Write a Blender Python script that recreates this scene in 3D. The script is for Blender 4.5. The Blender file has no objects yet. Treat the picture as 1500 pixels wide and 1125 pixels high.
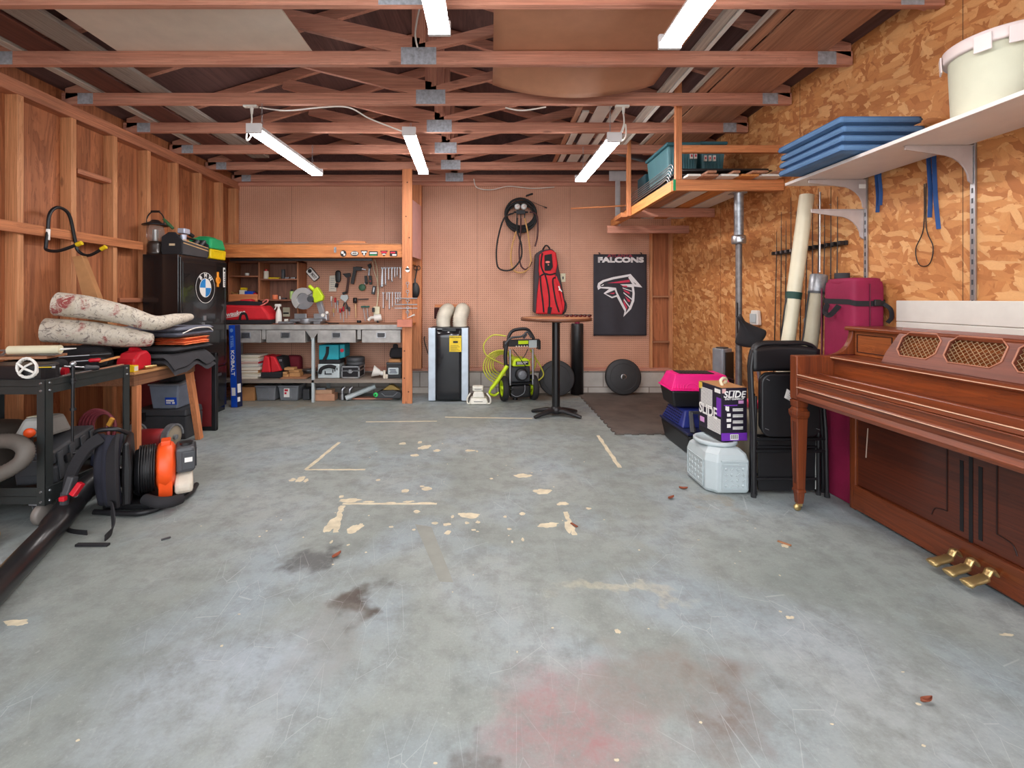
import bpy, math, random
from mathutils import Matrix, Vector, noise
random.seed(11)
R = math.radians
C = bpy.context.scene.collection
# ---- measured camera: focal length and vanishing point (pixels of the 1500x1125 frame), eye height in metres
K, VX, VY, H = 675.0, 718.0, 438.0, 1.23
def X(px, d): return (px - VX) / K * d
def Z(py, d): return H - (py - VY) / K * d
def F(px, py):
    d = H * K / (py - VY)
    return (X(px, d), d)

# ================= materials =================
def lin(c):
    out = []
    for v in c:
        v /= 255.0
        out.append(v / 12.92 if v <= .04045 else ((v + .055) / 1.055) ** 2.4)
    return (out[0], out[1], out[2], 1.0)

class NT:
    def __init__(s, name):
        s.m = bpy.data.materials.new(name); s.m.use_nodes = True
        s.t = s.m.node_tree; s.b = s.t.nodes['Principled BSDF']
    def n(s, kind, **kw):
        x = s.t.nodes.new('ShaderNode' + kind)
        for k, v in kw.items():
            if k.startswith('i_'):
                s.put(x.inputs[int(k[2:]) if k[2:].isdigit() else k[2:].replace('_', ' ')], v)
            else: setattr(x, k, v)
        return x
    def put(s, sock, v):
        if isinstance(v, bpy.types.NodeSocket): s.t.links.new(v, sock)
        elif isinstance(v, bpy.types.Node): s.t.links.new(v.outputs[0], sock)
        else: sock.default_value = v
    def math(s, op, a, b=None, c=None):
        x = s.t.nodes.new('ShaderNodeMath'); x.operation = op
        s.put(x.inputs[0], a)
        if b is not None: s.put(x.inputs[1], b)
        if c is not None: s.put(x.inputs[2], c)
        return x.outputs[0]
    def mix(s, f, a, b, blend='MIX'):
        x = s.t.nodes.new('ShaderNodeMix'); x.data_type = 'RGBA'; x.blend_type = blend
        s.put(x.inputs[0], f); s.put(x.inputs[6], a); s.put(x.inputs[7], b)
        return x.outputs[2]
    def ramp(s, f, stops):
        x = s.t.nodes.new('ShaderNodeValToRGB'); e = x.color_ramp.elements
        while len(e) < len(stops): e.new(.5)
        for i, (p, c) in enumerate(stops):
            e[i].position = p; e[i].color = c if len(c) == 4 else lin(c)
        s.put(x.inputs[0], f); return x.outputs[0]
    def coord(s, kind='Object', scale=(1, 1, 1), rot=(0, 0, 0), rnd=True):
        tc = s.n('TexCoord'); mp = s.n('Mapping')
        mp.inputs['Scale'].default_value = scale; mp.inputs['Rotation'].default_value = rot
        src = tc.outputs[kind]
        if rnd:
            oi = s.n('ObjectInfo'); va = s.n('VectorMath', operation='ADD')
            mu = s.math('MULTIPLY', oi.outputs['Random'], 7.3)
            s.put(va.inputs[0], src); s.put(va.inputs[1], mu); src = va.outputs[0]
        s.put(mp.inputs[0], src); return mp.outputs[0]
    def noise(s, vec, scale=5, detail=4, rough=.55, dist=0):
        x = s.n('TexNoise'); s.put(x.inputs['Vector'], vec)
        x.inputs['Scale'].default_value = scale; x.inputs['Detail'].default_value = detail
        x.inputs['Roughness'].default_value = rough; x.inputs['Distortion'].default_value = dist
        return x.outputs['Fac']
    def bump(s, h, strength=.2, dist=.01):
        x = s.n('Bump'); x.inputs['Strength'].default_value = strength; x.inputs['Distance'].default_value = dist
        s.put(x.inputs['Height'], h); s.put(s.b.inputs['Normal'], x.outputs[0])
    def base(s, c): s.put(s.b.inputs['Base Color'], c)
    def rough(s, v): s.put(s.b.inputs['Roughness'], v)

def mat(name, col, rough=.5, metal=0.0, var=.12, scale=9, bump=0, bscale=60, coat=0):
    t = NT(name); c = t.coord()
    n = t.noise(c, scale, 5)
    a = lin(col); k0, k1 = 1 - var, 1 + var
    lo = (a[0]*k0, a[1]*k0, a[2]*k0, 1); hi = (min(1, a[0]*k1), min(1, a[1]*k1), min(1, a[2]*k1), 1)
    t.base(t.ramp(n, [(.3, lo), (.7, hi)]))
    t.b.inputs['Metallic'].default_value = metal; t.rough(rough)
    if coat: t.b.inputs['Coat Weight'].default_value = coat
    if bump: t.bump(t.noise(c, bscale, 3), bump, .004)
    return t.m

def wood(name, c1, c2, axis='X', across=14, along=.9, rough=.6, dark=None, bump=.12, coat=0, ring=.6, knots=False):
    t = NT(name)
    sc = [across] * 3; sc['XYZ'.index(axis)] = along
    c = t.coord(scale=tuple(sc))
    n1 = t.noise(c, 1.0, 6, .6, 1.2)
    sc2 = [across * 9] * 3; sc2['XYZ'.index(axis)] = along * 3
    n2 = t.noise(t.coord(scale=tuple(sc2)), 1.0, 3, .6)
    big = t.noise(t.coord(), .9, 2)
    rg = t.math('FRACT', t.math('MULTIPLY', n1, 9.0))
    col = t.ramp(n1, [(.28, c2), (.5, c1), (.72, tuple(min(255, v * 1.08) for v in c1))])
    col = t.mix(t.math('MULTIPLY', t.math('POWER', rg, 3.0), ring), col, lin(c2))
    col = t.mix(t.math('MULTIPLY', t.ramp(n2, [(.35, (0, 0, 0)), (.75, (255, 255, 255))]), .55), col, lin(dark or tuple(v * .6 for v in c2)))
    col = t.mix(t.math('MULTIPLY', big, .35), col, lin(tuple(v * .8 for v in c1)))
    if knots:
        ks = [4.5] * 3; ks['XYZ'.index(axis)] = 1.6
        vo = t.n('TexVoronoi', feature='F1'); t.put(vo.inputs['Vector'], t.coord(scale=tuple(ks))); vo.inputs['Scale'].default_value = 1
        col = t.mix(t.ramp(vo.outputs['Distance'], [(.045, (200, 200, 200)), (.085, (0, 0, 0))]), col, lin((84, 42, 26)))
    t.base(col); t.rough(rough)
    if coat:
        t.b.inputs['Coat Weight'].default_value = coat; t.b.inputs['Coat Roughness'].default_value = .18
    if bump: t.bump(n2, bump, .003)
    return t.m

# ================= meshes =================
class MB:
    """collects shapes; built as ONE mesh. w=True: coordinates are world metres"""
    def __init__(s, w=False):
        s.w = w; s.v = []; s.f = []; s.mi = []; s.sm = []; s.m = 0; s.M = Matrix()
    def add(s, vs, fs, smooth=False):
        b = len(s.v)
        s.v.extend([tuple(s.M @ Vector(p)) for p in vs])
        for f in fs:
            s.f.append([b + i for i in f]); s.mi.append(s.m); s.sm.append(smooth)
        return s
    def box(s, x0, x1, y0, y1, z0, z1):
        vs = [(x, y, z) for x in (x0, x1) for y in (y0, y1) for z in (z0, z1)]
        return s.add(vs, [(0, 1, 3, 2), (4, 6, 7, 5), (0, 4, 5, 1), (2, 3, 7, 6), (0, 2, 6, 4), (1, 5, 7, 3)])
    def cbox(s, c, sz): return s.box(c[0]-sz[0]/2, c[0]+sz[0]/2, c[1]-sz[1]/2, c[1]+sz[1]/2, c[2]-sz[2]/2, c[2]+sz[2]/2)
    def taper(s, x0, x1, y0, y1, z0, z1, dx, dy):
        """box whose top is inset by dx, dy (negative: flares)"""
        vs = [(x0, y0, z0), (x1, y0, z0), (x1, y1, z0), (x0, y1, z0), (x0+dx, y0+dy, z1), (x1-dx, y0+dy, z1), (x1-dx, y1-dy, z1), (x0+dx, y1-dy, z1)]
        return s.add(vs, [(3, 2, 1, 0), (4, 5, 6, 7), (0, 1, 5, 4), (1, 2, 6, 5), (2, 3, 7, 6), (3, 0, 4, 7)])
    def beam(s, p0, p1, w, h, up=(0, 0, 1)):
        p0 = Vector(p0); p1 = Vector(p1); d = (p1 - p0).normalized(); u = Vector(up)
        a = d.cross(u).normalized(); b = a.cross(d).normalized()
        a *= w / 2; b *= h / 2
        vs = [p + i * a + j * b for p in (p0, p1) for i, j in ((-1, -1), (1, -1), (1, 1), (-1, 1))]
        return s.add(vs, [(3, 2, 1, 0), (4, 5, 6, 7), (0, 1, 5, 4), (1, 2, 6, 5), (2, 3, 7, 6), (3, 0, 4, 7)])
    def tube(s, pts, r, n=10, closed=False, caps=True, flat=1.0, up=None, smooth=True):
        pts = [Vector(p) for p in pts]; N = len(pts)
        rs = list(r) if isinstance(r, (list, tuple)) else [r] * N
        vs = []; fr = None
        for i, p in enumerate(pts):
            if closed: d = pts[(i+1) % N] - pts[i-1]
            else: d = pts[min(i+1, N-1)] - pts[max(i-1, 0)]
            d = d.normalized() if d.length > 1e-9 else Vector((0, 0, 1))
            if up is not None: a = d.cross(Vector(up))
            elif fr is None: a = d.cross(Vector((0, 0, 1)) if abs(d.z) < .9 else Vector((1, 0, 0)))
            else: a = fr - d * fr.dot(d)
            if a.length < 1e-6: a = d.orthogonal()
            a.normalize(); fr = a; b = d.cross(a)
            for k in range(n):
                t = 2 * math.pi * k / n
                vs.append(p + a * (math.cos(t) * rs[i]) + b * (math.sin(t) * rs[i] * flat))
        fs = []
        for i in range(N if closed else N - 1):
            j = (i + 1) % N
            for k in range(n):
                k2 = (k + 1) % n
                fs.append((i*n+k, j*n+k, j*n+k2, i*n+k2))
        s.add(vs, fs, smooth)
        if caps and not closed:
            s.add(vs[:n], [tuple(range(n))]); s.add(vs[-n:], [tuple(range(n-1, -1, -1))])
        return s
    def cyl(s, p0, p1, r, r1=None, n=20, caps=True, smooth=True):
        return s.tube([p0, p1], [r, r if r1 is None else r1], n, caps=caps, smooth=smooth)
    def lathe(s, prof, c=(0, 0, 0), n=28, axis='Z', smooth=True, arc=None):
        """prof: (radius, height) pairs from bottom to top"""
        A = {'Z': Matrix(), 'X': Matrix.Rotation(R(90), 4, 'Y'), 'Y': Matrix.Rotation(R(-90), 4, 'X')}[axis] if isinstance(axis, str) else axis
        T = Matrix.Translation(Vector(c)) @ A; m = len(prof); vs = []; fs = []
        for k in range(n):
            t = 2 * math.pi * k / n
            for r, z in prof: vs.append(T @ Vector((r * math.cos(t), r * math.sin(t), z)))
        for k in range(n):
            k2 = (k + 1) % n
            for i in range(m - 1):
                f = [k*m+i, k2*m+i, k2*m+i+1, k*m+i+1]
                fs.append(tuple(f))
        return s.add(vs, fs, smooth)
    def prism(s, poly, a0, a1, plane='XZ', taper=1.0):
        """poly in PLANE, extruded along the remaining axis from a0 to a1"""
        def P(u, v, w): return {'XZ': (u, w, v), 'XY': (u, v, w), 'YZ': (w, u, v)}[plane]
        n = len(poly); cu = sum(p[0] for p in poly) / n; cv = sum(p[1] for p in poly) / n
        vs = [P(u, v, a0) for u, v in poly] + [P(cu + (u-cu)*taper, cv + (v-cv)*taper, a1) for u, v in poly]
        return s.add(vs, [tuple(range(n)), tuple(range(2*n-1, n-1, -1))] + [(i, n+i, n+(i+1) % n, (i+1) % n) for i in range(n)])
    def ball(s, c, r, nu=16, nv=10):
        r = (r, r, r) if not isinstance(r, (tuple, list)) else r
        vs = [(c[0], c[1], c[2]-r[2])]; fs = []
        for j in range(1, nv):
            p = -math.pi/2 + math.pi * j / nv
            for i in range(nu):
                t = 2 * math.pi * i / nu
                vs.append((c[0] + r[0]*math.cos(p)*math.cos(t), c[1] + r[1]*math.cos(p)*math.sin(t), c[2] + r[2]*math.sin(p)))
        vs.append((c[0], c[1], c[2]+r[2])); top = len(vs) - 1
        for i in range(nu):
            i2 = (i + 1) % nu
            fs.append((0, 1+i2, 1+i)); fs.append((top, 1+(nv-2)*nu+i, 1+(nv-2)*nu+i2))
            for j in range(nv - 2): fs.append((1+j*nu+i, 1+j*nu+i2, 1+(j+1)*nu+i2, 1+(j+1)*nu+i))
        return s.add(vs, fs, True)
    def soft(s, c, sz, e=.35, amp=0, seed=0, nu=28, nv=14, f=9):
        """pillow-like rounded block (superellipsoid), optionally crumpled"""
        def sp(v, p): return math.copysign(abs(v) ** p, v)
        vs = []; fs = []
        for j in range(nv + 1):
            p = -math.pi/2 + math.pi * j / nv
            for i in range(nu):
                t = 2 * math.pi * i / nu
                q = Vector((sp(math.cos(p), e)*sp(math.cos(t), e), sp(math.cos(p), e)*sp(math.sin(t), e), sp(math.sin(p), e)))
                q = Vector((q.x*sz[0]/2, q.y*sz[1]/2, q.z*sz[2]/2))
                if amp:
                    w = noise.noise(q * f + Vector((seed, seed*.7, 0))); q *= 1 + amp * w
                vs.append((c[0]+q.x, c[1]+q.y, c[2]+q.z))
        for j in range(nv):
            for i in range(nu):
                i2 = (i + 1) % nu
                fs.append((j*nu+i, j*nu+i2, (j+1)*nu+i2, (j+1)*nu+i))
        return s.add(vs, fs, True)
    def grid(s, fn, nu, nv, thick=0, smooth=True):
        """fn(u,v) -> point; thick gives the sheet a back side"""
        vs = [Vector(fn(i/nu, j/nv)) for j in range(nv+1) for i in range(nu+1)]
        W = nu + 1; fs = [(j*W+i, j*W+i+1, (j+1)*W+i+1, (j+1)*W+i) for j in range(nv) for i in range(nu)]
        if thick:
            nr = [Vector() for _ in vs]
            for f in fs:
                q = (vs[f[1]]-vs[f[0]]).cross(vs[f[3]]-vs[f[0]])
                for i in f: nr[i] += q
            nb = len(vs); vs = vs + [p - (q.normalized() if q.length else q) * thick for p, q in zip(vs, nr)]
            fs = fs + [tuple(nb+i for i in reversed(f)) for f in fs]
            rim = [i for i in range(W)] + [j*W+nu for j in range(1, nv+1)] + [nv*W+i for i in range(nu-1, -1, -1)] + [j*W for j in range(nv-1, 0, -1)]
            for a, b in zip(rim, rim[1:] + rim[:1]): fs.append((b, a, nb+a, nb+b))
        return s.add(vs, fs, smooth)
    def text(s, body, size, M, ext=.0006, align='CENTER', sx=1.0, shear=0):
        cu = bpy.data.curves.new('t', 'FONT'); cu.body = body; cu.size = size; cu.extrude = ext; cu.align_x = align; cu.align_y = 'CENTER'
        cu.shear = shear; cu.resolution_u = 3; cu.offset = size * .022
        ob = bpy.data.objects.new('t', cu); me = ob.to_mesh()
        old = s.M; s.M = old @ M @ Matrix.Diagonal((sx, 1, 1, 1))
        s.add([v.co[:] for v in me.vertices], [tuple(p.vertices) for p in me.polygons])
        s.M = old; ob.to_mesh_clear(); bpy.data.objects.remove(ob); bpy.data.curves.remove(cu)
        return s

def frame(o, right, up):
    """matrix with local x along RIGHT, local y along UP (for lettering on a surface)"""
    x = Vector(right).normalized(); y = Vector(up); y = (y - x * y.dot(x)).normalized(); z = x.cross(y)
    return Matrix(((x.x, y.x, z.x, o[0]), (x.y, y.y, z.y, o[1]), (x.z, y.z, z.z, o[2]), (0, 0, 0, 1)))

ROOTM = {}
def _root(o):
    while o.parent: o = o.parent
    return o
def mesh_obj(name, mb, mats, M=None):
    me = bpy.data.meshes.new(name)
    vs = [Vector(p) for p in mb.v]
    if M is not None: vs = [M @ p for p in vs]
    me.from_pydata([p[:] for p in vs], [], mb.f)
    for m in (mats if isinstance(mats, (list, tuple)) else [mats]): me.materials.append(m)
    me.polygons.foreach_set('material_index', mb.mi); me.polygons.foreach_set('use_smooth', mb.sm)
    me.update()
    import bmesh
    b = bmesh.new(); b.from_mesh(me); bmesh.ops.recalc_face_normals(b, faces=b.faces[:]); b.to_mesh(me); b.free()
    return bpy.data.objects.new(name, me)
def mods(o, bevel, sub):
    if bevel:
        m = o.modifiers.new('bevel', 'BEVEL'); m.width = bevel; m.segments = 2; m.limit_method = 'ANGLE'; m.angle_limit = R(40)
        m.harden_normals = False
    if sub:
        m = o.modifiers.new('sub', 'SUBSURF'); m.levels = sub; m.render_levels = sub
def props(o, label, cat, group=None, kind=None):
    if label: o['label'] = label
    if cat: o['category'] = cat
    if group: o['group'] = group
    if kind: o['kind'] = kind
def thing(name, label, cat, loc=(0, 0, 0), rz=0, group=None, kind=None):
    o = bpy.data.objects.new(name, None); C.objects.link(o); o.empty_display_size = .1
    o.location = loc; o.rotation_euler = (0, 0, rz)
    ROOTM[o] = Matrix.Translation(Vector(loc)) @ Matrix.Rotation(rz, 4, 'Z')
    props(o, label, cat, group, kind); return o
def P(parent, name, mb, mats, bevel=0, sub=0, label=None, kind=None):
    """a part (or, under a part, a sub-part)"""
    M = ROOTM[_root(parent)].inverted() if mb.w else None
    o = mesh_obj(name, mb, mats, M); C.objects.link(o); o.parent = parent
    if label: o['label'] = label
    if kind: o['kind'] = kind
    mods(o, bevel, sub); return o
def S(name, label, cat, mb, mats, loc=(0, 0, 0), rz=0, group=None, kind=None, bevel=0, sub=0):
    """a thing that is one mesh (may still get parts as children)"""
    if mb.w:
        xs = [p[0] for p in mb.v]; ys = [p[1] for p in mb.v]; zs = [p[2] for p in mb.v]
        loc = ((min(xs)+max(xs))/2, (min(ys)+max(ys))/2, min(zs))
        o = mesh_obj(name, mb, mats, Matrix.Translation(-Vector(loc)))
        ROOTM[o] = Matrix.Translation(Vector(loc)); o.location = loc
    else:
        o = mesh_obj(name, mb, mats); o.location = loc; o.rotation_euler = (0, 0, rz)
        ROOTM[o] = Matrix.Translation(Vector(loc)) @ Matrix.Rotation(rz, 4, 'Z')
    C.objects.link(o); props(o, label, cat, group, kind); mods(o, bevel, sub); return o
def dup(o, loc=None, rot=None, label=None, group=None, parent=None):
    c = o.copy(); C.objects.link(c)
    if parent is not None: c.parent = parent
    else:
        if loc is not None: c.location = loc
        if rot is not None: c.rotation_euler = rot
        if label: c['label'] = label
        if group: c['group'] = group
    for ch in [q for q in bpy.data.objects if q.parent is o]: dup(ch, parent=c)
    return c
def spline(pts, n=8, closed=False):
    """Catmull-Rom through pts"""
    P_ = [Vector(p) for p in pts]; N = len(P_); out = []
    for i in range(N if closed else N - 1):
        g = lambda k: P_[k % N] if closed else P_[max(0, min(N-1, k))]
        a, b, c, d = g(i-1), g(i), g(i+1), g(i+2)
        for k in range(n):
            t = k / n
            out.append(.5*((2*b) + (c-a)*t + (2*a-5*b+4*c-d)*t*t + (3*b-a-3*c+d)*t**3))
    if not closed: out.append(P_[-1])
    return out
def circ(c, r, n=24, plane='XZ', a0=0, a1=360, ry=None):
    out = []
    ry = ry or r; full = abs(a1 - a0) >= 360
    for k in range(n if full else n + 1):
        t = R(a0 + (a1 - a0) * k / n); u = r * math.cos(t); v = ry * math.sin(t)
        out.append({'XZ': (c[0]+u, c[1], c[2]+v), 'XY': (c[0]+u, c[1]+v, c[2]), 'YZ': (c[0], c[1]+u, c[2]+v)}[plane])
    return out
def disc(u, v, r, n=24, ry=None): return [(u + r*math.cos(2*math.pi*k/n), v + (ry or r)*math.sin(2*math.pi*k/n)) for k in range(n)]
def rrect(u0, u1, v0, v1, r, n=4):
    out = []
    for cu, cv, a in ((u1-r, v0+r, -90), (u1-r, v1-r, 0), (u0+r, v1-r, 90), (u0+r, v0+r, 180)):
        for k in range(n + 1):
            t = R(a + 90 * k / n); out.append((cu + r*math.cos(t), cv + r*math.sin(t)))
    return out

# ---- shared materials
M = {}
M['black'] = mat('black_plastic', (26, 26, 29), .42)
M['blackm'] = mat('black_metal', (30, 31, 34), .35, .3)
M['rubber'] = mat('black_rubber', (34, 34, 36), .75, bump=.15, bscale=200)
M['cart'] = mat('cart_steel', (58, 62, 62), .38, .4, bump=.08, bscale=150)
M['darkgrey'] = mat('dark_grey_plastic', (62, 64, 68), .5)
M['grey'] = mat('grey_plastic', (120, 124, 130), .5)
M['lgrey'] = mat('light_grey_plastic', (184, 195, 198), .42, var=.05)
M['white'] = mat('white_plastic', (228, 226, 220), .45, var=.05)
M['cream'] = mat('cream_plastic', (226, 220, 190), .45, var=.06)
M['steel'] = mat('brushed_steel', (176, 178, 182), .32, .9)
M['galv'] = mat('galvanised_steel', (150, 154, 160), .45, .75, var=.3, scale=30)
M['brass'] = mat('brass', (206, 178, 122), .35, .85)
M['red'] = mat('red_fabric', (206, 30, 42), .7, bump=.2, bscale=120)
M['redp'] = mat('red_plastic', (190, 22, 40), .4)
M['blackf'] = mat('black_fabric', (30, 29, 33), .85, bump=.25, bscale=160)
M['maroon'] = mat('maroon_fabric', (134, 18, 62), .7, var=.18, scale=5, bump=.3, bscale=40)
M['blue'] = mat('blue_plastic', (20, 74, 190), .4)
M['navy'] = mat('navy_plastic', (22, 30, 66), .5)
M['yellow'] = mat('yellow_plastic', (228, 196, 20), .45)
M['lime'] = mat('lime_plastic', (196, 224, 24), .45)
M['limeh'] = mat('yellow_green_hose', (206, 206, 70), .5)
M['green'] = mat('green_plastic', (26, 158, 100), .45)
M['orange'] = mat('orange_plastic', (240, 84, 28), .42)
M['pink'] = mat('pink_plastic', (236, 24, 130), .42, var=.06)
M['teal'] = mat('teal_fabric', (30, 150, 165), .65)
M['tote'] = mat('teal_tote', (78, 128, 138), .5, var=.08)
M['card'] = mat('cardboard', (178, 128, 82), .8)
M['paper'] = mat('paper', (222, 214, 198), .8, var=.06)
M['ink'] = mat('black_ink', (22, 22, 26), .6)
M['wht'] = mat('white_print', (236, 234, 230), .6, var=.03)
M['redink'] = mat('red_print', (200, 36, 60), .6)
M['purple'] = mat('purple_print', (112, 44, 168), .55)
# ================= camera =================
cam = bpy.data.cameras.new('camera'); co = bpy.data.objects.new('camera', cam); C.objects.link(co)
co.location = (0, 0, H); co.rotation_euler = (R(90), 0, 0)
cam.sensor_width = 36; cam.lens = 36 * K / 1500; cam.shift_x = (750 - VX) / 1500; cam.shift_y = -(562.5 - VY) / 1500
cam.clip_start = .02
bpy.context.scene.camera = co

# ================= room =================
XL, XLS, XR, YB, ZC = -3.39, -3.30, 2.38, 6.06, 2.762       # sheathing, stud face, right wall, back wall, chord underside
Y0 = -.6                                                    # door opening behind the viewer
XC = -.467                                                  # ridge line
def struct(name, mb, m, bevel=0): return S(name, None, None, mb, m, kind='structure', bevel=bevel)

def floor_mat():
    t = NT('painted_concrete_floor')
    tc = t.n('TexCoord'); pos = tc.outputs['Object']
    n1 = t.noise(pos, .9, 6, .6); n2 = t.noise(pos, 8, 8, .72); n3 = t.noise(pos, 34, 6, .7); n4 = t.noise(pos, 1.7, 4, .5, .6)
    col = t.ramp(n1, [(.3, (122, 131, 127)), (.5, (143, 151, 147)), (.72, (164, 170, 170))])
    col = t.mix(t.ramp(n4, [(.46, (0, 0, 0)), (.66, (190, 190, 190))]), col, lin((150, 166, 178)))
    col = t.mix(t.ramp(n2, [(.36, (200, 200, 200)), (.55, (0, 0, 0))]), col, lin((114, 119, 116)))
    n5 = t.noise(pos, 110, 4, .7)
    col = t.mix(t.ramp(n5, [(.3, (120, 120, 120)), (.5, (0, 0, 0))]), col, lin((104, 108, 106)))
    col = t.mix(t.ramp(n5, [(.58, (0, 0, 0)), (.74, (150, 150, 150))]), col, lin((192, 196, 196)))
    col = t.mix(t.ramp(n3, [(.60, (0, 0, 0)), (.76, (150, 150, 150))]), col, lin((200, 202, 198)))
    col = t.mix(t.ramp(n3, [(.22, (130, 130, 130)), (.36, (0, 0, 0))]), col, lin((86, 86, 82)))
    wob = t.n('TexNoise'); t.put(wob.inputs['Vector'], pos); wob.inputs['Scale'].default_value = 6; wob.inputs['Detail'].default_value = 5
    off = t.n('VectorMath', operation='SUBTRACT'); t.put(off.inputs[0], wob.outputs['Color']); off.inputs[1].default_value = (.5, .5, .5)
    sc = t.n('VectorMath', operation='SCALE'); t.put(sc.inputs[0], off.outputs[0]); sc.inputs['Scale'].default_value = .5
    wp = t.n('VectorMath', operation='ADD'); t.put(wp.inputs[0], pos); t.put(wp.inputs[1], sc.outputs[0])
    def stain(px, py, rx, ry, c, k, edge=.45, grain=(.34, .62)):
        """a worn or spilled patch with its own ragged outline"""
        nonlocal col
        x, y = F(px, py)
        s1 = t.n('VectorMath', operation='SUBTRACT'); t.put(s1.inputs[0], wp.outputs[0]); s1.inputs[1].default_value = (x, y, 0)
        s2 = t.n('VectorMath', operation='MULTIPLY'); t.put(s2.inputs[0], s1.outputs[0]); s2.inputs[1].default_value = (1/rx, 1/ry, 0)
        ln = t.n('VectorMath', operation='LENGTH'); t.put(ln.inputs[0], s2.outputs[0])
        mr = t.n('MapRange'); mr.interpolation_type = 'SMOOTHSTEP'; t.put(mr.inputs[0], ln.outputs['Value'])
        mr.inputs[1].default_value = 1; mr.inputs[2].default_value = edge; mr.inputs[3].default_value = 0; mr.inputs[4].default_value = k
        f = mr.outputs[0]
        if grain: f = t.math('MULTIPLY', f, t.ramp(t.math('ADD', t.math('MULTIPLY', n2, .6), t.math('MULTIPLY', n3, .4)), [(grain[0], (30, 30, 30)), (grain[1], (255, 255, 255))]))
        col = t.mix(f, col, lin(c))
    stain(525, 882, .13, .16, (72, 64, 58), 1.0, .35, (.2, .46))                      # dark oil spill
    stain(455, 822, .10, .22, (84, 86, 86), .9, .4, (.3, .52))
    stain(840, 1075, .34, .34, (158, 104, 108), .8, .1)                     # red primer showing through
    stain(990, 1000, .36, .22, (126, 116, 110), .7)
    stain(1075, 1050, .14, .2, (112, 100, 92), .7)
    stain(705, 1120, .1, .1, (80, 66, 62), .8)
    stain(480, 930, .18, .3, (132, 130, 124), .6)
    stain(900, 868, .3, .07, (184, 178, 156), .8, .4)
    stain(300, 1000, .5, .4, (164, 174, 184), .7, .2)
    stain(600, 620, 1.4, .8, (132, 134, 126), .6, .2)
    stain(180, 760, .6, .5, (150, 152, 148), .5, .2)
    stain(1270, 1000, .5, .6, (172, 178, 182), .6, .2)
    stain(1060, 740, .14, .14, (140, 128, 104), .7)
    stain(740, 578, 1.5, .40, (136, 114, 92), 1.0, .55)                      # dirt along the back wall
    stain(420, 590, 1.2, .3, (136, 122, 102), .9, .5)
    # long scratches
    vo = t.n('TexVoronoi', feature='DISTANCE_TO_EDGE'); mp = t.n('Mapping'); t.put(mp.inputs[0], pos)
    mp.inputs['Scale'].default_value = (2.2, .7, 1); mp.inputs['Rotation'].default_value = (0, 0, R(-38)); t.put(vo.inputs['Vector'], mp.outputs[0])
    sm = t.math('MULTIPLY', t.ramp(vo.outputs['Distance'], [(.0, (255, 255, 255)), (.006, (0, 0, 0))]), t.ramp(n4, [(.42, (0, 0, 0)), (.55, (170, 170, 170))]))
    col = t.mix(sm, col, lin((200, 204, 206)))
    t.base(col)
    t.rough(t.ramp(n2, [(.3, (214, 214, 214)), (.7, (180, 180, 180))]))
    t.bump(n3, .12, .003)
    return t.m
FL = struct('floor', MB().box(XL-.1, XR+.1, Y0, YB+.1, -.12, 0), floor_mat())
# bare spots where the floor paint has lifted, and old tape residue
def blob(cx, cy, rx, ry, seed, n=22, rot=0, amp=.45):
    out = []
    for k in range(n):
        t = 2*math.pi*k/n
        w = 1 + amp * noise.noise(Vector((math.cos(t)*1.6 + seed*3.1, math.sin(t)*1.6, seed*1.7))) + .2*noise.noise(Vector((math.cos(t)*5, math.sin(t)*5, seed)))
        u, v = rx*w*math.cos(t), ry*w*math.sin(t)
        out.append((cx + u*math.cos(rot) - v*math.sin(rot), cy + u*math.sin(rot) + v*math.cos(rot)))
    return out
pt = MB()
chips = [(765,697,17,4),(795,720,20,6),(825,738,12,4),(688,755,22,5),(518,775,14,9),(490,765,12,16),(515,733,20,5),(625,716,12,4),(594,719,9,4),
         (440,702,7,5),(428,703,5,3),(448,704,4,3),(800,770,20,5),(832,772,6,10),(655,768,9,3),(656,780,6,4),(684,766,4,2),(607,667,9,3),(622,655,10,4),(640,660,7,2),(615,648,4,2),
         (688,660,10,2),(590,650,6,2),(25,912,24,7),(598,735,10,2),(572,737,14,2),(540,735,12,1.6),(625,737,16,1.8),(740,757,3,2),(746,775,4,1.6),(700,765,4,2),(606,776,3,1.5),
         (1475,930,14,3),(1150,800,7,3),(905,925,5,4),(1157,460+445,8,3)]
for i, (px, py, w, h) in enumerate(chips):
    x, y = F(px, py); d = H*K/(py-VY)
    rx = w*.8/K*d; ry = (F(px, py-h)[1] - F(px, py+h)[1]) / 2 * .8
    for j in range(1 if w < 8 else 3):
        ox = 0 if j == 0 else random.uniform(-.7, .7)*rx; oy = 0 if j == 0 else random.uniform(-.7, .7)*ry; s_ = 1 if j == 0 else .45
        if w >= 8 and j == 0: s_ = .8
        pt.prism(blob(x+ox, y+oy, rx*s_, ry*s_, i + j*.37), .0002 + j*.0002, .0012 + j*.0002, 'XY')
for i in range(26):
    x, y = F(random.uniform(470, 870), random.uniform(640, 800))
    pt.prism(blob(x, y, random.uniform(.004, .02), random.uniform(.004, .02), i*.9, 10), .0002, .0010, 'XY')
for i in range(60):
    x, y = random.uniform(-1.6, 1.6), random.uniform(1.15, 4)
    pt.prism(blob(x, y, random.uniform(.002, .007), random.uniform(.002, .006), i*.7, 8), .0002, .0010, 'XY')
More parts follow.
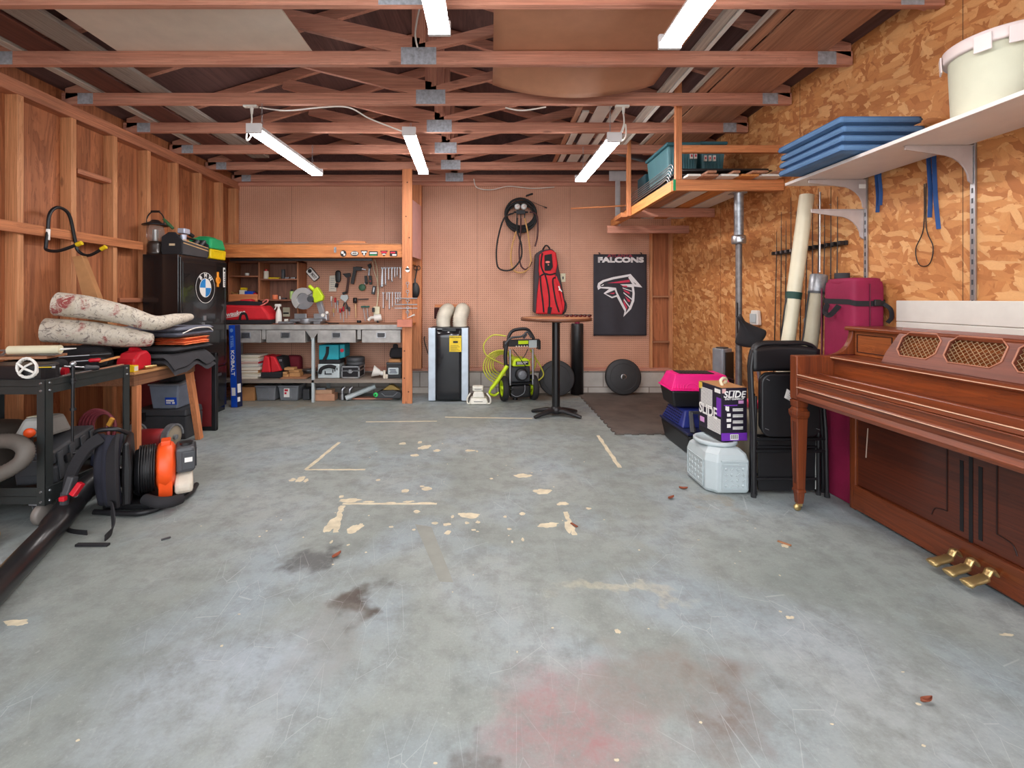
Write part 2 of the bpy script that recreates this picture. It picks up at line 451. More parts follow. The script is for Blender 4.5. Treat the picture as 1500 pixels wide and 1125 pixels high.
for (a, b, w) in [((497,648),(448,688),.03),((448,688),(535,688),.022),((876,638),(908,685),.03),((652,611),(780,613),.03),((536,618),(640,617),.022),((492,780),(500,742),.03),((502,738),(640,738),.02),((828,750),(842,784),.025)]:
    p, q = F(*a), F(*b); L = math.hypot(q[0]-p[0], q[1]-p[1]); nx, ny = -(q[1]-p[1])/L, (q[0]-p[0])/L; N = 18; up_ = []; lo_ = []
    for k in range(N+1):
        t = k/N; e1 = w*(.5 + .35*noise.noise(Vector((t*9, a[0], 0)))); e2 = w*(.5 + .35*noise.noise(Vector((t*9, b[0], 4))))
        x, y = p[0]+(q[0]-p[0])*t, p[1]+(q[1]-p[1])*t
        up_.append((x+nx*e1, y+ny*e1)); lo_.append((x-nx*e2, y-ny*e2))
    pt.prism(up_ + lo_[::-1], .0002, .0011, 'XY')
P(FL, 'bare_paint_spots', pt, mat('lifted_paint', (206, 196, 170), .85, var=.16, scale=20), kind='stuff')
gp = MB()
for q in ([(608,768),(632,772),(664,853),(644,852)],):
    gp.prism([F(*c) for c in q], .0001, .0006, 'XY')
P(FL, 'tape_ghost', gp, mat('tape_residue', (142, 145, 138), .8, var=.1))

struct('driveway', MB().box(-9, 9, -14, Y0-.01, -.16, -.04), mat('driveway_concrete', (176, 172, 164), .9))

# woods
W = {}
W['chordX'] = wood('truss_pine_x', (218, 156, 132), (182, 116, 96), 'X', 16, .8, knots=True)
W['chordZ'] = wood('truss_pine_z', (208, 146, 122), (168, 104, 86), 'Z', 16, .8)
W['stud'] = wood('stud_pine', (222, 158, 110), (182, 114, 72), 'Z', 16, .7, knots=True)
W['plate'] = wood('plate_pine', (196, 128, 94), (146, 90, 66), 'Y', 14, .8)
W['beam'] = wood('new_pine_x', (228, 150, 96), (190, 110, 66), 'X', 14, .8, knots=True)
W['beamY'] = wood('new_pine_y', (232, 158, 90), (198, 116, 60), 'Y', 14, .8)
W['post'] = wood('post_pine', (226, 148, 98), (188, 108, 68), 'Z', 14, .7, knots=True)
W['sheath'] = wood('sheathing_plywood', (190, 120, 78), (128, 72, 44), 'Z', 7, .6, ring=.8)
W['plyX'] = wood('plywood_x', (186, 132, 96), (140, 90, 64), 'X', 5, .5)
W['plyY'] = wood('plywood_y', (196, 142, 112), (154, 102, 78), 'Y', 6, .5)
W['plyZ'] = wood('plywood_z', (188, 116, 74), (140, 76, 46), 'Z', 5, .6)
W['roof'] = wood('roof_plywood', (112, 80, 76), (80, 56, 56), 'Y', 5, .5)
W['trimY'] = wood('white_trim', (206, 196, 184), (168, 156, 146), 'Y', 12, .5)
W['greyY'] = wood('weathered_board', (168, 160, 152), (124, 116, 110), 'Y', 14, .7)

def pegboard():
    t = NT('pegboard'); tc = t.n('TexCoord'); sp = t.n('SeparateXYZ'); t.put(sp.inputs[0], tc.outputs['Object'])
    def cell(o):
        a = t.math('FRACT', t.math('DIVIDE', t.math('ADD', o, 20.0), .0262))
        return t.math('SUBTRACT', a, .5)
    u, v = cell(sp.outputs['X']), cell(sp.outputs['Z'])
    d = t.math('SQRT', t.math('ADD', t.math('MULTIPLY', u, u), t.math('MULTIPLY', v, v)))
    hole = t.math('LESS_THAN', d, .17)
    n = t.noise(tc.outputs['Object'], 1.4, 5, .6); n2 = t.noise(tc.outputs['Object'], 60, 3)
    col = t.ramp(n, [(.3, (200, 148, 122)), (.55, (212, 160, 134)), (.75, (220, 168, 142))])
    col = t.mix(t.math('MULTIPLY', n2, .25), col, lin((160, 102, 76)))
    seam = t.math('LESS_THAN', t.math('ABSOLUTE', t.math('SUBTRACT', t.math('FRACT', t.math('DIVIDE', t.math('ADD', sp.outputs['X'], 20.3), 1.22)), .5)), .0022)
    col = t.mix(t.math('MULTIPLY', seam, .6), col, lin((96, 56, 40)))
    col = t.mix(t.math('MULTIPLY', hole, .9), col, lin((58, 30, 22)))
    t.base(col); t.rough(.55); return t.m
def osb():
    t = NT('osb_board'); tc = t.n('TexCoord')
    acc = None; hs = []
    for i, (rot, sc) in enumerate(((15, 17), (70, 19), (-30, 18), (-80, 21))):
        mp = t.n('Mapping', vector_type='TEXTURE'); t.put(mp.inputs[0], tc.outputs['Object']); mp.inputs['Rotation'].default_value = (R(rot), 0, 0)
        mp.inputs['Scale'].default_value = (1, 1/(sc*1.5), 1/(sc*.5)); mp.inputs['Location'].default_value = (0, i*.37, i*.21)
        nz = t.n('TexNoise'); t.put(nz.inputs['Vector'], mp.outputs[0]); nz.inputs['Scale'].default_value = 1.1
        ad = t.n('VectorMath', operation='ADD'); t.put(ad.inputs[0], mp.outputs[0]); t.put(ad.inputs[1], nz.outputs['Color'])
        vo = t.n('TexVoronoi', feature='F1'); t.put(vo.inputs['Vector'], ad.outputs[0]); vo.inputs['Scale'].default_value = 1.0
        sp = t.n('SeparateColor'); t.put(sp.inputs[0], vo.outputs['Color'])
        c = t.ramp(sp.outputs[0], [(.0, (176, 110, 60)), (.3, (200, 132, 76)), (.65, (214, 150, 90)), (1, (234, 182, 124))])
        g = t.noise(mp.outputs[0], 9, 3)
        c = t.mix(t.math('MULTIPLY', g, .3), c, lin((140, 78, 40))); c = t.mix(t.ramp(vo.outputs['Distance'], [(.5, (0, 0, 0)), (.85, (110, 110, 110))]), c, lin((112, 60, 28)))
        if acc is None: acc = c
        else: acc = t.mix(t.math('GREATER_THAN', sp.outputs[1], .52), acc, c)
        hs.append(sp.outputs[2])
    sp = t.n('SeparateXYZ'); t.put(sp.inputs[0], tc.outputs['Object'])
    seam = t.math('LESS_THAN', t.math('ABSOLUTE', t.math('SUBTRACT', t.math('FRACT', t.math('DIVIDE', t.math('ADD', sp.outputs['Y'], 20.25), 1.22)), .5)), .002)
    acc = t.mix(t.math('MULTIPLY', seam, .8), acc, lin((60, 34, 20)))
    t.base(acc); t.rough(.6); t.bump(hs[0], .12, .004); return t.m
def blockmat():
    t = NT('concrete_block'); tc = t.n('TexCoord'); mp = t.n('Mapping'); t.put(mp.inputs[0], tc.outputs['Object']); mp.inputs['Rotation'].default_value = (R(-90), 0, 0)
    mp.inputs['Location'].default_value = (.12, .117, 0)
    br = t.n('TexBrick'); t.put(br.inputs['Vector'], mp.outputs[0]); br.inputs['Scale'].default_value = 1
    br.inputs['Color1'].default_value = lin((206, 200, 192)); br.inputs['Color2'].default_value = lin((190, 184, 178)); br.inputs['Mortar'].default_value = lin((140, 130, 122))
    br.inputs['Mortar Size'].default_value = .006; br.inputs['Brick Width'].default_value = .40; br.inputs['Row Height'].default_value = .195
    n = t.noise(tc.outputs['Object'], 9, 6, .65)
    t.base(t.mix(t.math('MULTIPLY', n, .5), br.outputs['Color'], lin((122, 110, 100)))); t.rough(.9); t.bump(n, .3, .006); return t.m

# left wall: sheathing, studs, plates, rail
wl = struct('wall_left', MB().box(XL-.02, XL, Y0, YB+.05, 0, ZC+.15), W['sheath'])
k = 0
for px in (-62, 35, 112, 172, 221, 262, 296, 327):
    d = 3.30*K/(VX-px)
    P(wl, 'stud', MB().box(XL, XLS, d-.045, d, .09, ZC-.10), W['stud'], .002)
for d in (2.37, 1.96, 1.55, 1.14, .73, .3, -.2):
    P(wl, 'stud', MB().box(XL, XLS, d-.045, d, .09, ZC-.10), W['stud'], .002)
P(wl, 'corner_stud', MB().box(XL, XLS+.01, YB-.10, YB-.03, .09, ZC-.10), W['stud'], .002)
P(wl, 'top_plate', MB().box(XL, XLS+.005, Y0, YB, ZC-.10, ZC-.004), W['plate'], .002)
P(wl, 'bottom_plate', MB().box(XL, XLS+.005, Y0, YB, 0, .088), W['plate'], .002)
P(wl, 'rail', MB().box(XLS+.001, XLS+.025, Y0, 4.35, 1.69, 1.765), wood('rail_pine', (208, 132, 84), (160, 92, 54), 'Y', 14, .8), .002)
for (d0, d1, z) in ((3.70, 4.03, 2.24), (4.12, 4.44, 1.20)):
    P(wl, 'blocking', MB().box(XL, XLS-.01, d0, d1, z, z+.04), W['plate'], .002)

# right wall
wr = struct('wall_right', MB().box(XR, XR+.02, Y0, YB+.05, 0, ZC+.15), osb())
# back wall: block course, plate, pegboard, gable, plywood bay
ridge = 3.75
wb = struct('wall_back', MB().box(XL, XR, YB, YB+.02, .314, ZC-.02), pegboard())
P(wb, 'block_course', MB().box(XL, XR, YB-.03, YB+.06, 0, .29), blockmat())
P(wb, 'sill_plate', MB().box(XL, XR, YB-.05, YB+.06, .29, .33), W['chordX'], .003)
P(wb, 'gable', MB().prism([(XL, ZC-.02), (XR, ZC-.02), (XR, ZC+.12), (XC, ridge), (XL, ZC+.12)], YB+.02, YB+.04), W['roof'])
P(wb, 'top_rail', MB().box(XLS, XR, YB-.03, YB-.001, ZC-.05, ZC-.004), W['chordX'], .002)
P(wb, 'plywood_bay', MB().box(2.10, XR, YB-.012, YB-.001, .33, 2.13), W['plyZ'])
for x0, x1 in ((2.085, 2.115), (2.335, 2.378)): P(wb, 'bay_stud', MB().box(x0, x1, YB-.06, YB-.013, .33, 2.10), W['stud'], .002)
for z in (1.25, .66): P(wb, 'bay_shelf', MB().box(2.116, 2.334, YB-.075, YB-.013, z, z+.022), W['plyX'], .002)
# roof
def roofpoly(side):
    xe = XL-.35 if side < 0 else XR+.35
    sl = (ridge - (ZC+.12)) / (XC - XL)
    ze = ridge - sl*abs(xe-XC)
    return [(XC, ridge), (xe, ze), (xe, ze+.02), (XC, ridge+.02)]
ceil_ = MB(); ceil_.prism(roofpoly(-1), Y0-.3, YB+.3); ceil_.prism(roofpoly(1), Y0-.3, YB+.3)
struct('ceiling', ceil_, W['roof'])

# trusses, 24 inches apart
M['gus'] = mat('truss_plate', (178, 184, 194), .5, .3, var=.25, scale=40)
sl = (ridge - (ZC+.12)) / (XC - XL)
def make_truss(y):
    t = thing('ceiling_truss', None, None, (XC, y, ZC), kind='structure')
    T = .038
    P(t, 'bottom_chord', MB().box(XL+.02-XC, XR-.01-XC, 0, T, 0, .089), W['chordX'], .002)
    zt = ridge - ZC - .06
    for sgn in (-1, 1):
        xe = (XL+.05-XC) if sgn < 0 else (XR-.02-XC)
        P(t, 'top_chord', MB().beam((0, T/2, zt), (xe, T/2, zt - sl*abs(xe)), T, .089, (0, 1, 0)) if False else
          MB().prism([(0, zt+.05), (xe, zt+.05-sl*abs(xe)), (xe, zt-.04-sl*abs(xe)), (0, zt-.04)], 0, T), W['chordX'], .002)
        xm = xe*.5; zm = zt - sl*abs(xm) - .05
        L = math.hypot(xm, zm-.09); ux, uz = xm/L, (zm-.09)/L; nx, nz = -uz*.045, ux*.045
        P(t, 'web', MB().prism([(nx, .09+nz), (xm+nx, zm+nz), (xm-nx, zm-nz), (-nx, .09-nz+.04)], .001, T-.001), W['chordX'], .002)
        for q in ((-1, 1) if True else ()):
            pass
        hx = xe - sgn*.16
        P(t, 'heel_plate', MB().box(hx-.06, hx+.06, -.0025, -.0005, .0, .085), M['gus'])
    P(t, 'king_post', MB().box(-.045, .045, .001, T-.001, .089, zt), W['chordZ'], .002)
    gp = MB().box(-.115, .115, -.003, -.0005, .0, .112)
    for i in range(-4, 5):
        for j in range(4): gp.box(i*.025-.004, i*.025+.004, -.005, -.003, .010+j*.026, .024+j*.026)
    P(t, 'gusset_plate', gp, M['gus'])
    return t
TY = [2.40 + .61*i for i in range(6)]
t0 = make_truss(TY[0])
for y in TY[1:] + [1.79, 1.18, 6.008]: dup(t0, (XC, y, ZC), (0, 0, 0))
# bird blocking pieces between the trusses along the right wall
for i, y in enumerate(TY[:-1]):
    b = MB().prism([(XR-.33, ZC+.095), (XR-.05, ZC+.012), (XR-.05, ZC+.09), (XR-.33, ZC+.19)], y+.040, y+.075, 'XZ')
    bb = S('trim_%d' % (i+1), None, None, b, W['chordX'], kind='structure', bevel=.002)
for i, y in enumerate(TY[1:-1]):
    S('trim_%d' % (i+7), None, None, MB().prism([(XL+.36, ZC+.095), (XL+.10, ZC+.012), (XL+.10, ZC+.09), (XL+.36, ZC+.19)], y+.040, y+.075, 'XZ'), W['chordX'], kind='structure', bevel=.002)
# ================= left side: cart, wooden table, cabinet =================
# --- steel tool cart
cart = thing('tool_cart', 'dark grey steel utility cart on casters heaped with hand tools', 'cart', (-2.84, 2.77, 0))
cx0, cx1, cy0, cy1 = -3.27, -2.40, 2.485, 3.06
def tray(z0, z1, name):
    m = MB(True); T = .003
    m.box(cx0, cx1, cy0, cy1, z0+.04, z0+.045)
    m.box(cx0, cx1, cy0, cy0+T, z0, z1); m.box(cx0, cx1, cy1-T, cy1, z0, z1); m.box(cx0, cx0+T, cy0, cy1, z0, z1); m.box(cx1-T, cx1, cy0, cy1, z0, z1)
    m.box(cx0, cx1, cy0-.006, cy0+.006, z1-.006, z1); m.box(cx1-.006, cx1+.006, cy0, cy1, z1-.006, z1)
    return P(cart, name, m, M['cart'], .0015)
tray(.715, .795, 'top_tray'); tray(.122, .212, 'bottom_tray')
for lx, sx in ((cx0, 1), (cx1, -1)):
    for ly, sy in ((cy0, 1), (cy1, -1)):
        m = MB(True)
        x0, x1 = sorted((lx + sx*-.004, lx + sx*.042)); y0, y1 = sorted((ly + sy*-.004, ly + sy*.042))
        m.box(x0, x1, ly-.004 if sy > 0 else ly, ly if sy > 0 else ly+.004, .115, .79); m.box(lx-.004 if sx > 0 else lx, lx if sx > 0 else lx+.004, y0, y1, .115, .79)
        lg = P(cart, 'leg', m, M['cart'], .001)
        for z in (.135, .19, .735, .775):
            b = MB(True); b.cyl((lx+sx*.02, ly-sy*.003, z), (lx+sx*.02, ly-sy*.009, z), .007, .005, 8)
            P(lg, 'bolt', b, M['steel']); b = MB(True); b.cyl((lx-sx*.003, ly+sy*.022, z), (lx-sx*.009, ly+sy*.022, z), .007, .005, 8); P(lg, 'bolt', b, M['steel'])
        wx, wy = lx + sx*.06, ly + sy*.04
        c = MB(True)
        c.box(wx-.035, wx+.035, wy-.035, wy+.035, .112, .121)
        c.prism([(wy-.03, .118), (wy+.03, .118), (wy+.022, .05), (wy-.012, .05)], wx-.026, wx-.022, 'YZ'); c.prism([(wy-.03, .118), (wy+.03, .118), (wy+.022, .05), (wy-.012, .05)], wx+.022, wx+.026, 'YZ')
        cs = P(cart, 'caster', c, M['galv'], .001)
        wm = MB(True); wm.lathe([(.0, -.02), (.05, -.02), (.056, -.01), (.056, .01), (.05, .02), (.0, .02)], (wx+.012, wy-.005, .056), 24, 'X')
        P(cs, 'wheel', wm, bpy.data.materials.get('caster_wheel') or mat('caster_wheel', (128, 120, 114), .45))
hm = MB(True); hm.tube(spline([(cx0, cy0+.06, .78), (cx0-.01, cy0+.06, .85), (cx0-.01, cy1-.06, .85), (cx0, cy1-.06, .78)], 6), .012, 10); P(cart, 'handle', hm, M['cart'])

ZT = .762   # tray floor
# black case with the coiled cable, front of the cart
case = MB(True); case.prism(rrect(-3.25, -2.47, 2.50, 2.68, .06), ZT, ZT+.105, 'XY'); 
S('tool_tray', 'long black plastic tool case along the front edge of the cart', 'tool case', case, M['black'], bevel=.012)
coil = MB(True); rnd = random.Random(4)
pts = []
for i in range(160):
    t = i/160*6*2*math.pi; r = .050 + .006*math.sin(i*1.13)
    pts.append((-2.497 + r*1.05*math.cos(t), 2.497 - .010*math.sin(i*.9) - .012, .858 + r*math.sin(t)))
coil.tube(pts, .0042, 7)
coil.tube([(-2.545, 2.478, .885), (-2.50, 2.474, .855), (-2.455, 2.478, .835)], .006, 7); coil.tube([(-2.53, 2.473, .83), (-2.49, 2.470, .87), (-2.462, 2.474, .885)], .006, 7)
S('coiled_cable', 'coil of white cable hanging on the front of the black tool case', 'cable', coil, M['white'])
# board across the case with caulking gun
brd = MB(True); brd.prism([(-3.25, 2.60), (-2.62, 2.72), (-2.66, 2.90), (-3.25, 2.84)], .876, .890, 'XY'); S('plank', 'pale wooden board lying across the heap of tools on the cart', 'board', brd, W['plyX'], bevel=.002)
cg = thing('caulking_gun', 'caulking gun with a white sealant tube and orange end on the cart', 'caulking gun', (-2.75, 2.78, .89))
m = MB(True); m.cyl((-2.86, 2.74, .925), (-2.60, 2.79, .925), .026, n=16); P(cg, 'cartridge', m, M['cream'])
m = MB(True); m.cyl((-2.60, 2.79, .925), (-2.52, 2.805, .93), .008, .003, 10); P(cg, 'nozzle', m, M['white'])
m = MB(True); m.cyl((-2.87, 2.738, .925), (-3.03, 2.71, .925), .006, n=8); m.tube([(-2.88, 2.74, .92), (-2.9, 2.74, .88+.02), (-2.97, 2.72, .90)], .008, 8); m.box(-2.90, -2.60, 2.735, 2.80, .893, .897); P(cg, 'frame', m, M['steel'])
m = MB(True); m.cyl((-3.03, 2.71, .925), (-3.08, 2.70, .925), .03, n=16); P(cg, 'end_piece', m, M['orange'])
# loose hand tools
def screwdriver(name, label, p, q, hr, hm_, shaft=M['steel'], frac=.42):
    p, q = Vector(p), Vector(q); k = p + (q - p) * frac
    o = thing(name, label, 'hand tool', tuple(p))
    m = MB(True); d = (k-p); m.tube([p, p+d*.15, p+d*.5, p+d*.85, k], [hr*.7, hr, hr*.85, hr, hr*.6], 10); P(o, 'handle', m, hm_)
    m = MB(True); m.cyl(k, q, hr*.32, n=8); P(o, 'blade', m, shaft); return o
screwdriver('screwdriver', 'yellow-shafted screwdriver pointing at the coiled white cable', (-2.415, 2.56, .852), (-2.475, 2.515, .856), .008, M['steel'], M['yellow'], .2)
screwdriver('nut_driver', 'black and clear handled driver beside the yellow shaft on the cart edge', (-2.44, 2.87, .80), (-2.50, 2.70, .835), .017, M['darkgrey'])
screwdriver('chisel', 'black chisel lying highest on the tool heap beside the rolled rug', (-2.46, 2.99, .875), (-2.66, 2.84, .872), .013, M['black'])
screwdriver('pliers', 'red-handled pliers resting near the far end of the cart tray', (-2.47, 2.92, .845), (-2.60, 2.87, .840), .013, M['redp'])
def stick(name, label, p, q, w, h, mt, cat='stick'):
    return S(name, label, cat, MB(True).beam(p, q, w, h), mt, bevel=.001)
stick('wooden_stick', 'flat tan paint stirring stick slanting over the cart edge', (-2.49, 2.80, .782), (-2.415, 3.03, .80), .024, .006, W['plyY'])
stick('wooden_shim', 'short bright wooden shim propped highest at the far end of the cart', (-2.49, 2.93, .830), (-2.43, 3.02, .852), .03, .010, W['beamY'])
stick('steel_ruler', 'thin steel rule lying beside the stirring stick on the cart', (-2.455, 2.64, .790), (-2.41, 2.78, .800), .02, .003, M['steel'])
bag = MB(True); bag.soft((-2.80, 2.83, .822), (.30, .20, .08), .5, .2, 3); S('tool_pouch', 'crumpled black tool pouch in the middle of the cart heap', 'tool pouch', bag, M['blackf'])
bag = MB(True); bag.soft((-2.56, 3.0, .815), (.10, .09, .06), .55, .2, 8); S('work_glove', 'black work glove lying on the heap under the rolled rug', 'glove', bag, M['blackf'])
bl = thing('glass_jar', 'clear plastic jar on its side among the cart tools', 'jar', (-2.60, 2.72, .79)); m = MB(True)
m.cyl((-2.655, 2.72, .795), (-2.555, 2.755, .795), .026, n=16); P(bl, 'body', m, M['lgrey']); m = MB(True); m.cyl((-2.555, 2.755, .795), (-2.535, 2.762, .795), .028, n=16); P(bl, 'lid', m, M['redp'])
for i, (x, y, L, a) in enumerate([(-2.5, 2.66, .1, 20), (-2.45, 2.70, .08, 80), (-2.52, 2.76, .12, -30), (-2.46, 2.62, .07, 10), (-2.60, 2.68+.0, .09, 60)]):
    dx, dy = math.cos(R(a))*L/2, math.sin(R(a))*L/2
    m = MB(True); m.cyl((x-dx, y-dy, .776), (x+dx, y+dy, .776), .008, n=8); m.cyl((x+dx, y+dy, .776), (x+dx*1.25, y+dy*1.25, .776), .012, n=8)
    S('socket_bit', 'loose steel socket bit lying in the cart tray', 'socket', m, M['steel'], group='loose sockets in the cart tray')
# telescopic rod hanging off the edge
rod = thing('telescopic_rod', 'thin black jointed rod hanging down the side of the tool cart', 'rod', (-2.386, 2.60, .40))
m = MB(True); m.cyl((-2.385, 2.635, .845), (-2.383, 2.63, .60), .009, n=10); m.cyl((-2.383, 2.63, .60), (-2.38, 2.625, .42), .007, n=10); P(rod, 'pole', m, M['blackm'])
m = MB(True)
for z in (.772, .755, .60): m.cyl((-2.385, 2.635, z+.007), (-2.385, 2.635, z-.007), .015, n=10)
P(rod, 'collar', m, M['black']); m = MB(True); m.ball((-2.386, 2.636, .86), .016, 12, 8); P(rod, 'tip', m, M['steel'])

# lower shelf of the cart: shop vacuum with hose, power-tool case, grinder, hose coil, jeans
ZB = .168
vac = thing('shop_vacuum', 'dark shop vacuum on the bottom of the cart with a ribbed grey hose', 'vacuum', (-3.02, 2.76, ZB))
m = MB(True); m.lathe([(.0, .0), (.19, .0), (.20, .05), (.205, .2), (.21, .215), (.195, .24), (.16, .30), (.05, .33), (0, .33)], (-3.03, 2.77, ZB), 30); P(vac, 'drum', m, mat('vacuum_drum', (58, 50, 44), .6))
m = MB(True); hp = spline([(-2.88, 2.60, .40), (-2.70, 2.50, .455), (-2.52, 2.44, .475), (-2.435, 2.415, .44), (-2.45, 2.40, .375), (-2.56, 2.38, .31), (-2.68, 2.34, .255), (-2.8, 2.30, .22), (-2.92, 2.27, .2)], 14)
m.tube(hp, [.035 + (.004 if i % 2 else 0) for i in range(len(hp))], 14); P(vac, 'hose', m, mat('ribbed_hose', (96, 90, 84), .65, var=.2))
pc = thing('power_tool', 'grey power tool with an orange button lying on the black case in the cart', 'power tool', (-2.62, 2.70, .44))
m = MB(True); m.M = Matrix.Translation((-2.625, 2.71, .49)) @ Matrix.Rotation(R(20), 4, 'Z') @ Matrix.Rotation(R(-6), 4, 'X')
m.taper(-.09, .09, -.12, .13, -.055, .055, .035, .03); P(pc, 'body', m, mat('tool_body_grey', (140, 140, 136), .45), .02)
m = MB(True); m.M = Matrix.Translation((-2.58, 2.585, .48)) @ Matrix.Rotation(R(20), 4, 'Z'); m.lathe([(0, -.004), (.026, -.004), (.028, .004), (.02, .014), (0, .015)], (0, -.005, 0), 20, Matrix.Rotation(R(90), 4, 'X')); P(pc, 'button', m, M['orange'])
m = MB(True); m.M = Matrix.Translation((-2.63, 2.70, .547)) @ Matrix.Rotation(R(20), 4, 'Z') @ Matrix.Rotation(R(-6), 4, 'X'); m.box(-.045, .04, -.05, .05, -.001, .001); P(pc, 'label', m, M['cream'])
kc = thing('power_tool_case', 'black hard plastic tool case standing tilted on the bottom of the cart', 'tool case', (-2.57, 2.74, ZB))
KM = Matrix.Translation((-2.575, 2.745, .33)) @ Matrix.Rotation(R(12), 4, 'Z') @ Matrix.Rotation(R(9), 4, 'X')
m = MB(True); m.M = KM; m.box(-.10, .10, -.19, .19, -.115, -.01); m.box(-.095, .095, -.185, .185, -.003, .075); P(kc, 'shell', m, M['darkgrey'], .012)
m = MB(True); m.M = KM
for yy in (-.15, -.05, .05, .14): m.box(.098, .108, yy-.02, yy+.02, -.10, .06)
m.box(-.06, .06, -.205, -.19, -.05, .04); P(kc, 'rib', m, M['darkgrey'], .004)
m = MB(True); m.M = KM; m.box(.10, .116, -.115, -.085, -.03, .02); m.box(.10, .116, .085, .115, -.03, .02); P(kc, 'latch', m, M['black'], .003)
m = MB(True); m.M = KM; m.tube([(.10, -.05, .0), (.135, -.045, -.005), (.135, .045, -.005), (.10, .05, .0)], .009, 8); P(kc, 'handle', m, M['black'])
ah = MB(True)
for i in range(5):
    ah.tube(circ((-2.56 + .012*i, 3.00, .385 + .004*i), .118 - .011*i, 30, 'XZ', ry=.125-.01*i), .009, 8, closed=True)
ah.tube(spline([(-2.53, 2.985, .28), (-2.47, 2.97, .31), (-2.455, 2.965, .36), (-2.47, 2.97, .41)], 8), .009, 8)
S('air_hose', 'coil of dull red air hose at the far end of the cart bottom', 'hose', ah, mat('red_rubber_hose', (112, 44, 52), .55), group=None)
tg = MB(True); tg.M = Matrix.Translation((-2.44, 2.962, .44)) @ Matrix.Rotation(R(30), 4, 'Y'); tg.box(-.013, .013, -.008, .008, -.028, .028)
S('hang_tag', 'amber plastic tag hanging on the red air hose coil', 'tag', tg, mat('amber_plastic', (196, 140, 50), .5), bevel=.003)
def cloth(u, v):
    x = -2.62 + .22*u; y = 2.56 + .46*v
    z = .24 + .10*math.sin(v*2.6) * (.6+.4*u) + .02*noise.noise(Vector((u*4, v*4, 2)))
    return (x, y, z)
jm = MB(True); jm.soft((-2.455, 2.94, .222), (.085, .15, .08), .5, .2, 5); S('jeans', 'crumpled dark blue jeans stuffed beside the tilted case on the cart', 'jeans', jm, mat('denim', (38, 42, 62), .9, bump=.3, bscale=150))

# boot toe at the edge of the picture
bt = thing('work_boot', 'tan work boot whose toe peeks in beside the cart caster', 'boot', (-2.62, 2.25, 0))
m = MB(True); m.tube(spline([(-2.425, 2.255, .058), (-2.45, 2.255, .062), (-2.50, 2.255, .066), (-2.56, 2.255, .078), (-2.61, 2.255, .105), (-2.632, 2.255, .15), (-2.635, 2.255, .23)], 4), [.012, .03, .036, .039, .041]+[.042]*6+[.044]*4+[.05]*4+[.056]*6, 18); P(bt, 'upper', m, mat('tan_leather', (186, 146, 92), .7, bump=.2))
m = MB(True); m.prism([(-2.69, 2.215), (-2.55, 2.205), (-2.45, 2.21), (-2.41, 2.255), (-2.45, 2.30), (-2.55, 2.305), (-2.69, 2.295)], 0, .025, 'XY'); P(bt, 'sole', m, mat('boot_sole', (120, 84, 50), .8), .006)

# --- wooden table behind the cart
wt = thing('work_table', 'low plain wooden table loaded with folded blankets and rolled rugs', 'table', (-2.92, 3.72, 0))
tx0, tx1, ty0, ty1 = -3.28, -2.555, 3.31, 4.02
P(wt, 'table_top', MB(True).box(tx0, tx1, ty0, ty1, .682, .70), wood('table_ply', (214, 160, 104), (168, 112, 66), 'Y', 10, .6), .002)
m = MB(True); m.box(tx0, tx1-.012, ty0+.012, ty0+.05, .60, .681); m.box(tx1-.05, tx1-.012, ty0+.05, ty1-.05, .60, .681); m.box(tx0, tx1-.012, ty1-.05, ty1-.012, .60, .681)
P(wt, 'apron', m, wood('table_apron', (150, 104, 74), (112, 72, 50), 'Y', 10, .6), .003)
for x, y in ((tx0+.03, ty0+.03), (tx1-.045, ty0+.03), (tx0+.03, ty1-.06)): P(wt, 'leg', MB(True).box(x, x+.04, y, y+.045, 0, .60), W['post'], .003)
P(wt, 'leg', MB(True).beam((-2.585, 3.96, .60), (-2.555, 4.05, 0.002), .045, .05, (0, 1, 0)), W['post'], .003)
# red fuel can
gc = thing('fuel_can', 'small red plastic fuel can standing on the wooden table', 'fuel can', (-2.69, 3.46, .70))
m = MB(True); m.prism([(3.375, .702), (3.545, .702), (3.545, .80), (3.50, .845), (3.42, .83), (3.38, .79), (3.375, .77)], -2.745, -2.60, 'YZ'); P(gc, 'body', m, M['redp'], .018)
m = MB(True); m.tube(spline([(-2.67, 3.52, .82), (-2.69, 3.515, .845), (-2.70, 3.46, .85)], 5), .018, 10); P(gc, 'spout', m, M['redp'])
bx = thing('drill_bit_box', 'small yellow and white box on the near corner of the wooden table', 'box', (-2.61, 3.37, .70))
m = MB(True); m.box(-2.665, -2.572, 3.325, 3.37, .701, .748); P(bx, 'carton', m, M['yellow'], .002)
m = MB(True); m.box(-2.655, -2.60, 3.3235, 3.3245, .708, .742); m.box(-2.5715, -2.5708, 3.33, 3.365, .708, .742); P(bx, 'label', m, M['paper'])
m = MB(True); m.prism(disc(-2.628, .725, .014, 16), 3.322, 3.3233, 'XZ'); P(bx, 'emblem', m, M['ink'])
m = MB(True); m.cyl((-2.596, 3.46, .716), (-2.578, 3.53, .716), .013, n=12); m.cyl((-2.578, 3.53, .716), (-2.573, 3.55, .716), .009, n=10); S('brass_fitting', 'brass pipe fitting lying by the red fuel can on the table', 'fitting', m, M['brass'])

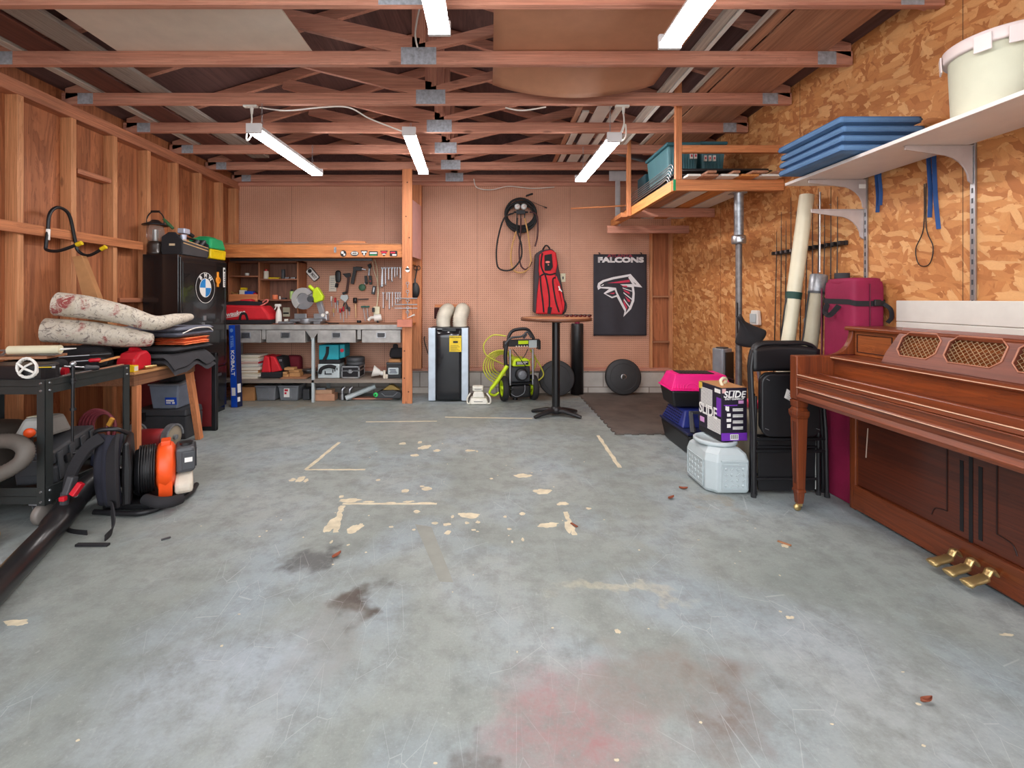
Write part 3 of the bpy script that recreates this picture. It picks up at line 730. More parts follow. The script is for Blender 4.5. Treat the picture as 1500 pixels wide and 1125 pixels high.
# folded moving blankets
def quilt(name, label, x0, x1, y0, y1, z, h, mt, layers=3, seed=0, droop=0, group=None):
    o = thing(name, label, 'blanket', ((x0+x1)/2, (y0+y1)/2, z), group=group)
    for i in range(layers):
        a = h/layers; zc = z + a*(i+.5); k = .012*math.sin(seed+i*2)
        m = MB(True)
        nu, nv = 26, 18
        def top(u, v, s, zc=zc, a=a, i=i, k=k):
            e = min(u, 1-u)*nu; ev = min(v, 1-v)*nv
            ed = min(1, min(e*.8, ev*.8)) ** .4
            x = x0 + (x1-x0)*u + k; y = y0 + (y1-y0)*v - k
            w = .010*noise.noise(Vector((u*5+seed, v*5, i*3+s)))
            zz = zc + s*a*.45*ed + w*.3 + .004*math.sin(v*60)*ed*.5
            if droop and u > .885: zz -= droop*((u-.885)/.115)**1.4*(.75+.25*math.sin(v*8+1)) - .012*math.sin(v*15)*(u-.885)/.115
            return (x, y, zz)
        m.grid(lambda u, v: top(u, v, 1), nu, nv); m.grid(lambda u, v: top(u, v, -1), nu, nv)
        P(o, 'fold', m, mt)
    return o
Q1 = mat('blanket_charcoal', (50, 50, 54), .92, bump=.4, bscale=90); Q2 = mat('blanket_navy', (54, 56, 68), .92, bump=.4, bscale=90); Q3 = mat('blanket_slate', (104, 108, 122), .9, bump=.45, bscale=90)
quilt('moving_blanket', 'black folded moving blanket lowest on the wooden table, edge drooping', -3.22, -2.465, 3.60, 4.14, .706, .085, Q1, 2, 1, .10)
quilt('moving_blanket', 'charcoal folded moving blanket right under the orange one', -3.20, -2.50, 3.66, 4.17, .794, .046, Q1, 1, 5)
quilt('folded_blanket', 'bright orange folded blanket sandwiched in the dark blanket pile', -2.78, -2.52, 3.80, 4.14, .846, .062, mat('blanket_orange', (238, 128, 78), .9, var=.2, scale=14, bump=.3), 4, 7)
quilt('moving_blanket', 'dark navy folded blanket behind the red fuel can, under the rug', -3.20, -2.80, 3.56, 4.13, .843, .07, Q2, 2, 2)
tq = quilt('moving_blanket', 'slate grey quilted moving blanket on top of the blanket pile', -3.10, -2.50, 3.70, 4.17, .916, .085, Q3, 2, 4)
m = MB(True); m.tube(spline([(-2.496, 3.74, .95), (-2.494, 3.9, .985), (-2.494, 4.08, .98), (-2.498, 4.15, .95)], 6), .005, 6); P(tq, 'piping', m, M['white'])
b = MB(True); b.soft((-3.04, 3.43, .80), (.38, .16, .17), .4, .1, 3); S('duffel_bag', 'dark stuffed bag on the wooden table beneath the lower rug roll', 'bag', b, M['blackf'])

# rolled rugs
def rugmat():
    t = NT('floral_rug'); c = t.coord(rnd=False)
    n = t.noise(c, 6, 6, .65, 1.5); v = t.noise(c, 16, 8, .75, 2.5); r_ = t.noise(c, 5, 4, .6, 1)
    col = t.ramp(n, [(.3, (178, 168, 150)), (.5, (206, 198, 184)), (.7, (190, 180, 160))])
    col = t.mix(t.ramp(v, [(.535, (0, 0, 0)), (.60, (225, 225, 225))]), col, lin((84, 70, 70)))
    col = t.mix(t.math('MULTIPLY', t.ramp(r_, [(.56, (0, 0, 0)), (.64, (255, 255, 255))]), t.ramp(v, [(.42, (0, 0, 0)), (.5, (255, 255, 255))])), col, lin((150, 74, 72)))
    col = t.mix(t.math('MULTIPLY', t.ramp(r_, [(.34, (200, 200, 200)), (.42, (0, 0, 0))]), t.ramp(v, [(.40, (200, 200, 200)), (.48, (0, 0, 0))])), col, lin((128, 112, 70)))
    t.base(col); t.rough(.95); t.bump(v, .25, .004); return t.m
RUG = rugmat()
def roll(name, label, pts, rads, flat):
    p = spline(pts, 6); n = len(p)
    rs = []
    for i in range(n):
        f = i/(n-1)*(len(rads)-1); k = min(int(f), len(rads)-2); rs.append(rads[k] + (rads[k+1]-rads[k])*(f-k))
    o = thing(name, label, 'rug', tuple(p[n//2]))
    m = MB(True); m.tube(p, rs, 22, flat=flat, up=(0, 0, 1), caps=False); P(o, 'outer_layer', m, RUG)
    sp_ = MB(True); d = (p[0]-p[1]).normalized(); a = d.cross(Vector((0, 0, 1))).normalized(); b = d.cross(a)
    q = [p[0] + d*.0 + a*(math.cos(t*.35)*rs[0]*(1-t*.028)) + b*(math.sin(t*.35)*rs[0]*flat*(1-t*.028)) for t in range(34)]
    sp_.tube(q, .006, 6); 
    d2 = [p[0] + d*-.03]; sp_.tube([p[0]-d*.035, p[0]-d*.03], [rs[0]*.96, rs[0]*.96], 20, flat=flat, up=(0, 0, 1))
    P(o, 'rolled_end', sp_, mat('rug_backing', (206, 196, 172), .9))
    e = MB(True); e.tube([p[-1], p[-1] + (p[-1]-p[-2]).normalized()*.012], [rs[-1], rs[-1]*.6], 22, flat=flat, up=(0, 0, 1)); P(o, 'far_end', e, RUG)
    return o
roll('rolled_rug', 'cream floral rug roll lying lower, its open end over the tool cart', [(-3.16, 3.27, 1.01), (-2.95, 3.36, .985), (-2.75, 3.46, .945), (-2.60, 3.54, .915)], [.09, .09, .08, .05], .95)
roll('rolled_rug', 'cream floral rug roll folded over the lower one, its tip near the cabinet', [(-3.10, 3.30, 1.195), (-2.95, 3.36, 1.17), (-2.76, 3.46, 1.115), (-2.60, 3.56, 1.045), (-2.56, 3.75, 1.065), (-2.59, 3.97, 1.075)], [.10, .10, .085, .068, .055, .035], .85)
# leaning cardboard
cb = MB(True); cb.M = Matrix.Translation((-3.06, 3.64, 1.0)) @ Matrix.Rotation(R(18), 4, 'Z') @ Matrix.Rotation(R(-12), 4, 'Y')
cb.prism([(-.06, 0), (.06, 0), (.0, .58), (-.06, .58)], -.04, .04, 'XZ'); S('cardboard_sleeve', 'tan cardboard sleeve leaning on the studs behind the rolled rugs', 'cardboard', cb, M['card'], bevel=.002)

# under the table
tb = thing('tool_box', 'big dark grey toolbox on the floor before the maroon folding table', 'toolbox', (-2.89, 4.15, 0))
P(tb, 'body', MB(True).taper(-3.12, -2.665, 4.035, 4.265, .002, .20, -.004, -.004), M['darkgrey'], .008)
P(tb, 'lid', MB(True).taper(-3.127, -2.658, 4.028, 4.27, .204, .262, .008, .008), M['darkgrey'], .01)
m = MB(True); m.box(-2.655, -2.645, 4.10, 4.14, .16, .24); m.box(-3.05, -3.01, 4.015, 4.028, .16, .24); P(tb, 'latch', m, M['black'], .002)
gb = thing('storage_bin', 'grey plastic bin with a blue label sitting on the dark toolbox', 'bin', (-2.86, 4.14, .263))
m = MB(True); m.taper(-2.97, -2.75, 4.05, 4.24, .264, .47, -.02, -.015); P(gb, 'body', m, mat('bin_bluegrey', (122, 132, 148), .5), .012)
m = MB(True); m.taper(-2.997, -2.723, 4.03, 4.26, .47, .485, 0, 0); P(gb, 'rim', m, M['grey'], .004)
m = MB(True); m.M = frame((-2.80, 4.041, .335), (1, 0, 0), (0, -.07, 1)); m.box(-.05, .05, -.032, .032, -.001, .001); P(gb, 'label', m, M['blue'])
m = MB(True); m.M = frame((-2.80, 4.0385, .335), (1, 0, 0), (0, -.07, 1)); m.box(-.04, .03, -.004, .012, 0, .0008); m.box(-.04, .0, -.022, -.01, 0, .0008); m.box(.012, .035, -.024, -.008, 0, .0008); P(gb, 'lettering', m, M['wht'])
m = MB(True); m.soft((-2.86, 4.145, .535), (.22, .17, .085), .5, .2, 2); S('garment', 'black cloth bundled into the top of the grey bin', 'cloth', m, M['blackf'])
ft = thing('folding_table', 'folded square card table, maroon top with black frame, standing on edge', 'folding table', (-2.93, 4.315, 0))
P(ft, 'top_panel', MB(True).box(-3.28, -2.60, 4.297, 4.303, .04, .69), mat('maroon_vinyl', (116, 36, 40), .45), .002)
m = MB(True); m.box(-3.29, -2.555, 4.30, 4.335, 0, .04); m.box(-3.29, -2.555, 4.30, 4.335, .69, .73); m.box(-2.60, -2.555, 4.295, 4.335, .0, .73); m.box(-3.29, -3.25, 4.30, 4.335, .0, .73); P(ft, 'frame', m, M['black'], .008)
bg_ = thing('bench_grinder', 'red bench grinder with bare wheel guards on the floor under the table', 'grinder', (-2.62, 3.65, 0))
m = MB(True); m.box(-2.72, -2.58, 3.57, 3.71, .0, .05); P(bg_, 'base', m, M['darkgrey'], .01)
m = MB(True); m.lathe([(0, -.12), (.055, -.12), (.068, -.09), (.07, 0), (.068, .08), (.05, .1), (0, .1)], (-2.66, 3.64, .135), 26, 'X'); P(bg_, 'motor_housing', m, mat('grinder_red', (150, 40, 44), .45))
for xx in (-2.51, -2.805):
    m = MB(True); m.lathe([(0, -.014), (.088, -.014), (.092, -.01), (.092, .01), (.088, .014), (0, .014)], (xx, 3.64, .14), 30, 'X'); gd = P(bg_, 'wheel', m, mat('grinding_wheel', (150, 140, 122), .7))
    m = MB(True); arc = [(math.cos(R(a))*r, math.sin(R(a))*r) for r, rng in ((.104, range(0, 181, 12)), (.09, range(180, -1, -12))) for a in rng]
    m.prism([(3.64+u, .14+v) for u, v in arc], xx-.024, xx+.024, 'YZ'); m.cyl((xx-.03, 3.64, .14), (xx+.035, 3.64, .14), .02, n=14); P(gd, 'guard', m, M['galv'], .002)
    m = MB(True); m.beam((xx, 3.54, .11), (xx, 3.56, .17), .05, .008); P(gd, 'tool_rest', m, M['galv'], .001)

# --- black metal cabinet with the round badge
cab = thing('storage_cabinet', 'tall black metal cabinet against the studs with a round car badge on its door', 'cabinet', (-3.11, 4.745, 0))
kx0, kx1, ky0, ky1, kz = -3.29, -2.93, 4.36, 5.13, 1.655
GB = mat('gloss_black', (24, 24, 26), .22, coat=.4)
P(cab, 'body', MB(True).box(kx0, kx1-.02, ky0, ky1, .0, kz), GB, .006)
P(cab, 'door', MB(True).box(kx1-.018, kx1, ky0+.005, ky1-.005, .52, kz-.02), GB, .005)
lo = P(cab, 'drawer', MB(True).box(kx1-.018, kx1, ky0+.005, ky1-.005, .06, .50), GB, .005)
m = MB(True); m.box(kx1, kx1+.012, ky0+.12, ky1-.12, .40, .43); P(lo, 'handle', m, M['darkgrey'], .004)
m = MB(True); f_ = .03; m.box(kx1, kx1+.004, ky0+f_, ky1-f_, 1.58, 1.59); m.box(kx1, kx1+.004, ky0+f_, ky0+f_+.01, .56, 1.58); m.box(kx1, kx1+.004, ky1-f_-.01, ky1-f_, .56, 1.58); P(cab, 'door_rib', m, GB, .002)
# badge on the door
bc = (kx1+.001, 4.735, 1.345); br = .158
bd = MB(True); bd.lathe([(0, 0), (br, 0), (br, .004), (0, .004)], bc, 40, 'X', False); badge = P(cab, 'badge', bd, M['ink'], label='round black, white and blue car badge on the door')
m = MB(True)
for a, r0 in ((1.0, .97), (.62, .58)):
    ring = circ((0, 0, 0), 1, 40, 'YZ'); vs = [(bc[0]+.0046, bc[1]+p[1]*br*r, bc[2]+p[2]*br*r) for r in (a, r0) for p in ring]
    m.add(vs, [(i, (i+1) % 40, 40+(i+1) % 40, 40+i) for i in range(40)])
P(badge, 'white_ring', m, M['wht'])
for q, mt, nm in ((0, M['wht'], 'quarter'), (1, mat('badge_blue', (40, 130, 200), .4), 'quarter'), (2, M['wht'], 'quarter'), (3, bpy.data.materials['badge_blue'] if 'badge_blue' in bpy.data.materials else M['blue'], 'quarter')):
    m = MB(True); r = br*.58
    m.prism([(bc[1], bc[2])] + [(bc[1]+r*math.cos(R(q*90+a)), bc[2]+r*math.sin(R(q*90+a))) for a in range(0, 91, 9)], bc[0]+.004, bc[0]+.0052, 'YZ'); P(badge, nm, m, mt)
m = MB(True)
for ch, a in (('B', 128), ('M', 90), ('W', 52)):
    rr = br*.79; m.text(ch, .062, frame((bc[0]+.0048, bc[1]+rr*math.cos(R(a)), bc[2]+rr*math.sin(R(a))), (0, math.sin(R(a)), -math.cos(R(a))), (0, math.cos(R(a)), math.sin(R(a)))))
P(badge, 'lettering', m, M['wht'])
m = MB(True); m.box(kx1+.0005, kx1+.0015, 5.055, 5.105, 1.36, 1.575); P(cab, 'sticker', m, M['wht'])
m = MB(True); m.box(kx1+.0016, kx1+.002, 5.066, 5.094, 1.53, 1.555)
for i in range(7): m.box(kx1+.0016, kx1+.002, 5.068, 5.090, 1.38+i*.02, 1.388+i*.02)
P(cab, 'sticker_print', m, M['ink'])
m = MB(True); m.box(kx1, kx1+.01, 4.935, 4.965, 1.36, 1.52); m.tube(circ((kx1+.008, 4.95, 1.43), .035, 18, 'YZ'), .006, 6, closed=True); P(cab, 'magnet_clip', m, mat('clip_orange', (240, 150, 40), .45), .003)
m = MB(True); m.box(kx1, kx1+.012, 4.70, 4.74, 1.01, 1.06); m.cyl((kx1, 4.69, .98), (kx1+.02, 4.69, .98), .012, n=10); P(cab, 'latch', m, M['steel'], .002)

# things on the cabinet
ZK = kz
ln = thing('camping_lantern', 'camping lantern with clear globe and black hood on the cabinet corner', 'lantern', (-3.19, 4.40, ZK))
LC = (-3.225, 4.44, ZK)
m = MB(True); m.lathe([(0, 0.001), (.07, 0.001), (.07, .02), (.065, .03), (.067, .09), (.06, .12), (.05, .13), (0, .13)], LC, 26); P(ln, 'base', m, mat('lantern_base', (44, 34, 30), .35, coat=.3))
def glass():
    t = NT('clear_glass'); t.base(lin((226, 226, 222))); t.rough(.08); t.b.inputs['Transmission Weight'].default_value = .85; t.b.inputs['IOR'].default_value = 1.2; return t.m
GLS = glass()
m = MB(True); m.lathe([(.05, .13), (.068, .16), (.074, .22), (.066, .27), (.05, .285)], LC, 26); P(ln, 'globe', m, GLS)
m = MB(True); m.cyl((LC[0], LC[1], ZK+.13), (LC[0], LC[1], ZK+.24), .02, n=12); P(ln, 'burner', m, M['steel'])
m = MB(True); m.lathe([(0, .34), (.03, .335), (.05, .315), (.108, .29), (.11, .282), (.05, .288), (0, .288)], LC, 30); P(ln, 'hood', m, M['black'])
m = MB(True); m.tube(spline([(LC[0]-.085, LC[1], ZK+.30), (LC[0]-.075, LC[1], ZK+.37), (LC[0]-.03, LC[1], ZK+.415), (LC[0]+.03, LC[1], ZK+.415), (LC[0]+.075, LC[1], ZK+.37), (LC[0]+.085, LC[1], ZK+.30)], 6), .006, 8); m.tube([(LC[0]-.04, LC[1], ZK+.418), (LC[0]+.04, LC[1], ZK+.418)], .011, 10); P(ln, 'bail_handle', m, M['black'])
tl = thing('tool_bag', 'open black canvas tool bag with pitched end panel on the cabinet', 'tool bag', (-3.08, 4.68, ZK))
m = MB(True); m.prism(rrect(-3.135, -2.955, ZK+.002, ZK+.15, .02, 2)[:-6] + [(-3.135, ZK+.02)], 4.40, 4.42, 'XZ') if False else m.prism([(-3.13, ZK+.003), (-2.96, ZK+.003), (-2.945, ZK+.03), (-2.945, ZK+.14), (-3.01, ZK+.215), (-3.075, ZK+.215), (-3.14, ZK+.17), (-3.145, ZK+.03)], 4.40, 4.418, 'XZ'); P(tl, 'end_panel', m, M['blackf'], .005)
m = MB(True); m.prism([(-3.13, ZK+.003), (-2.96, ZK+.003), (-2.945, ZK+.03), (-2.945, ZK+.14), (-3.01, ZK+.19), (-3.075, ZK+.19), (-3.14, ZK+.17), (-3.145, ZK+.03)], 4.81, 4.828, 'XZ'); P(tl, 'end_panel', m, M['blackf'], .005)
m = MB(True); m.prism([(4.42, ZK+.003), (4.81, ZK+.003), (4.81, ZK+.10), (4.42, ZK+.14)], -2.955, -2.945, 'YZ'); m.prism([(4.42, ZK+.003), (4.81, ZK+.003), (4.81, ZK+.12), (4.42, ZK+.15)], -3.145, -3.135, 'YZ'); m.box(-3.135, -2.955, 4.42, 4.81, ZK+.003, ZK+.05); P(tl, 'side_pocket', m, mat('canvas_grey', (62, 60, 62), .85, bump=.3), .004)
m = MB(True)
for za, zb in ((.145, .105), (.115, .075)): m.beam((-2.943, 4.42, ZK+za), (-2.943, 4.81, ZK+zb), .003, .008)
P(tl, 'tan_trim', m, mat('tan_binding', (196, 158, 112), .8))
m = MB(True); m.box(-3.065, -3.01, 4.3985, 4.3998, ZK+.085, ZK+.105); P(tl, 'maker_patch', m, mat('patch_beige', (200, 182, 150), .7))
m = MB(True); m.cyl((-3.045, 4.42, ZK+.20), (-3.045, 4.81, ZK+.18), .011, n=10); P(tl, 'carry_bar', m, M['blackm'])
rr_ = thing('air_ratchet', 'small silver air tool sticking out of the black tool bag', 'power tool', (-2.98, 4.50, ZK+.12))
m = MB(True); m.cyl((-2.99, 4.49, ZK+.08), (-2.99, 4.49, ZK+.20), .022, .03, 16); m.cbox((-2.985, 4.49, ZK+.235), (.07, .09, .05)); P(rr_, 'body', m, mat('silver_tool', (190, 196, 214), .4, .4), .008)
m = MB(True); m.cyl((-2.985, 4.53, ZK+.235), (-2.965, 4.60, ZK+.20), .018, n=12); P(rr_, 'nose', m, M['black'])
m = MB(True); m.cyl((-3.00, 4.62, ZK+.07), (-2.98, 4.70, ZK+.165), .02, n=10); m.cyl((-3.02, 4.72, ZK+.06), (-2.97, 4.80, ZK+.18), .016, n=10); S('tool_grip', 'dark tool grips poking out of the tool bag beside the green case', 'hand tool', m, M['darkgrey'])
m = MB(True); m.tube([(-3.10, 4.375, ZK+.335), (-3.06, 4.38, ZK+.29), (-3.02, 4.39, ZK+.245)], [.012, .016, .014], 12); S('flashlight', 'small dark green torch leaning between lantern and tool bag', 'flashlight', m, mat('dark_green', (46, 84, 50), .45))
gy = thing('bit_case', 'bulky green and yellow plastic case on the far end of the cabinet', 'case', (-3.08, 4.98, ZK))
m = MB(True); m.taper(-3.20, -2.94, 4.85, 5.125, ZK+.002, ZK+.105, -.004, -.004); P(gy, 'yellow_tray', m, M['yellow'], .012)
m = MB(True); m.taper(-3.205, -2.935, 4.845, 5.13, ZK+.108, ZK+.225, .02, .03); m.taper(-3.15, -2.985, 4.89, 5.09, ZK+.225, ZK+.245, .03, .03); P(gy, 'green_lid', m, M['green'], .02)
m = MB(True); m.box(-2.937, -2.930, 4.90, 5.08, ZK+.085, ZK+.09); m.box(-2.937, -2.932, 5.06, 5.065, ZK+.01, ZK+.09); P(gy, 'ridge', m, M['yellow'], .002)

# hook bars on the wall rail
hk = thing('wall_hook', 'black bent-tube hanging hook with yellow tips on the stud wall rail', 'hook', (-3.26, 3.45, 1.73))
def prong(y0): 
    return spline([(-3.262, y0, 1.80), (-3.262, y0+.01, 1.66), (-3.25, y0+.02, 1.60), (-3.20, y0+.05, 1.575), (-3.10, y0+.07, 1.60), (-3.03, y0+.08, 1.635)], 6)
m = MB(True); m.tube(spline([(-3.262, 3.40, 1.72), (-3.262, 3.41, 1.85), (-3.262, 3.46, 1.915), (-3.262, 3.53, 1.915), (-3.262, 3.58, 1.86), (-3.262, 3.62, 1.70), (-3.25, 3.635, 1.61), (-3.18, 3.65, 1.575), (-3.08, 3.66, 1.63)], 8), .012, 10)
m.tube(spline([(-3.262, 3.40, 1.73), (-3.262, 3.385, 1.63), (-3.25, 3.38, 1.59), (-3.17, 3.39, 1.585), (-3.05, 3.41, 1.635)], 8), .012, 10); P(hk, 'bar', m, M['blackm'])
[P(hk, 'tip', MB(True).cyl(a, b, .0165, n=12), M['yellow']) for a, b in (((-3.09, 3.659, 1.625), (-3.055, 3.662, 1.645)), ((-3.06, 3.409, 1.631), (-3.025, 3.414, 1.646)))]
m = MB(True); m.cyl((-3.262, 3.397, 1.665), (-3.262, 3.402, 1.745), .0135, n=12); P(hk, 'label', m, M['wht'])

# level box leaning at the bench, dark blue with lettering
kb = thing('tall_carton', 'tall narrow bright blue carton with white vertical lettering by the cabinet', 'carton', (-2.90, 5.24, 0))
KB = Matrix.Translation((-2.885, 5.24, .004)) @ Matrix.Rotation(R(-4.0), 4, 'Y') @ Matrix.Rotation(R(-12), 4, 'Z') @ Matrix.Rotation(R(-3), 4, 'X')
m = MB(True); m.M = KB; m.box(-.045, .037, -.03, .05, 0, .93); P(kb, 'carton', m, [M['blue']], .003)
m = MB(True); m.M = KB; m.box(.0375, .039, -.029, .049, .002, .928); P(kb, 'side_panel', m, M['navy'])
m = MB(True); m.M = KB; m.text('KOBALT', .062, frame((-.006, -.0312, .50), (0, 0, -1), (1, 0, 0)), sx=1.25); P(kb, 'lettering', m, M['wht'])
m = MB(True); m.M = KB; m.text('STEEL', .05, frame((-.008, -.0312, .74), (0, 0, -1), (1, 0, 0)), sx=1.1); m.prism(disc(-.01, .87, .022, 18), -.0312, -.0306, 'XZ'); P(kb, 'lettering', m, mat('pale_blue_print', (120, 160, 220), .6))
m = MB(True); m.M = KB; m.box(-.03, .02, -.0318, -.0304, .13, .22); m.box(.038, .0398, -.02, .03, .16, .26); m.box(.038, .0398, -.025, .015, .06, .11); P(kb, 'sticker', m, M['wht'])

# --- backpack leaf blower on the floor
RB = Matrix.Translation((-2.015, 2.82, 0)) @ Matrix.Rotation(R(34), 4, 'Z') @ Matrix.Translation((2.06, -2.82, 0))
bw = thing('leaf_blower', 'orange and black backpack leaf blower standing on the floor by the cart', 'leaf blower', (-2.10, 2.82, 0))
m = MB(True); m.box(-2.24, -1.93, 2.66, 2.98, .012, .045); m.tube(spline([(-1.95, 2.64, .02), (-1.88, 2.74, .02), (-1.86, 2.86, .025), (-1.9, 2.98, .03)], 6), .016, 8); m.tube(spline([(-2.25, 2.62, .02), (-2.0, 2.60, .02), (-1.92, 2.66, .02)], 6), .016, 8); P(bw, 'frame', m, M['black'], .01)
m = MB(True); m.M = RB; m.prism([(-2.235, .05), (-2.195, .05), (-2.19, .25), (-2.20, .40), (-2.215, .42), (-2.235, .40), (-2.24, .2)], 2.68, 2.96, 'XZ'); P(bw, 'back_plate', m, M['black'], .015)
# padded harness toward the viewer
m = MB(True)
m.grid(lambda u, v: (-2.245 + .15*u + .015*math.sin(u*3.1), 2.635 - .03*math.sin(v*3.14) - .03*math.sin(u*3.14) - .012*abs(math.sin(u*9.4)), .06 + .40*v), 12, 12, .03); P(bw, 'back_pad', m, mat('harness_navy', (34, 34, 46), .9, bump=.3, bscale=100))
m = MB(True)
def strap(pts, w, th=.010):
    q = spline(pts, 7); n = len(q); vs = []
    for i in range(n):
        d = (q[min(i+1, n-1)] - q[max(i-1, 0)]).normalized(); s = d.cross(Vector((.25, 1, .1))).normalized(); nn = d.cross(s).normalized()
        vs += [q[i]-s*w/2-nn*th/2, q[i]+s*w/2-nn*th/2, q[i]+s*w/2+nn*th/2, q[i]-s*w/2+nn*th/2]
    fs = [(3, 2, 1, 0), (4*n-4, 4*n-3, 4*n-2, 4*n-1)]
    for i in range(n-1):
        for k in range(4): fs.append((4*i+k, 4*i+(k+1) % 4, 4*i+4+(k+1) % 4, 4*i+4+k))
    return vs, fs
m.add(*strap([(-2.19, 2.60, .45), (-2.235, 2.55, .40), (-2.29, 2.52, .27), (-2.305, 2.52, .13), (-2.27, 2.55, .07)], .065, .02)); P(bw, 'shoulder_strap', m, M['blackf'], .004)
m = MB(True); m.add(*strap([(-2.12, 2.61, .45), (-2.09, 2.55, .38), (-2.075, 2.53, .22), (-2.09, 2.56, .08)], .07, .02)); P(bw, 'shoulder_strap', m, M['blackf'], .004)
m = MB(True); m.add(*strap([(-2.12, 2.57, .09), (-2.06, 2.51, .10), (-1.98, 2.42, .03), (-1.955, 2.34, .012)], .04, .006)); m.add(*strap([(-2.30, 2.56, .06), (-2.24, 2.44, .012), (-2.10, 2.40, .010)], .03, .006)); m.box(-2.06, -1.90, 2.285, 2.305, .001, .012); P(bw, 'waist_strap', m, M['blackf'])
m = MB(True); m.tube(spline([(-1.99, 2.66, .075), (-1.90, 2.63, .07), (-1.84, 2.66, .06), (-1.83, 2.72, .05)], 6), [.03]*19, 12); P(bw, 'hip_pad', m, M['blackf'])
m = MB(True); m.tube(spline([(-2.25, 2.63, .44), (-2.22, 2.60, .485), (-2.13, 2.62, .49), (-2.11, 2.68, .45)], 6), .012, 10); P(bw, 'carry_handle', m, M['black'])
# fan housing
m = MB(True); m.M = RB; m.lathe([(.0, -.05), (.11, -.05), (.138, -.035), (.148, 0), (.138, .035), (.11, .05), (0, .05)], (-2.035, 2.83, .205), 34, 'X'); m.prism([(2.72, .045), (2.84, .045), (2.83, .18), (2.70, .18)], -2.07, -2.0, 'YZ'); m.box(-2.06, -2.01, 2.78, 2.88, .33, .365); P(bw, 'fan_housing', m, M['orange'], .006)
m = MB(True); m.M = RB
m.lathe([(0, -.09), (.115, -.085), (.135, -.04), (.135, .012), (.06, .012)], (-2.10, 2.83, .205), 30, 'X')
for i in range(7):
    z = .10 + i*.035; m.tube(circ((-2.09-.012*i, 2.83, .205), .137, 24, 'YZ'), .004, 5, closed=True)
P(bw, 'intake_grille', m, M['black'])
m = MB(True); m.M = RB; m.box(-1.985, -1.885, 2.72, 2.92, .17, .325); P(bw, 'engine_cover', m, mat('engine_grey', (72, 74, 78), .45), .02)
m = MB(True); m.M = RB; m.box(-1.955, -1.885, 2.712, 2.722, .19, .30); m.box(-1.886, -1.876, 2.76, 2.90, .19, .31); P(bw, 'air_filter_cover', m, M['darkgrey'], .008)
m = MB(True); m.M = RB; m.box(-1.94, -1.90, 2.7085, 2.7115, .238, .265); m.box(-1.875, -1.8735, 2.79, 2.86, .24, .275); P(bw, 'badge', m, M['wht'])
m = MB(True); m.M = RB; m.cyl((-1.93, 2.80, .325), (-1.93, 2.80, .34), .035, n=16); P(bw, 'starter_knob', m, M['black'])
m = MB(True); m.M = RB; m.prism([(2.70, .05), (2.93, .05), (2.92, .13), (2.88, .165), (2.76, .165), (2.70, .11)], -1.99, -1.895, 'YZ'); P(bw, 'fuel_tank', m, mat('milky_tank', (206, 196, 180), .45), .02)
# tube
tp = spline([(-2.10, 2.80, .10), (-2.22, 2.86, .12), (-2.30, 2.79, .16), (-2.32, 2.66, .15), (-2.31, 2.52, .095)], 8)
m = MB(True); m.tube(tp, [.062 + (.004 if i % 2 else 0) for i in range(len(tp))], 18); P(bw, 'elbow_tube', m, M['black'])
m = MB(True); m.tube([(-2.31, 2.54, .10), (-2.285, 2.47, .08), (-2.235, 2.36, .066), (-2.23, 2.35, .06), (-2.052, 1.98, .058), (-1.88, 1.62, .056)], [.066, .062, .062, .055, .055, .052], 20); P(bw, 'blow_tube', m, mat('gloss_tube', (30, 30, 32), .28))
m = MB(True); m.cyl((-2.275, 2.46, .12), (-2.26, 2.45, .20), .02, n=10); m.beam((-2.25, 2.45, .19), (-2.235, 2.47, .28), .04, .035, (1, 0, 0)); hd = P(bw, 'control_handle', m, M['darkgrey'], .006)
m = MB(True); m.beam((-2.22, 2.45, .185), (-2.19, 2.47, .245), .03, .03, (1, 0, 0)); m.box(-2.265, -2.235, 2.415, 2.44, .165, .19); P(hd, 'trigger', m, M['redp'], .005)
# ================= workbench alcove (back, on the stud-wall side) =================
DB = 5.46                                    # front plane of the bench
def bx_(px, d=DB): return X(px, d)
fr_ = thing('alcove_partition', 'new pine post and header framing the workbench alcove, row of round stickers on it', 'wooden frame', (-2.1, 5.7, 0))
HB = wood('header_pine', (226, 146, 86), (196, 112, 60), 'X', 9, 1.2, .55)
hd_ = P(fr_, 'header_beam', MB(True).box(-3.295, -1.035, 5.455, 5.493, 1.722, 1.875), HB, .003)
P(fr_, 'front_post', MB(True).box(-1.034, -.918, 5.412, 5.448, 0, 2.76), W['post'], .003)
P(fr_, 'back_post', MB(True).box(-1.0, -.885, 5.93, 6.02, 0.331, 2.70), W['post'], .003)
P(fr_, 'deck', MB(True).box(-3.295, -1.035, 5.46, 6.05, 1.878, 1.892), W['plyX'], .002)
P(fr_, 'back_ledger', MB(True).box(-3.295, -1.035, 6.01, 6.055, 1.76, 1.876), W['beam'], .002)
P(fr_, 'side_rail', MB(True).box(-.995, -.958, 5.449, 5.929, 1.66, 1.70), W['beamY'], .002)
P(fr_, 'side_rail', MB(True).box(-.995, -.958, 5.449, 5.929, .90, .93), W['beamY'], .002)
kn = MB(True)
for z in (2.6, 2.2, 1.95, 1.55, 1.2, .62, .3, .14): kn.prism(disc(-.98 + .03*math.sin(z*17), z, .009, 10), 5.4112, 5.4122, 'XZ')
P(fr_, 'knot', kn, mat('knot_brown', (90, 48, 26), .7), kind='stuff')
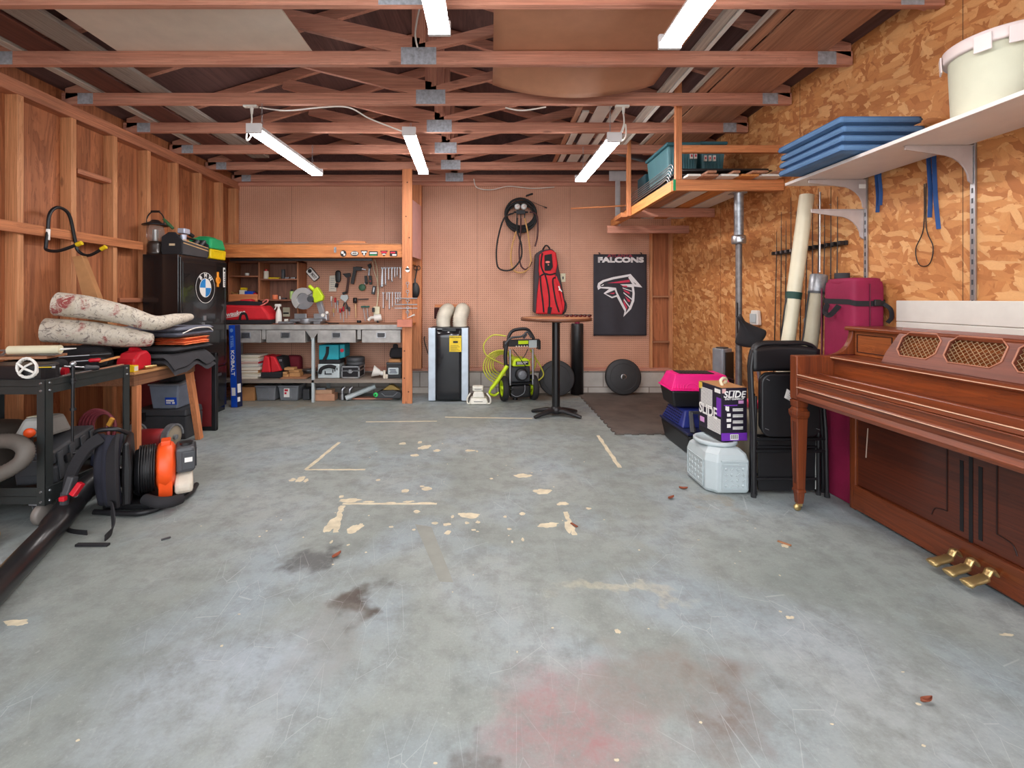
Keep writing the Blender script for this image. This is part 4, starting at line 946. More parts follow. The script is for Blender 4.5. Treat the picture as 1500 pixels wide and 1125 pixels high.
# stickers
def sticker(px, w, h, shape, mt, inner=None, nm='sticker'):
    x = X(px, 5.455); z = Z(371.5, 5.455); m = MB(True)
    poly = disc(x, z, w/2, 22, h/2) if shape == 'o' else rrect(x-w/2, x+w/2, z-h/2, z+h/2, .01) if shape == 'r' else [(x-w/2, z+h/2), (x+w/2, z+h/2), (x+w*.3, z), (x, z-h/2), (x-w*.3, z)]
    m.prism(poly, 5.452, 5.4548, 'XZ'); s = P(hd_, nm, m, mt)
    if inner:
        m = MB(True)
        for (du, dv, ww, hh, k) in inner:
            m.m = k; m.prism(rrect(x+du-ww/2, x+du+ww/2, z+dv-hh/2, z+dv+hh/2, min(ww, hh)*.3, 3), 5.4505, 5.4525, 'XZ')
        P(s, 'print', m, [M['wht'], M['redink'], M['ink'], M['green']])
sticker(503, .072, .078, 'o', M['ink'], [(-.010, .012, .03, .03, 0), (.012, -.012, .022, .024, 0)])
sticker(519.5, .096, .062, 'o', M['darkgrey'], [(0, .004, .074, .032, 0), (0, .004, .052, .014, 2)])
sticker(533.5, .085, .072, 'v', M['ink'], [(0, .018, .06, .016, 0), (0, -.004, .016, .034, 0)])
sticker(547, .105, .054, 'r', M['ink'], [(0, .006, .086, .016, 0), (0, -.016, .086, .012, 3)])
sticker(562.5, .092, .068, 'v', M['ink'], [(0, .016, .066, .022, 1), (0, -.008, .036, .012, 0)])
sticker(576.5, .09, .066, 'r', M['ink'], [(-.008, .012, .058, .018, 1), (.01, -.016, .05, .018, 0)])
m = MB(True); x, z = X(491, 5.455), Z(366, 5.455); m.prism(rrect(x-.014, x+.014, z-.034, z+.034, .010), 5.4525, 5.4548, 'XZ'); P(hd_, 'tag', m, M['galv'])
m = MB(True); x, z = X(597, 5.41), Z(394, 5.41); m.prism([(x-.026, z-.008), (x, z+.036), (x+.026, z-.008)], 5.4065, 5.4115, 'XZ'); m.prism(disc(x, z-.012, .026, 18), 5.4065, 5.4115, 'XZ')
op = S('bottle_opener', 'small white metal bottle opener screwed to the front of the bench post', 'bottle opener', m, M['wht']); m = MB(True); m.box(x-.022, x+.022, 5.400, 5.4064, z-.006, z+.004); P(op, 'hook', m, M['ink'])
# loose bits on the loft deck
S('metal_strip', 'flat grey metal strip lying on top of the pine header', 'metal strip', MB(True).box(X(417, 5.47), X(452, 5.47), 5.462, 5.485, 1.8935, 1.902), M['galv'])
S('wood_offcut', 'long thin pine offcut lying on the header nearest the post', 'offcut', MB(True).prism([(X(495, 5.5), 1.893), (X(536, 5.5), 1.893), (X(534, 5.5), 1.921), (X(505, 5.5), 1.928), (X(498, 5.5), 1.905)], 5.50, 5.56, 'XZ'), W['beam'], bevel=.002)
# pinkish panel hanging between the posts
m = MB(True); m.prism([(-.942, 5.455), (-.934, 5.455), (-.884, 5.925), (-.892, 5.925)], 1.735, 2.42, 'XY'); hp_ = S('hinged_panel', 'pinkish painted panel hung between the two bench posts, level with the loft', 'panel', m, mat('pink_panel', (228, 178, 172), .6, var=.06), bevel=.002)

# ---- bench
wbn = thing('workbench', 'long grey metal workbench with four front drawers and a lower shelf', 'workbench', (-2.1, 5.75, 0))
BT = mat('bench_top', (128, 118, 108), .55, var=.25, scale=14, bump=.1)
BM = mat('bench_metal', (166, 163, 160), .45, .3, var=.25, scale=10, bump=.08)
P(wbn, 'bench_top', MB(True).box(-3.29, -1.03, 5.465, 6.045, .880, .923), [wood('bench_wood', (176, 130, 98), (128, 88, 66), 'X', 10, .6)], .003)
P(wbn, 'front_rail', MB(True).box(-3.29, -1.03, 5.455, 5.464, .868, .926), BM, .003)
for p0, p1 in ((339, 382), (390, 447), (465, 521), (530, 587)):
    m = MB(True); m.box(bx_(p0), bx_(p1), 5.458, 5.90, .712, .862); dr = P(wbn, 'drawer', m, BM, .004)
    xc = bx_((p0*.5+p1*.5)); m = MB(True); m.box(xc-.055, xc+.055, 5.452, 5.4575, .77, .835); fr2 = P(dr, 'label_holder', m, M['steel'], .002)
    m = MB(True); m.box(xc-.044, xc+.044, 5.4485, 5.4515, .785, .828); m.box(xc-.036, xc+.036, 5.438, 5.4484, .778, .79); P(dr, 'handle', m, M['darkgrey'], .002)
for p in (385.5, 457, 525.5): P(wbn, 'drawer_divider', MB(True).box(bx_(p)-.022, bx_(p)+.022, 5.475, 5.49, .75, .867), BM, .002)
for xl in (bx_(457.5), -3.25):
    P(wbn, 'leg', MB(True).box(xl-.015, xl+.015, 5.47, 5.51, 0, .867), M['lgrey'], .003)
    P(wbn, 'leg', MB(True).box(xl-.02, xl+.02, 5.99, 6.025, 0, .879), M['lgrey'], .003)
m = MB(True); xl = bx_(457.5); m.prism([(xl-.09, .866), (xl+.09, .866), (xl+.02, .77), (xl-.02, .77)], 5.464, 5.469, 'XZ'); P(wbn, 'gusset', m, BM, .001)
P(wbn, 'lower_shelf', MB(True).box(-3.23, -1.04, 5.47, 6.02, .232, .272), wood('shelf_grey', (150, 138, 126), (112, 100, 92), 'X', 10, .6), .003)
ZBT, ZSH = .9235, .2725
# ---- cubby on the wall
cb_ = thing('cubby_shelf', 'open wooden cubby with four small shelves above the bench end', 'shelf', (-2.85, 5.92, .926))
CW = wood('cubby_wood', (170, 112, 82), (120, 74, 54), 'X', 9, .8); CWZ = wood('cubby_side', (186, 122, 84), (132, 82, 56), 'Z', 9, .8)
yf = 5.78
P(cb_, 'side_panel', MB(True).box(-2.425, -2.406, yf, 6.045, .926, 1.705), CWZ, .002)
P(cb_, 'side_panel', MB(True).box(-3.29, -3.272, yf, 6.045, .926, 1.705), CWZ, .002)
P(cb_, 'divider', MB(True).box(-2.91, -2.888, yf, 6.045, 1.22, 1.69), CWZ, .002)
P(cb_, 'top_panel', MB(True).box(-3.29, -2.406, yf, 6.045, 1.69, 1.706), CW, .002)
for x0, x1, z in ((-3.27, -2.912, 1.525), (-3.27, -2.912, 1.28), (-2.886, -2.427, 1.485), (-2.886, -2.427, 1.225)):
    P(cb_, 'shelf_board', MB(True).box(x0, x1, yf+.005, 6.045, z-.018, z), CW, .002)
P(cb_, 'front_board', MB(True).box(-3.27, -2.912, yf-.012, yf, 1.185, 1.29), W['beam'], .002)
P(cb_, 'back_panel', MB(True).box(-3.27, -2.43, 6.046, 6.052, .926, 1.69), wood('cubby_back', (156, 108, 88), (116, 76, 62), 'Z', 6, .6))
def cx(px, d=5.86): return X(px, d)
# small things on the shelves
def jar(name, label, cat, px, z, r, h, mt, lid=None, d=5.86, lh=.02, group=None):
    o = thing(name, label, cat, (cx(px, d), d, z), group=group)
    P(o, 'body', MB(True).lathe([(0, .001), (r*.95, .001), (r, .006), (r, h-.006), (r*.9, h), (0, h)], (cx(px, d), d, z), 18), mt)
    if lid: P(o, 'cap', MB(True).lathe([(0, h), (r*.6, h), (r*.55, h+lh), (0, h+lh)], (cx(px, d), d, z), 14), lid)
    return o
jar('glue_bottle', 'white and red tin on the upper cubby shelf beside the divider', 'tin', 390, 1.485, .03, .10, M['paper'], M['redp'])
jar('spray_can', 'light green bottle with dark cap on the lower cubby shelf', 'bottle', 427.5, 1.225, .026, .105, mat('label_green', (170, 200, 120), .5), M['black'])
jar('small_jar', 'orange plastic jar low in the cubby, left of the light green bottle', 'jar', 403, 1.225, .033, .058, mat('jar_orange', (222, 120, 80), .5))
jar('pill_bottle', 'tiny white bottle beside the orange jar in the cubby', 'bottle', 410, 1.225, .010, .04, M['white'])
jar('cup', 'small white cup on the topmost small cubby shelf', 'cup', 362, 1.525, .026, .035, M['white'])
jar('dark_tin', 'dark round tin on the upper cubby shelf', 'tin', 415, 1.485, .024, .12, M['darkgrey'])
def block(name, label, cat, px0, px1, z, h, mt, d=5.86, dd=.06, bev=.003, group=None):
    return S(name, label, cat, MB(True).box(cx(px0, d), cx(px1, d), d-dd/2, d+dd/2, z+.0005, z+h), mt, bevel=bev, group=group)
block('tape_box', 'yellow striped box of tape on the upper cubby shelf', 'box', 394.5, 410, 1.485, .018, M['yellow'])
block('screw_pack', 'grey screw packet on the upper cubby shelf under the dark tin side', 'packet', 418.5, 424, 1.485, .022, M['galv'])
block('razor_pack', 'small steel pack at the post end of the upper cubby shelf', 'packet', 427, 433, 1.485, .02, M['steel'])
block('blue_box', 'blue box on the low divider-side cubby shelf behind the front board', 'box', 360, 372, 1.28, .05, M['blue'], 5.88)
block('yellow_pack', 'yellow packet lying on a grey pack in the low cubby shelf', 'packet', 354, 361, 1.345, .03, M['yellow'], 5.88)
block('grey_pack', 'grey paper pack beneath the yellow packet in the cubby', 'packet', 352, 360.4, 1.28, .064, M['paper'], 5.88, .05)
block('red_pack', 'small red pack beside the blue box in the cubby', 'packet', 373, 377, 1.28, .03, M['redp'], 5.88)
m = MB(True); m.tube(spline([(cx(338), 5.83, 1.30), (cx(341), 5.83, 1.315), (cx(345), 5.83, 1.298), (cx(350), 5.83, 1.30)], 5), .012, 8); S('wire_bundle', 'little bundle of brass-coloured wire at the wall end of the cubby', 'wire', m, M['brass'])
block('dial_gauge', 'black and clear gadget at the bottle end of the lower cubby shelf', 'gadget', 414, 419, 1.225, .022, M['darkgrey'])
# wall socket inside cubby
so = thing('wall_socket', 'beige covered outlet low on the back of the cubby', 'outlet', (cx(420, 6.04), 6.04, 1.05)); x = cx(420, 6.04); m = MB(True); m.box(x-.045, x+.045, 6.02, 6.0455, 1.0, 1.12); P(so, 'cover', m, M['cream'], .006)
m = MB(True); m.box(x-.036, x+.036, 6.0165, 6.0195, 1.035, 1.055); P(so, 'slot', m, M['ink'])

# ---- red tool bag on the bench
rb = thing('tool_bag', 'bright red soft tool bag with white script lettering on the bench by the cabinet', 'tool bag', (-3.08, 5.66, ZBT))
rbx0, rbx1 = X(322, 5.55), X(396, 5.55)
m = MB(True); m.prism([(rbx0, ZBT+.05), (rbx1, ZBT+.05), (rbx1-.03, ZBT+.13), (rbx1-.10, ZBT+.225), (rbx0+.05, ZBT+.235), (rbx0, ZBT+.12)], 5.55, 5.80, 'XZ'); P(rb, 'body', m, M['red'], .025)
m = MB(True); m.box(rbx0-.004, rbx1+.004, 5.545, 5.805, ZBT+.001, ZBT+.055); P(rb, 'base', m, M['blackf'], .012)
m = MB(True); m.add(*strap([(rbx0+.04, 5.60, ZBT+.24), (rbx0+.25, 5.60, ZBT+.255), (rbx1-.12, 5.60, ZBT+.24)], .06, .008)); P(rb, 'zip_flap', m, M['blackf'])
xm = X(357, 5.54); m = MB(True); m.add(*strap([(xm-.05, 5.543, ZBT+.055), (xm-.03, 5.543, ZBT+.125), (xm+.02, 5.543, ZBT+.125), (xm+.045, 5.543, ZBT+.055)], .03, .005)); P(rb, 'side_strap', m, M['blackf'])
m = MB(True); m.tube(spline([(X(378, 5.6), 5.62, ZBT+.22), (X(388, 5.6), 5.60, ZBT+.29), (X(392, 5.6), 5.60, ZBT+.295), (X(391, 5.6), 5.60, ZBT+.265), (X(381, 5.6), 5.60, ZBT+.22)], 6), .009, 8); P(rb, 'handle', m, mat('salmon_strap', (222, 120, 110), .7))
m = MB(True); m.text('Milwaukee', .075, frame((X(339, 5.54), 5.5435, ZBT+.125), (1, 0, .16), (-.1, 0, 1)), shear=.25); P(rb, 'lettering', m, M['wht'])
m = MB(True); m.beam((X(327, 5.54), 5.545, ZBT+.075), (X(349, 5.54), 5.545, ZBT+.105), .002, .008); P(rb, 'underline', m, M['wht'])
m = MB(True); m.soft((X(362, 5.7), 5.70, ZBT+.275), (.16, .12, .06), .5, .2); S('rag', 'red rag bundled on top of the red tool bag', 'rag', m, M['red'])
sbx = X(397.5, 5.66); sb = thing('spray_bottle', 'white trigger spray bottle standing beside the red tool bag', 'spray bottle', (sbx, 5.66, ZBT))
sbx += .09
P(sb, 'bottle', MB(True).lathe([(0, .001), (.036, .001), (.038, .01), (.036, .10), (.03, .15), (.014, .185), (.013, .20), (0, .20)], (sbx, 5.66, ZBT), 18), M['white'])
m = MB(True); m.box(sbx-.045, sbx+.03, 5.648, 5.672, ZBT+.215, ZBT+.245); m.cyl((sbx, 5.66, ZBT+.20), (sbx, 5.66, ZBT+.22), .014, n=12); m.beam((sbx-.03, 5.66, ZBT+.215), (sbx-.05, 5.66, ZBT+.175), .012, .012, (0, 1, 0)); P(sb, 'trigger_head', m, M['white'], .004)

# ---- mitre saw
ms = thing('mitre_saw', 'grey mitre saw with bright yellow-green motor head on the bench', 'mitre saw', (X(452, 5.72), 5.72, ZBT))
sx_, sy_ = X(455, 5.72), 5.74
m = MB(True); m.prism(rrect(sx_-.22, sx_+.19, 5.60, 5.75, .02), ZBT+.03, ZBT+.06, 'XY'); m.lathe([(0, .0), (.095, .0), (.095, .065), (0, .07)], (sx_-.03, 5.68, ZBT+.004), 28); m.box(sx_-.22, sx_-.14, 5.57, 5.76, ZBT+.001, ZBT+.032); m.box(sx_+.09, sx_+.17, 5.57, 5.76, ZBT+.001, ZBT+.032); P(ms, 'base', m, mat('cast_grey', (132, 134, 138), .4, .5), .006)
for a, b in ((-.21, -.06), (.03, .18)): P(ms, 'fence', MB(True).box(sx_+a, sx_+b, 5.735, 5.75, ZBT+.061, ZBT+.125), M['steel'], .004)
hx, hz = X(447, 5.70), Z(437, 5.70)
m = MB(True); m.lathe([(.0, -.0012), (.128, -.0012), (.128, .0012), (0, .0012)], (hx-.02, 5.70, hz-.01), 40, 'Y', False); bl_ = P(ms, 'blade', m, M['steel'])
m = MB(True); arc = [(hx-.02+math.cos(R(a))*.142, hz-.01+math.sin(R(a))*.142) for a in range(35, 236, 10)] + [(hx-.02+math.cos(R(a))*.075, hz-.01+math.sin(R(a))*.075) for a in range(235, 34, -10)]
m.prism(arc, 5.675, 5.728, 'XZ'); P(ms, 'blade_guard', m, mat('guard_grey', (176, 174, 172), .35, .2), .004)
m = MB(True); m.prism([(X(460, 5.66), Z(424, 5.66)), (X(466, 5.66), Z(420, 5.66)), (X(475, 5.66), Z(434, 5.66)), (X(474, 5.66), Z(440, 5.66)), (X(462, 5.66), Z(444, 5.66)), (X(459, 5.66), Z(436, 5.66))], 5.62, 5.69, 'XZ'); P(ms, 'motor_housing', m, M['lime'], .012)
m = MB(True); m.tube(spline([(X(453.5, 5.66), 5.65, Z(419, 5.66)), (X(457, 5.66), 5.65, Z(422, 5.66)), (X(461, 5.66), 5.65, Z(426, 5.66)), (X(465, 5.66), 5.65, Z(432, 5.66))], 5), .022, 12); P(ms, 'handle', m, M['lime'])
m = MB(True); m.cyl((X(457, 5.66), 5.60, Z(438, 5.66)), (X(457, 5.66), 5.69, Z(438, 5.66)), .038, n=18); P(ms, 'motor', m, M['darkgrey'])
m = MB(True); m.beam((X(466, 5.70), 5.72, Z(440, 5.70)), (X(474, 5.78), 5.78, Z(464, 5.78)), .07, .06, (0, 1, 0)); m.cbox((X(475, 5.78), 5.79, ZBT+.08), (.09, .09, .09)); P(ms, 'arm', m, mat('saw_silver', (184, 186, 192), .35, .5), .01)
m = MB(True); m.cyl((X(480, 5.75), 5.76, ZBT+.12), (X(480, 5.75), 5.72, ZBT+.14), .018, n=12); m.cyl((X(476, 5.7), 5.66, ZBT+.11), (X(476, 5.7), 5.62, ZBT+.11), .02, n=12); P(ms, 'knob', m, M['white'])
m = MB(True); m.tube(spline([(X(470, 5.8), 5.80, ZBT+.03), (X(484, 5.7), 5.70, ZBT+.008), (X(496, 5.66), 5.66, ZBT+.008), (X(491, 5.6), 5.60, ZBT+.008), (X(480, 5.58), 5.58, ZBT+.008)], 6), .005, 6); P(ms, 'power_cord', m, M['black'])
m = MB(True); m.cyl((X(412, 5.6), 5.53, ZBT+.02), (X(434, 5.6), 5.52, ZBT+.02), .018, n=12); S('drill_chuck', 'dark steel bar lying on the bench left of the mitre saw', 'metal bar', m, M['galv'])
cl = thing('clamp', 'silver clamp head lying on the bench between spray bottle and saw', 'clamp', (X(425, 5.68), 5.68, ZBT)); m = MB(True); m.box(X(415, 5.68), X(424, 5.68), 5.66, 5.70, ZBT+.001, ZBT+.03); P(cl, 'jaw', m, M['steel'], .004); m = MB(True); m.box(X(417, 5.68), X(422, 5.68), 5.665, 5.695, ZBT+.031, ZBT+.06); P(cl, 'screw_block', m, M['white'], .004)
m = MB(True); m.tube(spline([(X(399, 5.56), 5.57, ZBT+.008), (X(410, 5.56), 5.60, ZBT+.008), (X(420, 5.56), 5.55, ZBT+.008), (X(432, 5.56), 5.58, ZBT+.008)], 6), .006, 6); S('extension_lead', 'reddish brown flex lying along the bench front edge', 'cord', m, mat('brown_flex', (122, 70, 52), .6))

# ---- pegboard tools (hung about 2 cm off the board)
DP = 6.035
def px_(p): return X(p, DP)
def pz_(p): return Z(p, DP)
def hook(o, x, z):
    m = MB(True); m.tube([(x, 6.058, z), (x, 6.02, z), (x, 6.015, z+.012)], .0025, 6); P(o, 'peg_hook', m, M['steel'])
def wrench(px, y0, y1, w, label, group, ring_down=True):
    x, z0, z1 = px_(px), pz_(y0), pz_(y1)
    o = thing('wrench', label, 'wrench', (x, DP, z1), group=group)
    m = MB(True); m.beam((x, DP-.004, z0-w), (x, DP-.004, z1+w), w*.62, .006, (0, 1, 0)); m.ball((x, DP-.004, z1+w*.8), (w*.8, .005, w*.8), 12, 6); P(o, 'shank', m, M['steel'])
    m = MB(True); t = [(x+math.cos(R(a))*w, z0-w*.6+math.sin(R(a))*w) for a in range(125, 416, 20)] + [(x+math.cos(R(a))*w*.5, z0-w*.4+math.sin(R(a))*w*.5) for a in range(410, 124, -35)]
    m.prism(t, DP-.008, DP-.0, 'XZ'); P(o, 'jaw', m, M['steel'])
    hook(o, x, z0-w); return o
for i, (px, y1, w) in enumerate([(560.5, 420, .018), (564.8, 418, .016), (569.5, 411, .014), (574.2, 413, .015), (578.5, 407, .012), (582, 405, .011), (586.5, 409, .012)]):
    wrench(px, 391.5, y1, w, 'chrome spanner hanging in the upper row of spanners by the post', 'upper row of chrome spanners')
for i, (px, y1, w) in enumerate([(561.5, 452, .013), (567, 440, .011), (570.5, 453, .013), (575, 450, .011), (579.5, 446, .011), (583, 444, .010), (586, 441, .010)]):
    wrench(px, 428, y1, w, 'chrome spanner hanging in the lower row of spanners by the post', 'lower row of chrome spanners')
# adjustable spanner
o = thing('big_spanner', 'longest open-ended spanner at the start of the upper row', 'wrench', (px_(559), DP, pz_(420)))
m = MB(True); m.beam((px_(560.5), DP-.012, pz_(396)), (px_(559.3), DP-.012, pz_(418)), .013, .006, (0, 1, 0)); m.ball((px_(559.3), DP-.012, pz_(419)), (.024, .006, .018), 12, 6); P(o, 'shank', m, M['steel'])
# white tag
tgx, tgz = px_(458), pz_(402)
tg_ = thing('hanging_tag', 'tilted white tag with black lettering hung on the pegboard above the saw', 'tag', (tgx, DP, tgz-.1))
TM = frame((tgx, DP-.01, tgz), (.66, 0, -.75), (.75, 0, .66))
m = MB(True); m.M = TM; m.prism(rrect(-.085, .085, -.042, .042, .014), -.002, .002, 'XY'); P(tg_, 'card', m, M['wht'])
m = MB(True); m.M = TM; m.prism(rrect(-.094, .094, -.05, .05, .018), -.006, -.0025, 'XY'); m.prism(disc(-.055, .004, .026, 16), .002, .004, 'XY'); P(tg_, 'backing', m, M['ink'])
m = MB(True); m.M = TM; m.text('BEST', .05, frame((.026, 0, .0024), (1, 0, 0), (0, 1, 0)), sx=.8); P(tg_, 'lettering', m, M['ink'])
# paper card
o = thing('paper_card', 'white notepaper card pinned on the pegboard right of the mitre saw', 'paper', (px_(486.5), DP, pz_(427)))
m = MB(True); m.prism([(px_(482.5), pz_(404)), (px_(491.5), pz_(403)), (px_(492.5), pz_(427)), (px_(481.5), pz_(427))], 6.040, 6.044, 'XZ'); P(o, 'card', m, M['paper'])
m = MB(True); [m.box(px_(484), px_(490), 6.0385, 6.0395, pz_(408+i*3), pz_(407.4+i*3)) for i in range(6)]; P(o, 'writing', m, M['galv'])
def tool(name, label, cat, parts):
    o = thing(name, label, cat, tuple(parts[0][1].v[0]))
    for nm, m, mt in parts: P(o, nm, m, mt, .003 if len(m.f) < 40 else 0)
    return o
def T(): return MB(True)
def bm(a, b, w, y=DP-.01, t=.016):
    return T().beam((px_(a[0]), y, pz_(a[1])), (px_(b[0]), y, pz_(b[1])), w, t, (0, 1, 0))
m = T(); m.soft((px_(496), DP-.02, pz_(405)), (.07, .03, .16), .6); m2 = T(); m2.cyl((px_(494), DP-.01, pz_(415)), (px_(493), DP-.01, pz_(421)), .02, n=10)
tool('sanding_block', 'black hand brush hanging beside the white card', 'brush', [('block', m, M['black']), ('bristles', m2, M['blackf'])])
o = tool('heat_gun', 'dark pistol-shaped heat gun hanging high on the pegboard', 'power tool', [('barrel', bm((519, 394), (531, 394), .05, DP-.035, .05), M['darkgrey']), ('handle', bm((521, 396), (517, 416), .04, DP-.03, .035), M['black']), ('nozzle', bm((531, 394), (537, 395.5), .018, DP-.035, .018), M['steel'])]); hook(o, px_(522), pz_(391))
o = tool('hatchet', 'hatchet with dark handle hanging left of the heat gun', 'hatchet', [('handle', bm((512, 400), (508, 430), .028), M['maroon'] if False else mat('dark_handle', (78, 46, 40), .6)), ('head', T().prism([(px_(502), pz_(401)), (px_(513), pz_(400)), (px_(514), pz_(405)), (px_(508), pz_(407)), (px_(505), pz_(404))], DP-.022, DP+.004, 'XZ'), M['blackm'])])
o = tool('silver_gadget', 'silver cross-shaped puller hanging below the hatchet handle', 'hand tool', [('body', T().prism([(px_(501), pz_(432)), (px_(510), pz_(432)), (px_(511), pz_(437)), (px_(507), pz_(442)), (px_(503), pz_(440)), (px_(499), pz_(437))], DP-.03, DP, 'XZ'), M['lgrey']), ('grip', bm((502, 430), (509, 428), .03), M['black'])])
o = tool('pipe_wrench', 'small dark wrench hanging highest, right of the heat gun', 'wrench', [('head', T().prism([(px_(538.5), pz_(388)), (px_(543), pz_(386)), (px_(545), pz_(391)), (px_(541), pz_(394))], DP-.02, DP+.004, 'XZ'), M['blackm']), ('handle', bm((541.5, 393), (540.5, 404), .022), M['galv'])])
o = tool('tape_measure', 'round green tape measure hanging mid pegboard', 'tape measure', [('case', T().lathe([(0, -.014), (.04, -.014), (.045, -.008), (.045, .008), (.04, .014), (0, .014)], (px_(531), DP-.012, pz_(421)), 22, 'Y'), mat('tape_green', (70, 110, 84), .5)), ('strap', bm((536, 404), (537, 416), .036), M['black']), ('clip', bm((534, 416), (538, 414), .02), M['steel'])])
o = tool('stapler', 'black stapler hanging right of the green tape measure', 'stapler', [('body', bm((543, 404), (544, 417), .034, DP-.02, .03), M['black']), ('lever', bm((543, 411), (544, 413), .016, DP-.038, .01), M['redp'])])
o = tool('utility_knife', 'grey folding knife hanging lowest by the white cord', 'knife', [('body', bm((549, 419), (547, 431), .04, DP-.02, .03), M['darkgrey']), ('blade', bm((549, 421), (548, 428), .018, DP-.037, .006), M['steel'])])
o = tool('mallet', 'rubber mallet with pale handle hanging head up on the pegboard', 'mallet', [('head', T().lathe([(0, -.035), (.026, -.035), (.028, 0), (.026, .035), (0, .035)], (px_(521), DP-.02, pz_(440)), 14), M['black']), ('handle', T().cyl((px_(521.3), DP-.02, pz_(445)), (px_(522), DP-.02, pz_(466)), .011, .007, 10), mat('pale_handle', (220, 184, 140), .5))])
S('spirit_level', 'short black bar level hung level beside the mallet head', 'level', bm((525, 438.5), (540, 438), .014), M['black'], bevel=.002)
for a, b in ((532.5, 537), (538, 541.5)):
    tool('hex_key', 'green T-handled hex key hanging under the black bar level', 'hex key', [('handle', bm((a-3.5, 449.5), (a+3.5, 449), .022), mat('dark_teal_handle', (22, 96, 84), .45)), ('shaft', bm((a, 451), (b-1.5, 470), .009, DP-.01, .009), M['steel'])])['group'] = 'green T-handled hex keys'
g = 'screwdrivers and pliers hung low on the pegboard'
for i, (px, y0, y1, y2, mt) in enumerate([(486, 434, 441, 449, M['white']), (491.5, 436, 443, 452, M['redp']), (495, 440, 447, 458, M['galv']), (499, 452, 458, 468, M['redp']), (503.5, 449, 456, 472, M['redp']), (508, 446, 453, 466, M['darkgrey']), (489, 452, 458, 464, M['brass']), (512, 450, 456, 462, M['darkgrey'])]):
    tool('screwdriver', 'small hand tool hung low on the pegboard between saw and mallet', 'hand tool', [('handle', bm((px, y0), (px, y1), .02, DP-.012, .02), mt), ('blade', bm((px, y1), (px+.4, y2), .008, DP-.012, .008), M['steel'])])['group'] = g
o = tool('pliers', 'black-gripped pliers hanging open among the low hand tools', 'pliers', [('jaws', bm((505, 436), (506, 443), .02), M['steel']), ('grip', bm((505, 443), (501, 456), .013), M['black']), ('grip', bm((507, 443), (512, 455), .013), M['black'])])
m = T(); m.tube(spline([(px_(546), DP-.01, pz_(380)), (px_(548), DP-.01, pz_(396)), (px_(553), DP-.01, pz_(412)), (px_(554.5), DP-.012, pz_(430)), (px_(552), DP-.015, pz_(450))], 8), .006, 6); m.tube(spline([(px_(549), DP-.01, pz_(380)), (px_(553), DP-.01, pz_(396)), (px_(554), DP-.02, pz_(425)), (px_(553), DP-.02, pz_(450))], 8), .006, 6)
S('lamp_cord', 'pair of white cords running down the pegboard to the power outlet', 'cord', m, M['cream'])
ob_ = thing('outlet_box', 'cream outlet box with a plugged-in adapter above the bench', 'outlet', (px_(552.5), 6.0, pz_(461)))
m = T(); m.box(px_(548), px_(557), 5.99, 6.045, pz_(461), pz_(449)); P(ob_, 'box', m, M['cream'], .006)
m = T(); m.box(px_(547.2), px_(550.5), 5.95, 5.989, pz_(457), pz_(450.5)); P(ob_, 'plug', m, M['black'], .004)
o = thing('heat_shrink_gun', 'white plastic hot-air gun resting on the bench under the outlet box', 'power tool', (px_(552), 5.95, ZBT))
m = T(); m.cyl((px_(551), 5.93, ZBT+.055), (px_(561), 5.95, ZBT+.07), .05, .045, 18); P(o, 'body', m, M['white']); m = T(); m.tube(spline([(px_(553), 5.93, ZBT+.06), (px_(547), 5.92, ZBT+.065), (px_(543), 5.91, ZBT+.03)], 6), .02, 12); P(o, 'spout', m, M['white']); m = T(); m.box(px_(555.5), px_(557.5), 5.90, 5.97, ZBT+.001, ZBT+.03); P(o, 'foot', m, M['black'], .003)
jar('tape_roll', 'small dark roll standing on the bench by the hex keys', 'tape', 526, ZBT, .028, .03, M['black'], None, 5.95)
# dark rail beneath the header with hooks
m = T(); m.box(X(336, 5.50), X(545, 5.50), 5.50, 5.53, 1.685, 1.715); S('clip_rail', 'dark rail of small clips under the pine header', 'rail', m, M['blackm'], bevel=.003)
# post hangings
o = thing('wall_mounted_rack', 'pinkish wooden box with pegs fixed low on the front bench post', 'rack', (-.98, 5.38, .93)); m = T(); m.box(X(582, 5.38), X(604, 5.38), 5.36, 5.411, Z(479, 5.38), Z(468, 5.38)); P(o, 'box', m, mat('rack_pink', (196, 122, 100), .6), .003)
m = T()
for y in (437, 446, 451.5): m.cyl((X(578, 5.39), 5.40, Z(y, 5.39)), (X(611, 5.39), 5.40, Z(y, 5.39)), .006, n=8)
P(o, 'rod', m, M['steel'])
for i, y in enumerate((415, 427, 440, 451, 457)):
    m = T(); m.tube(circ((X(597, 5.40), 5.398, Z(y, 5.40)), .016, 14, 'XZ'), .004, 6, closed=True); m.cyl((X(597, 5.40), 5.40, Z(y+2, 5.40)), (X(597, 5.40), 5.40, Z(y+7, 5.40)), .005, n=6); S('carabiner', 'small steel ring clip in the column of clips on the bench post', 'clip', m, M['steel'], group='ring clips on the bench post')
m = T(); m.tube([(X(596, 5.39), 5.385, Z(466, 5.39)), (X(602, 5.39), 5.385, Z(463.5, 5.39)), (X(607, 5.38), 5.38, Z(461, 5.38))], [.008, .016, .030], 10, flat=.4); S('trowel', 'small white trowel-like scraper resting on the pinkish rack', 'scraper', m, M['white'])
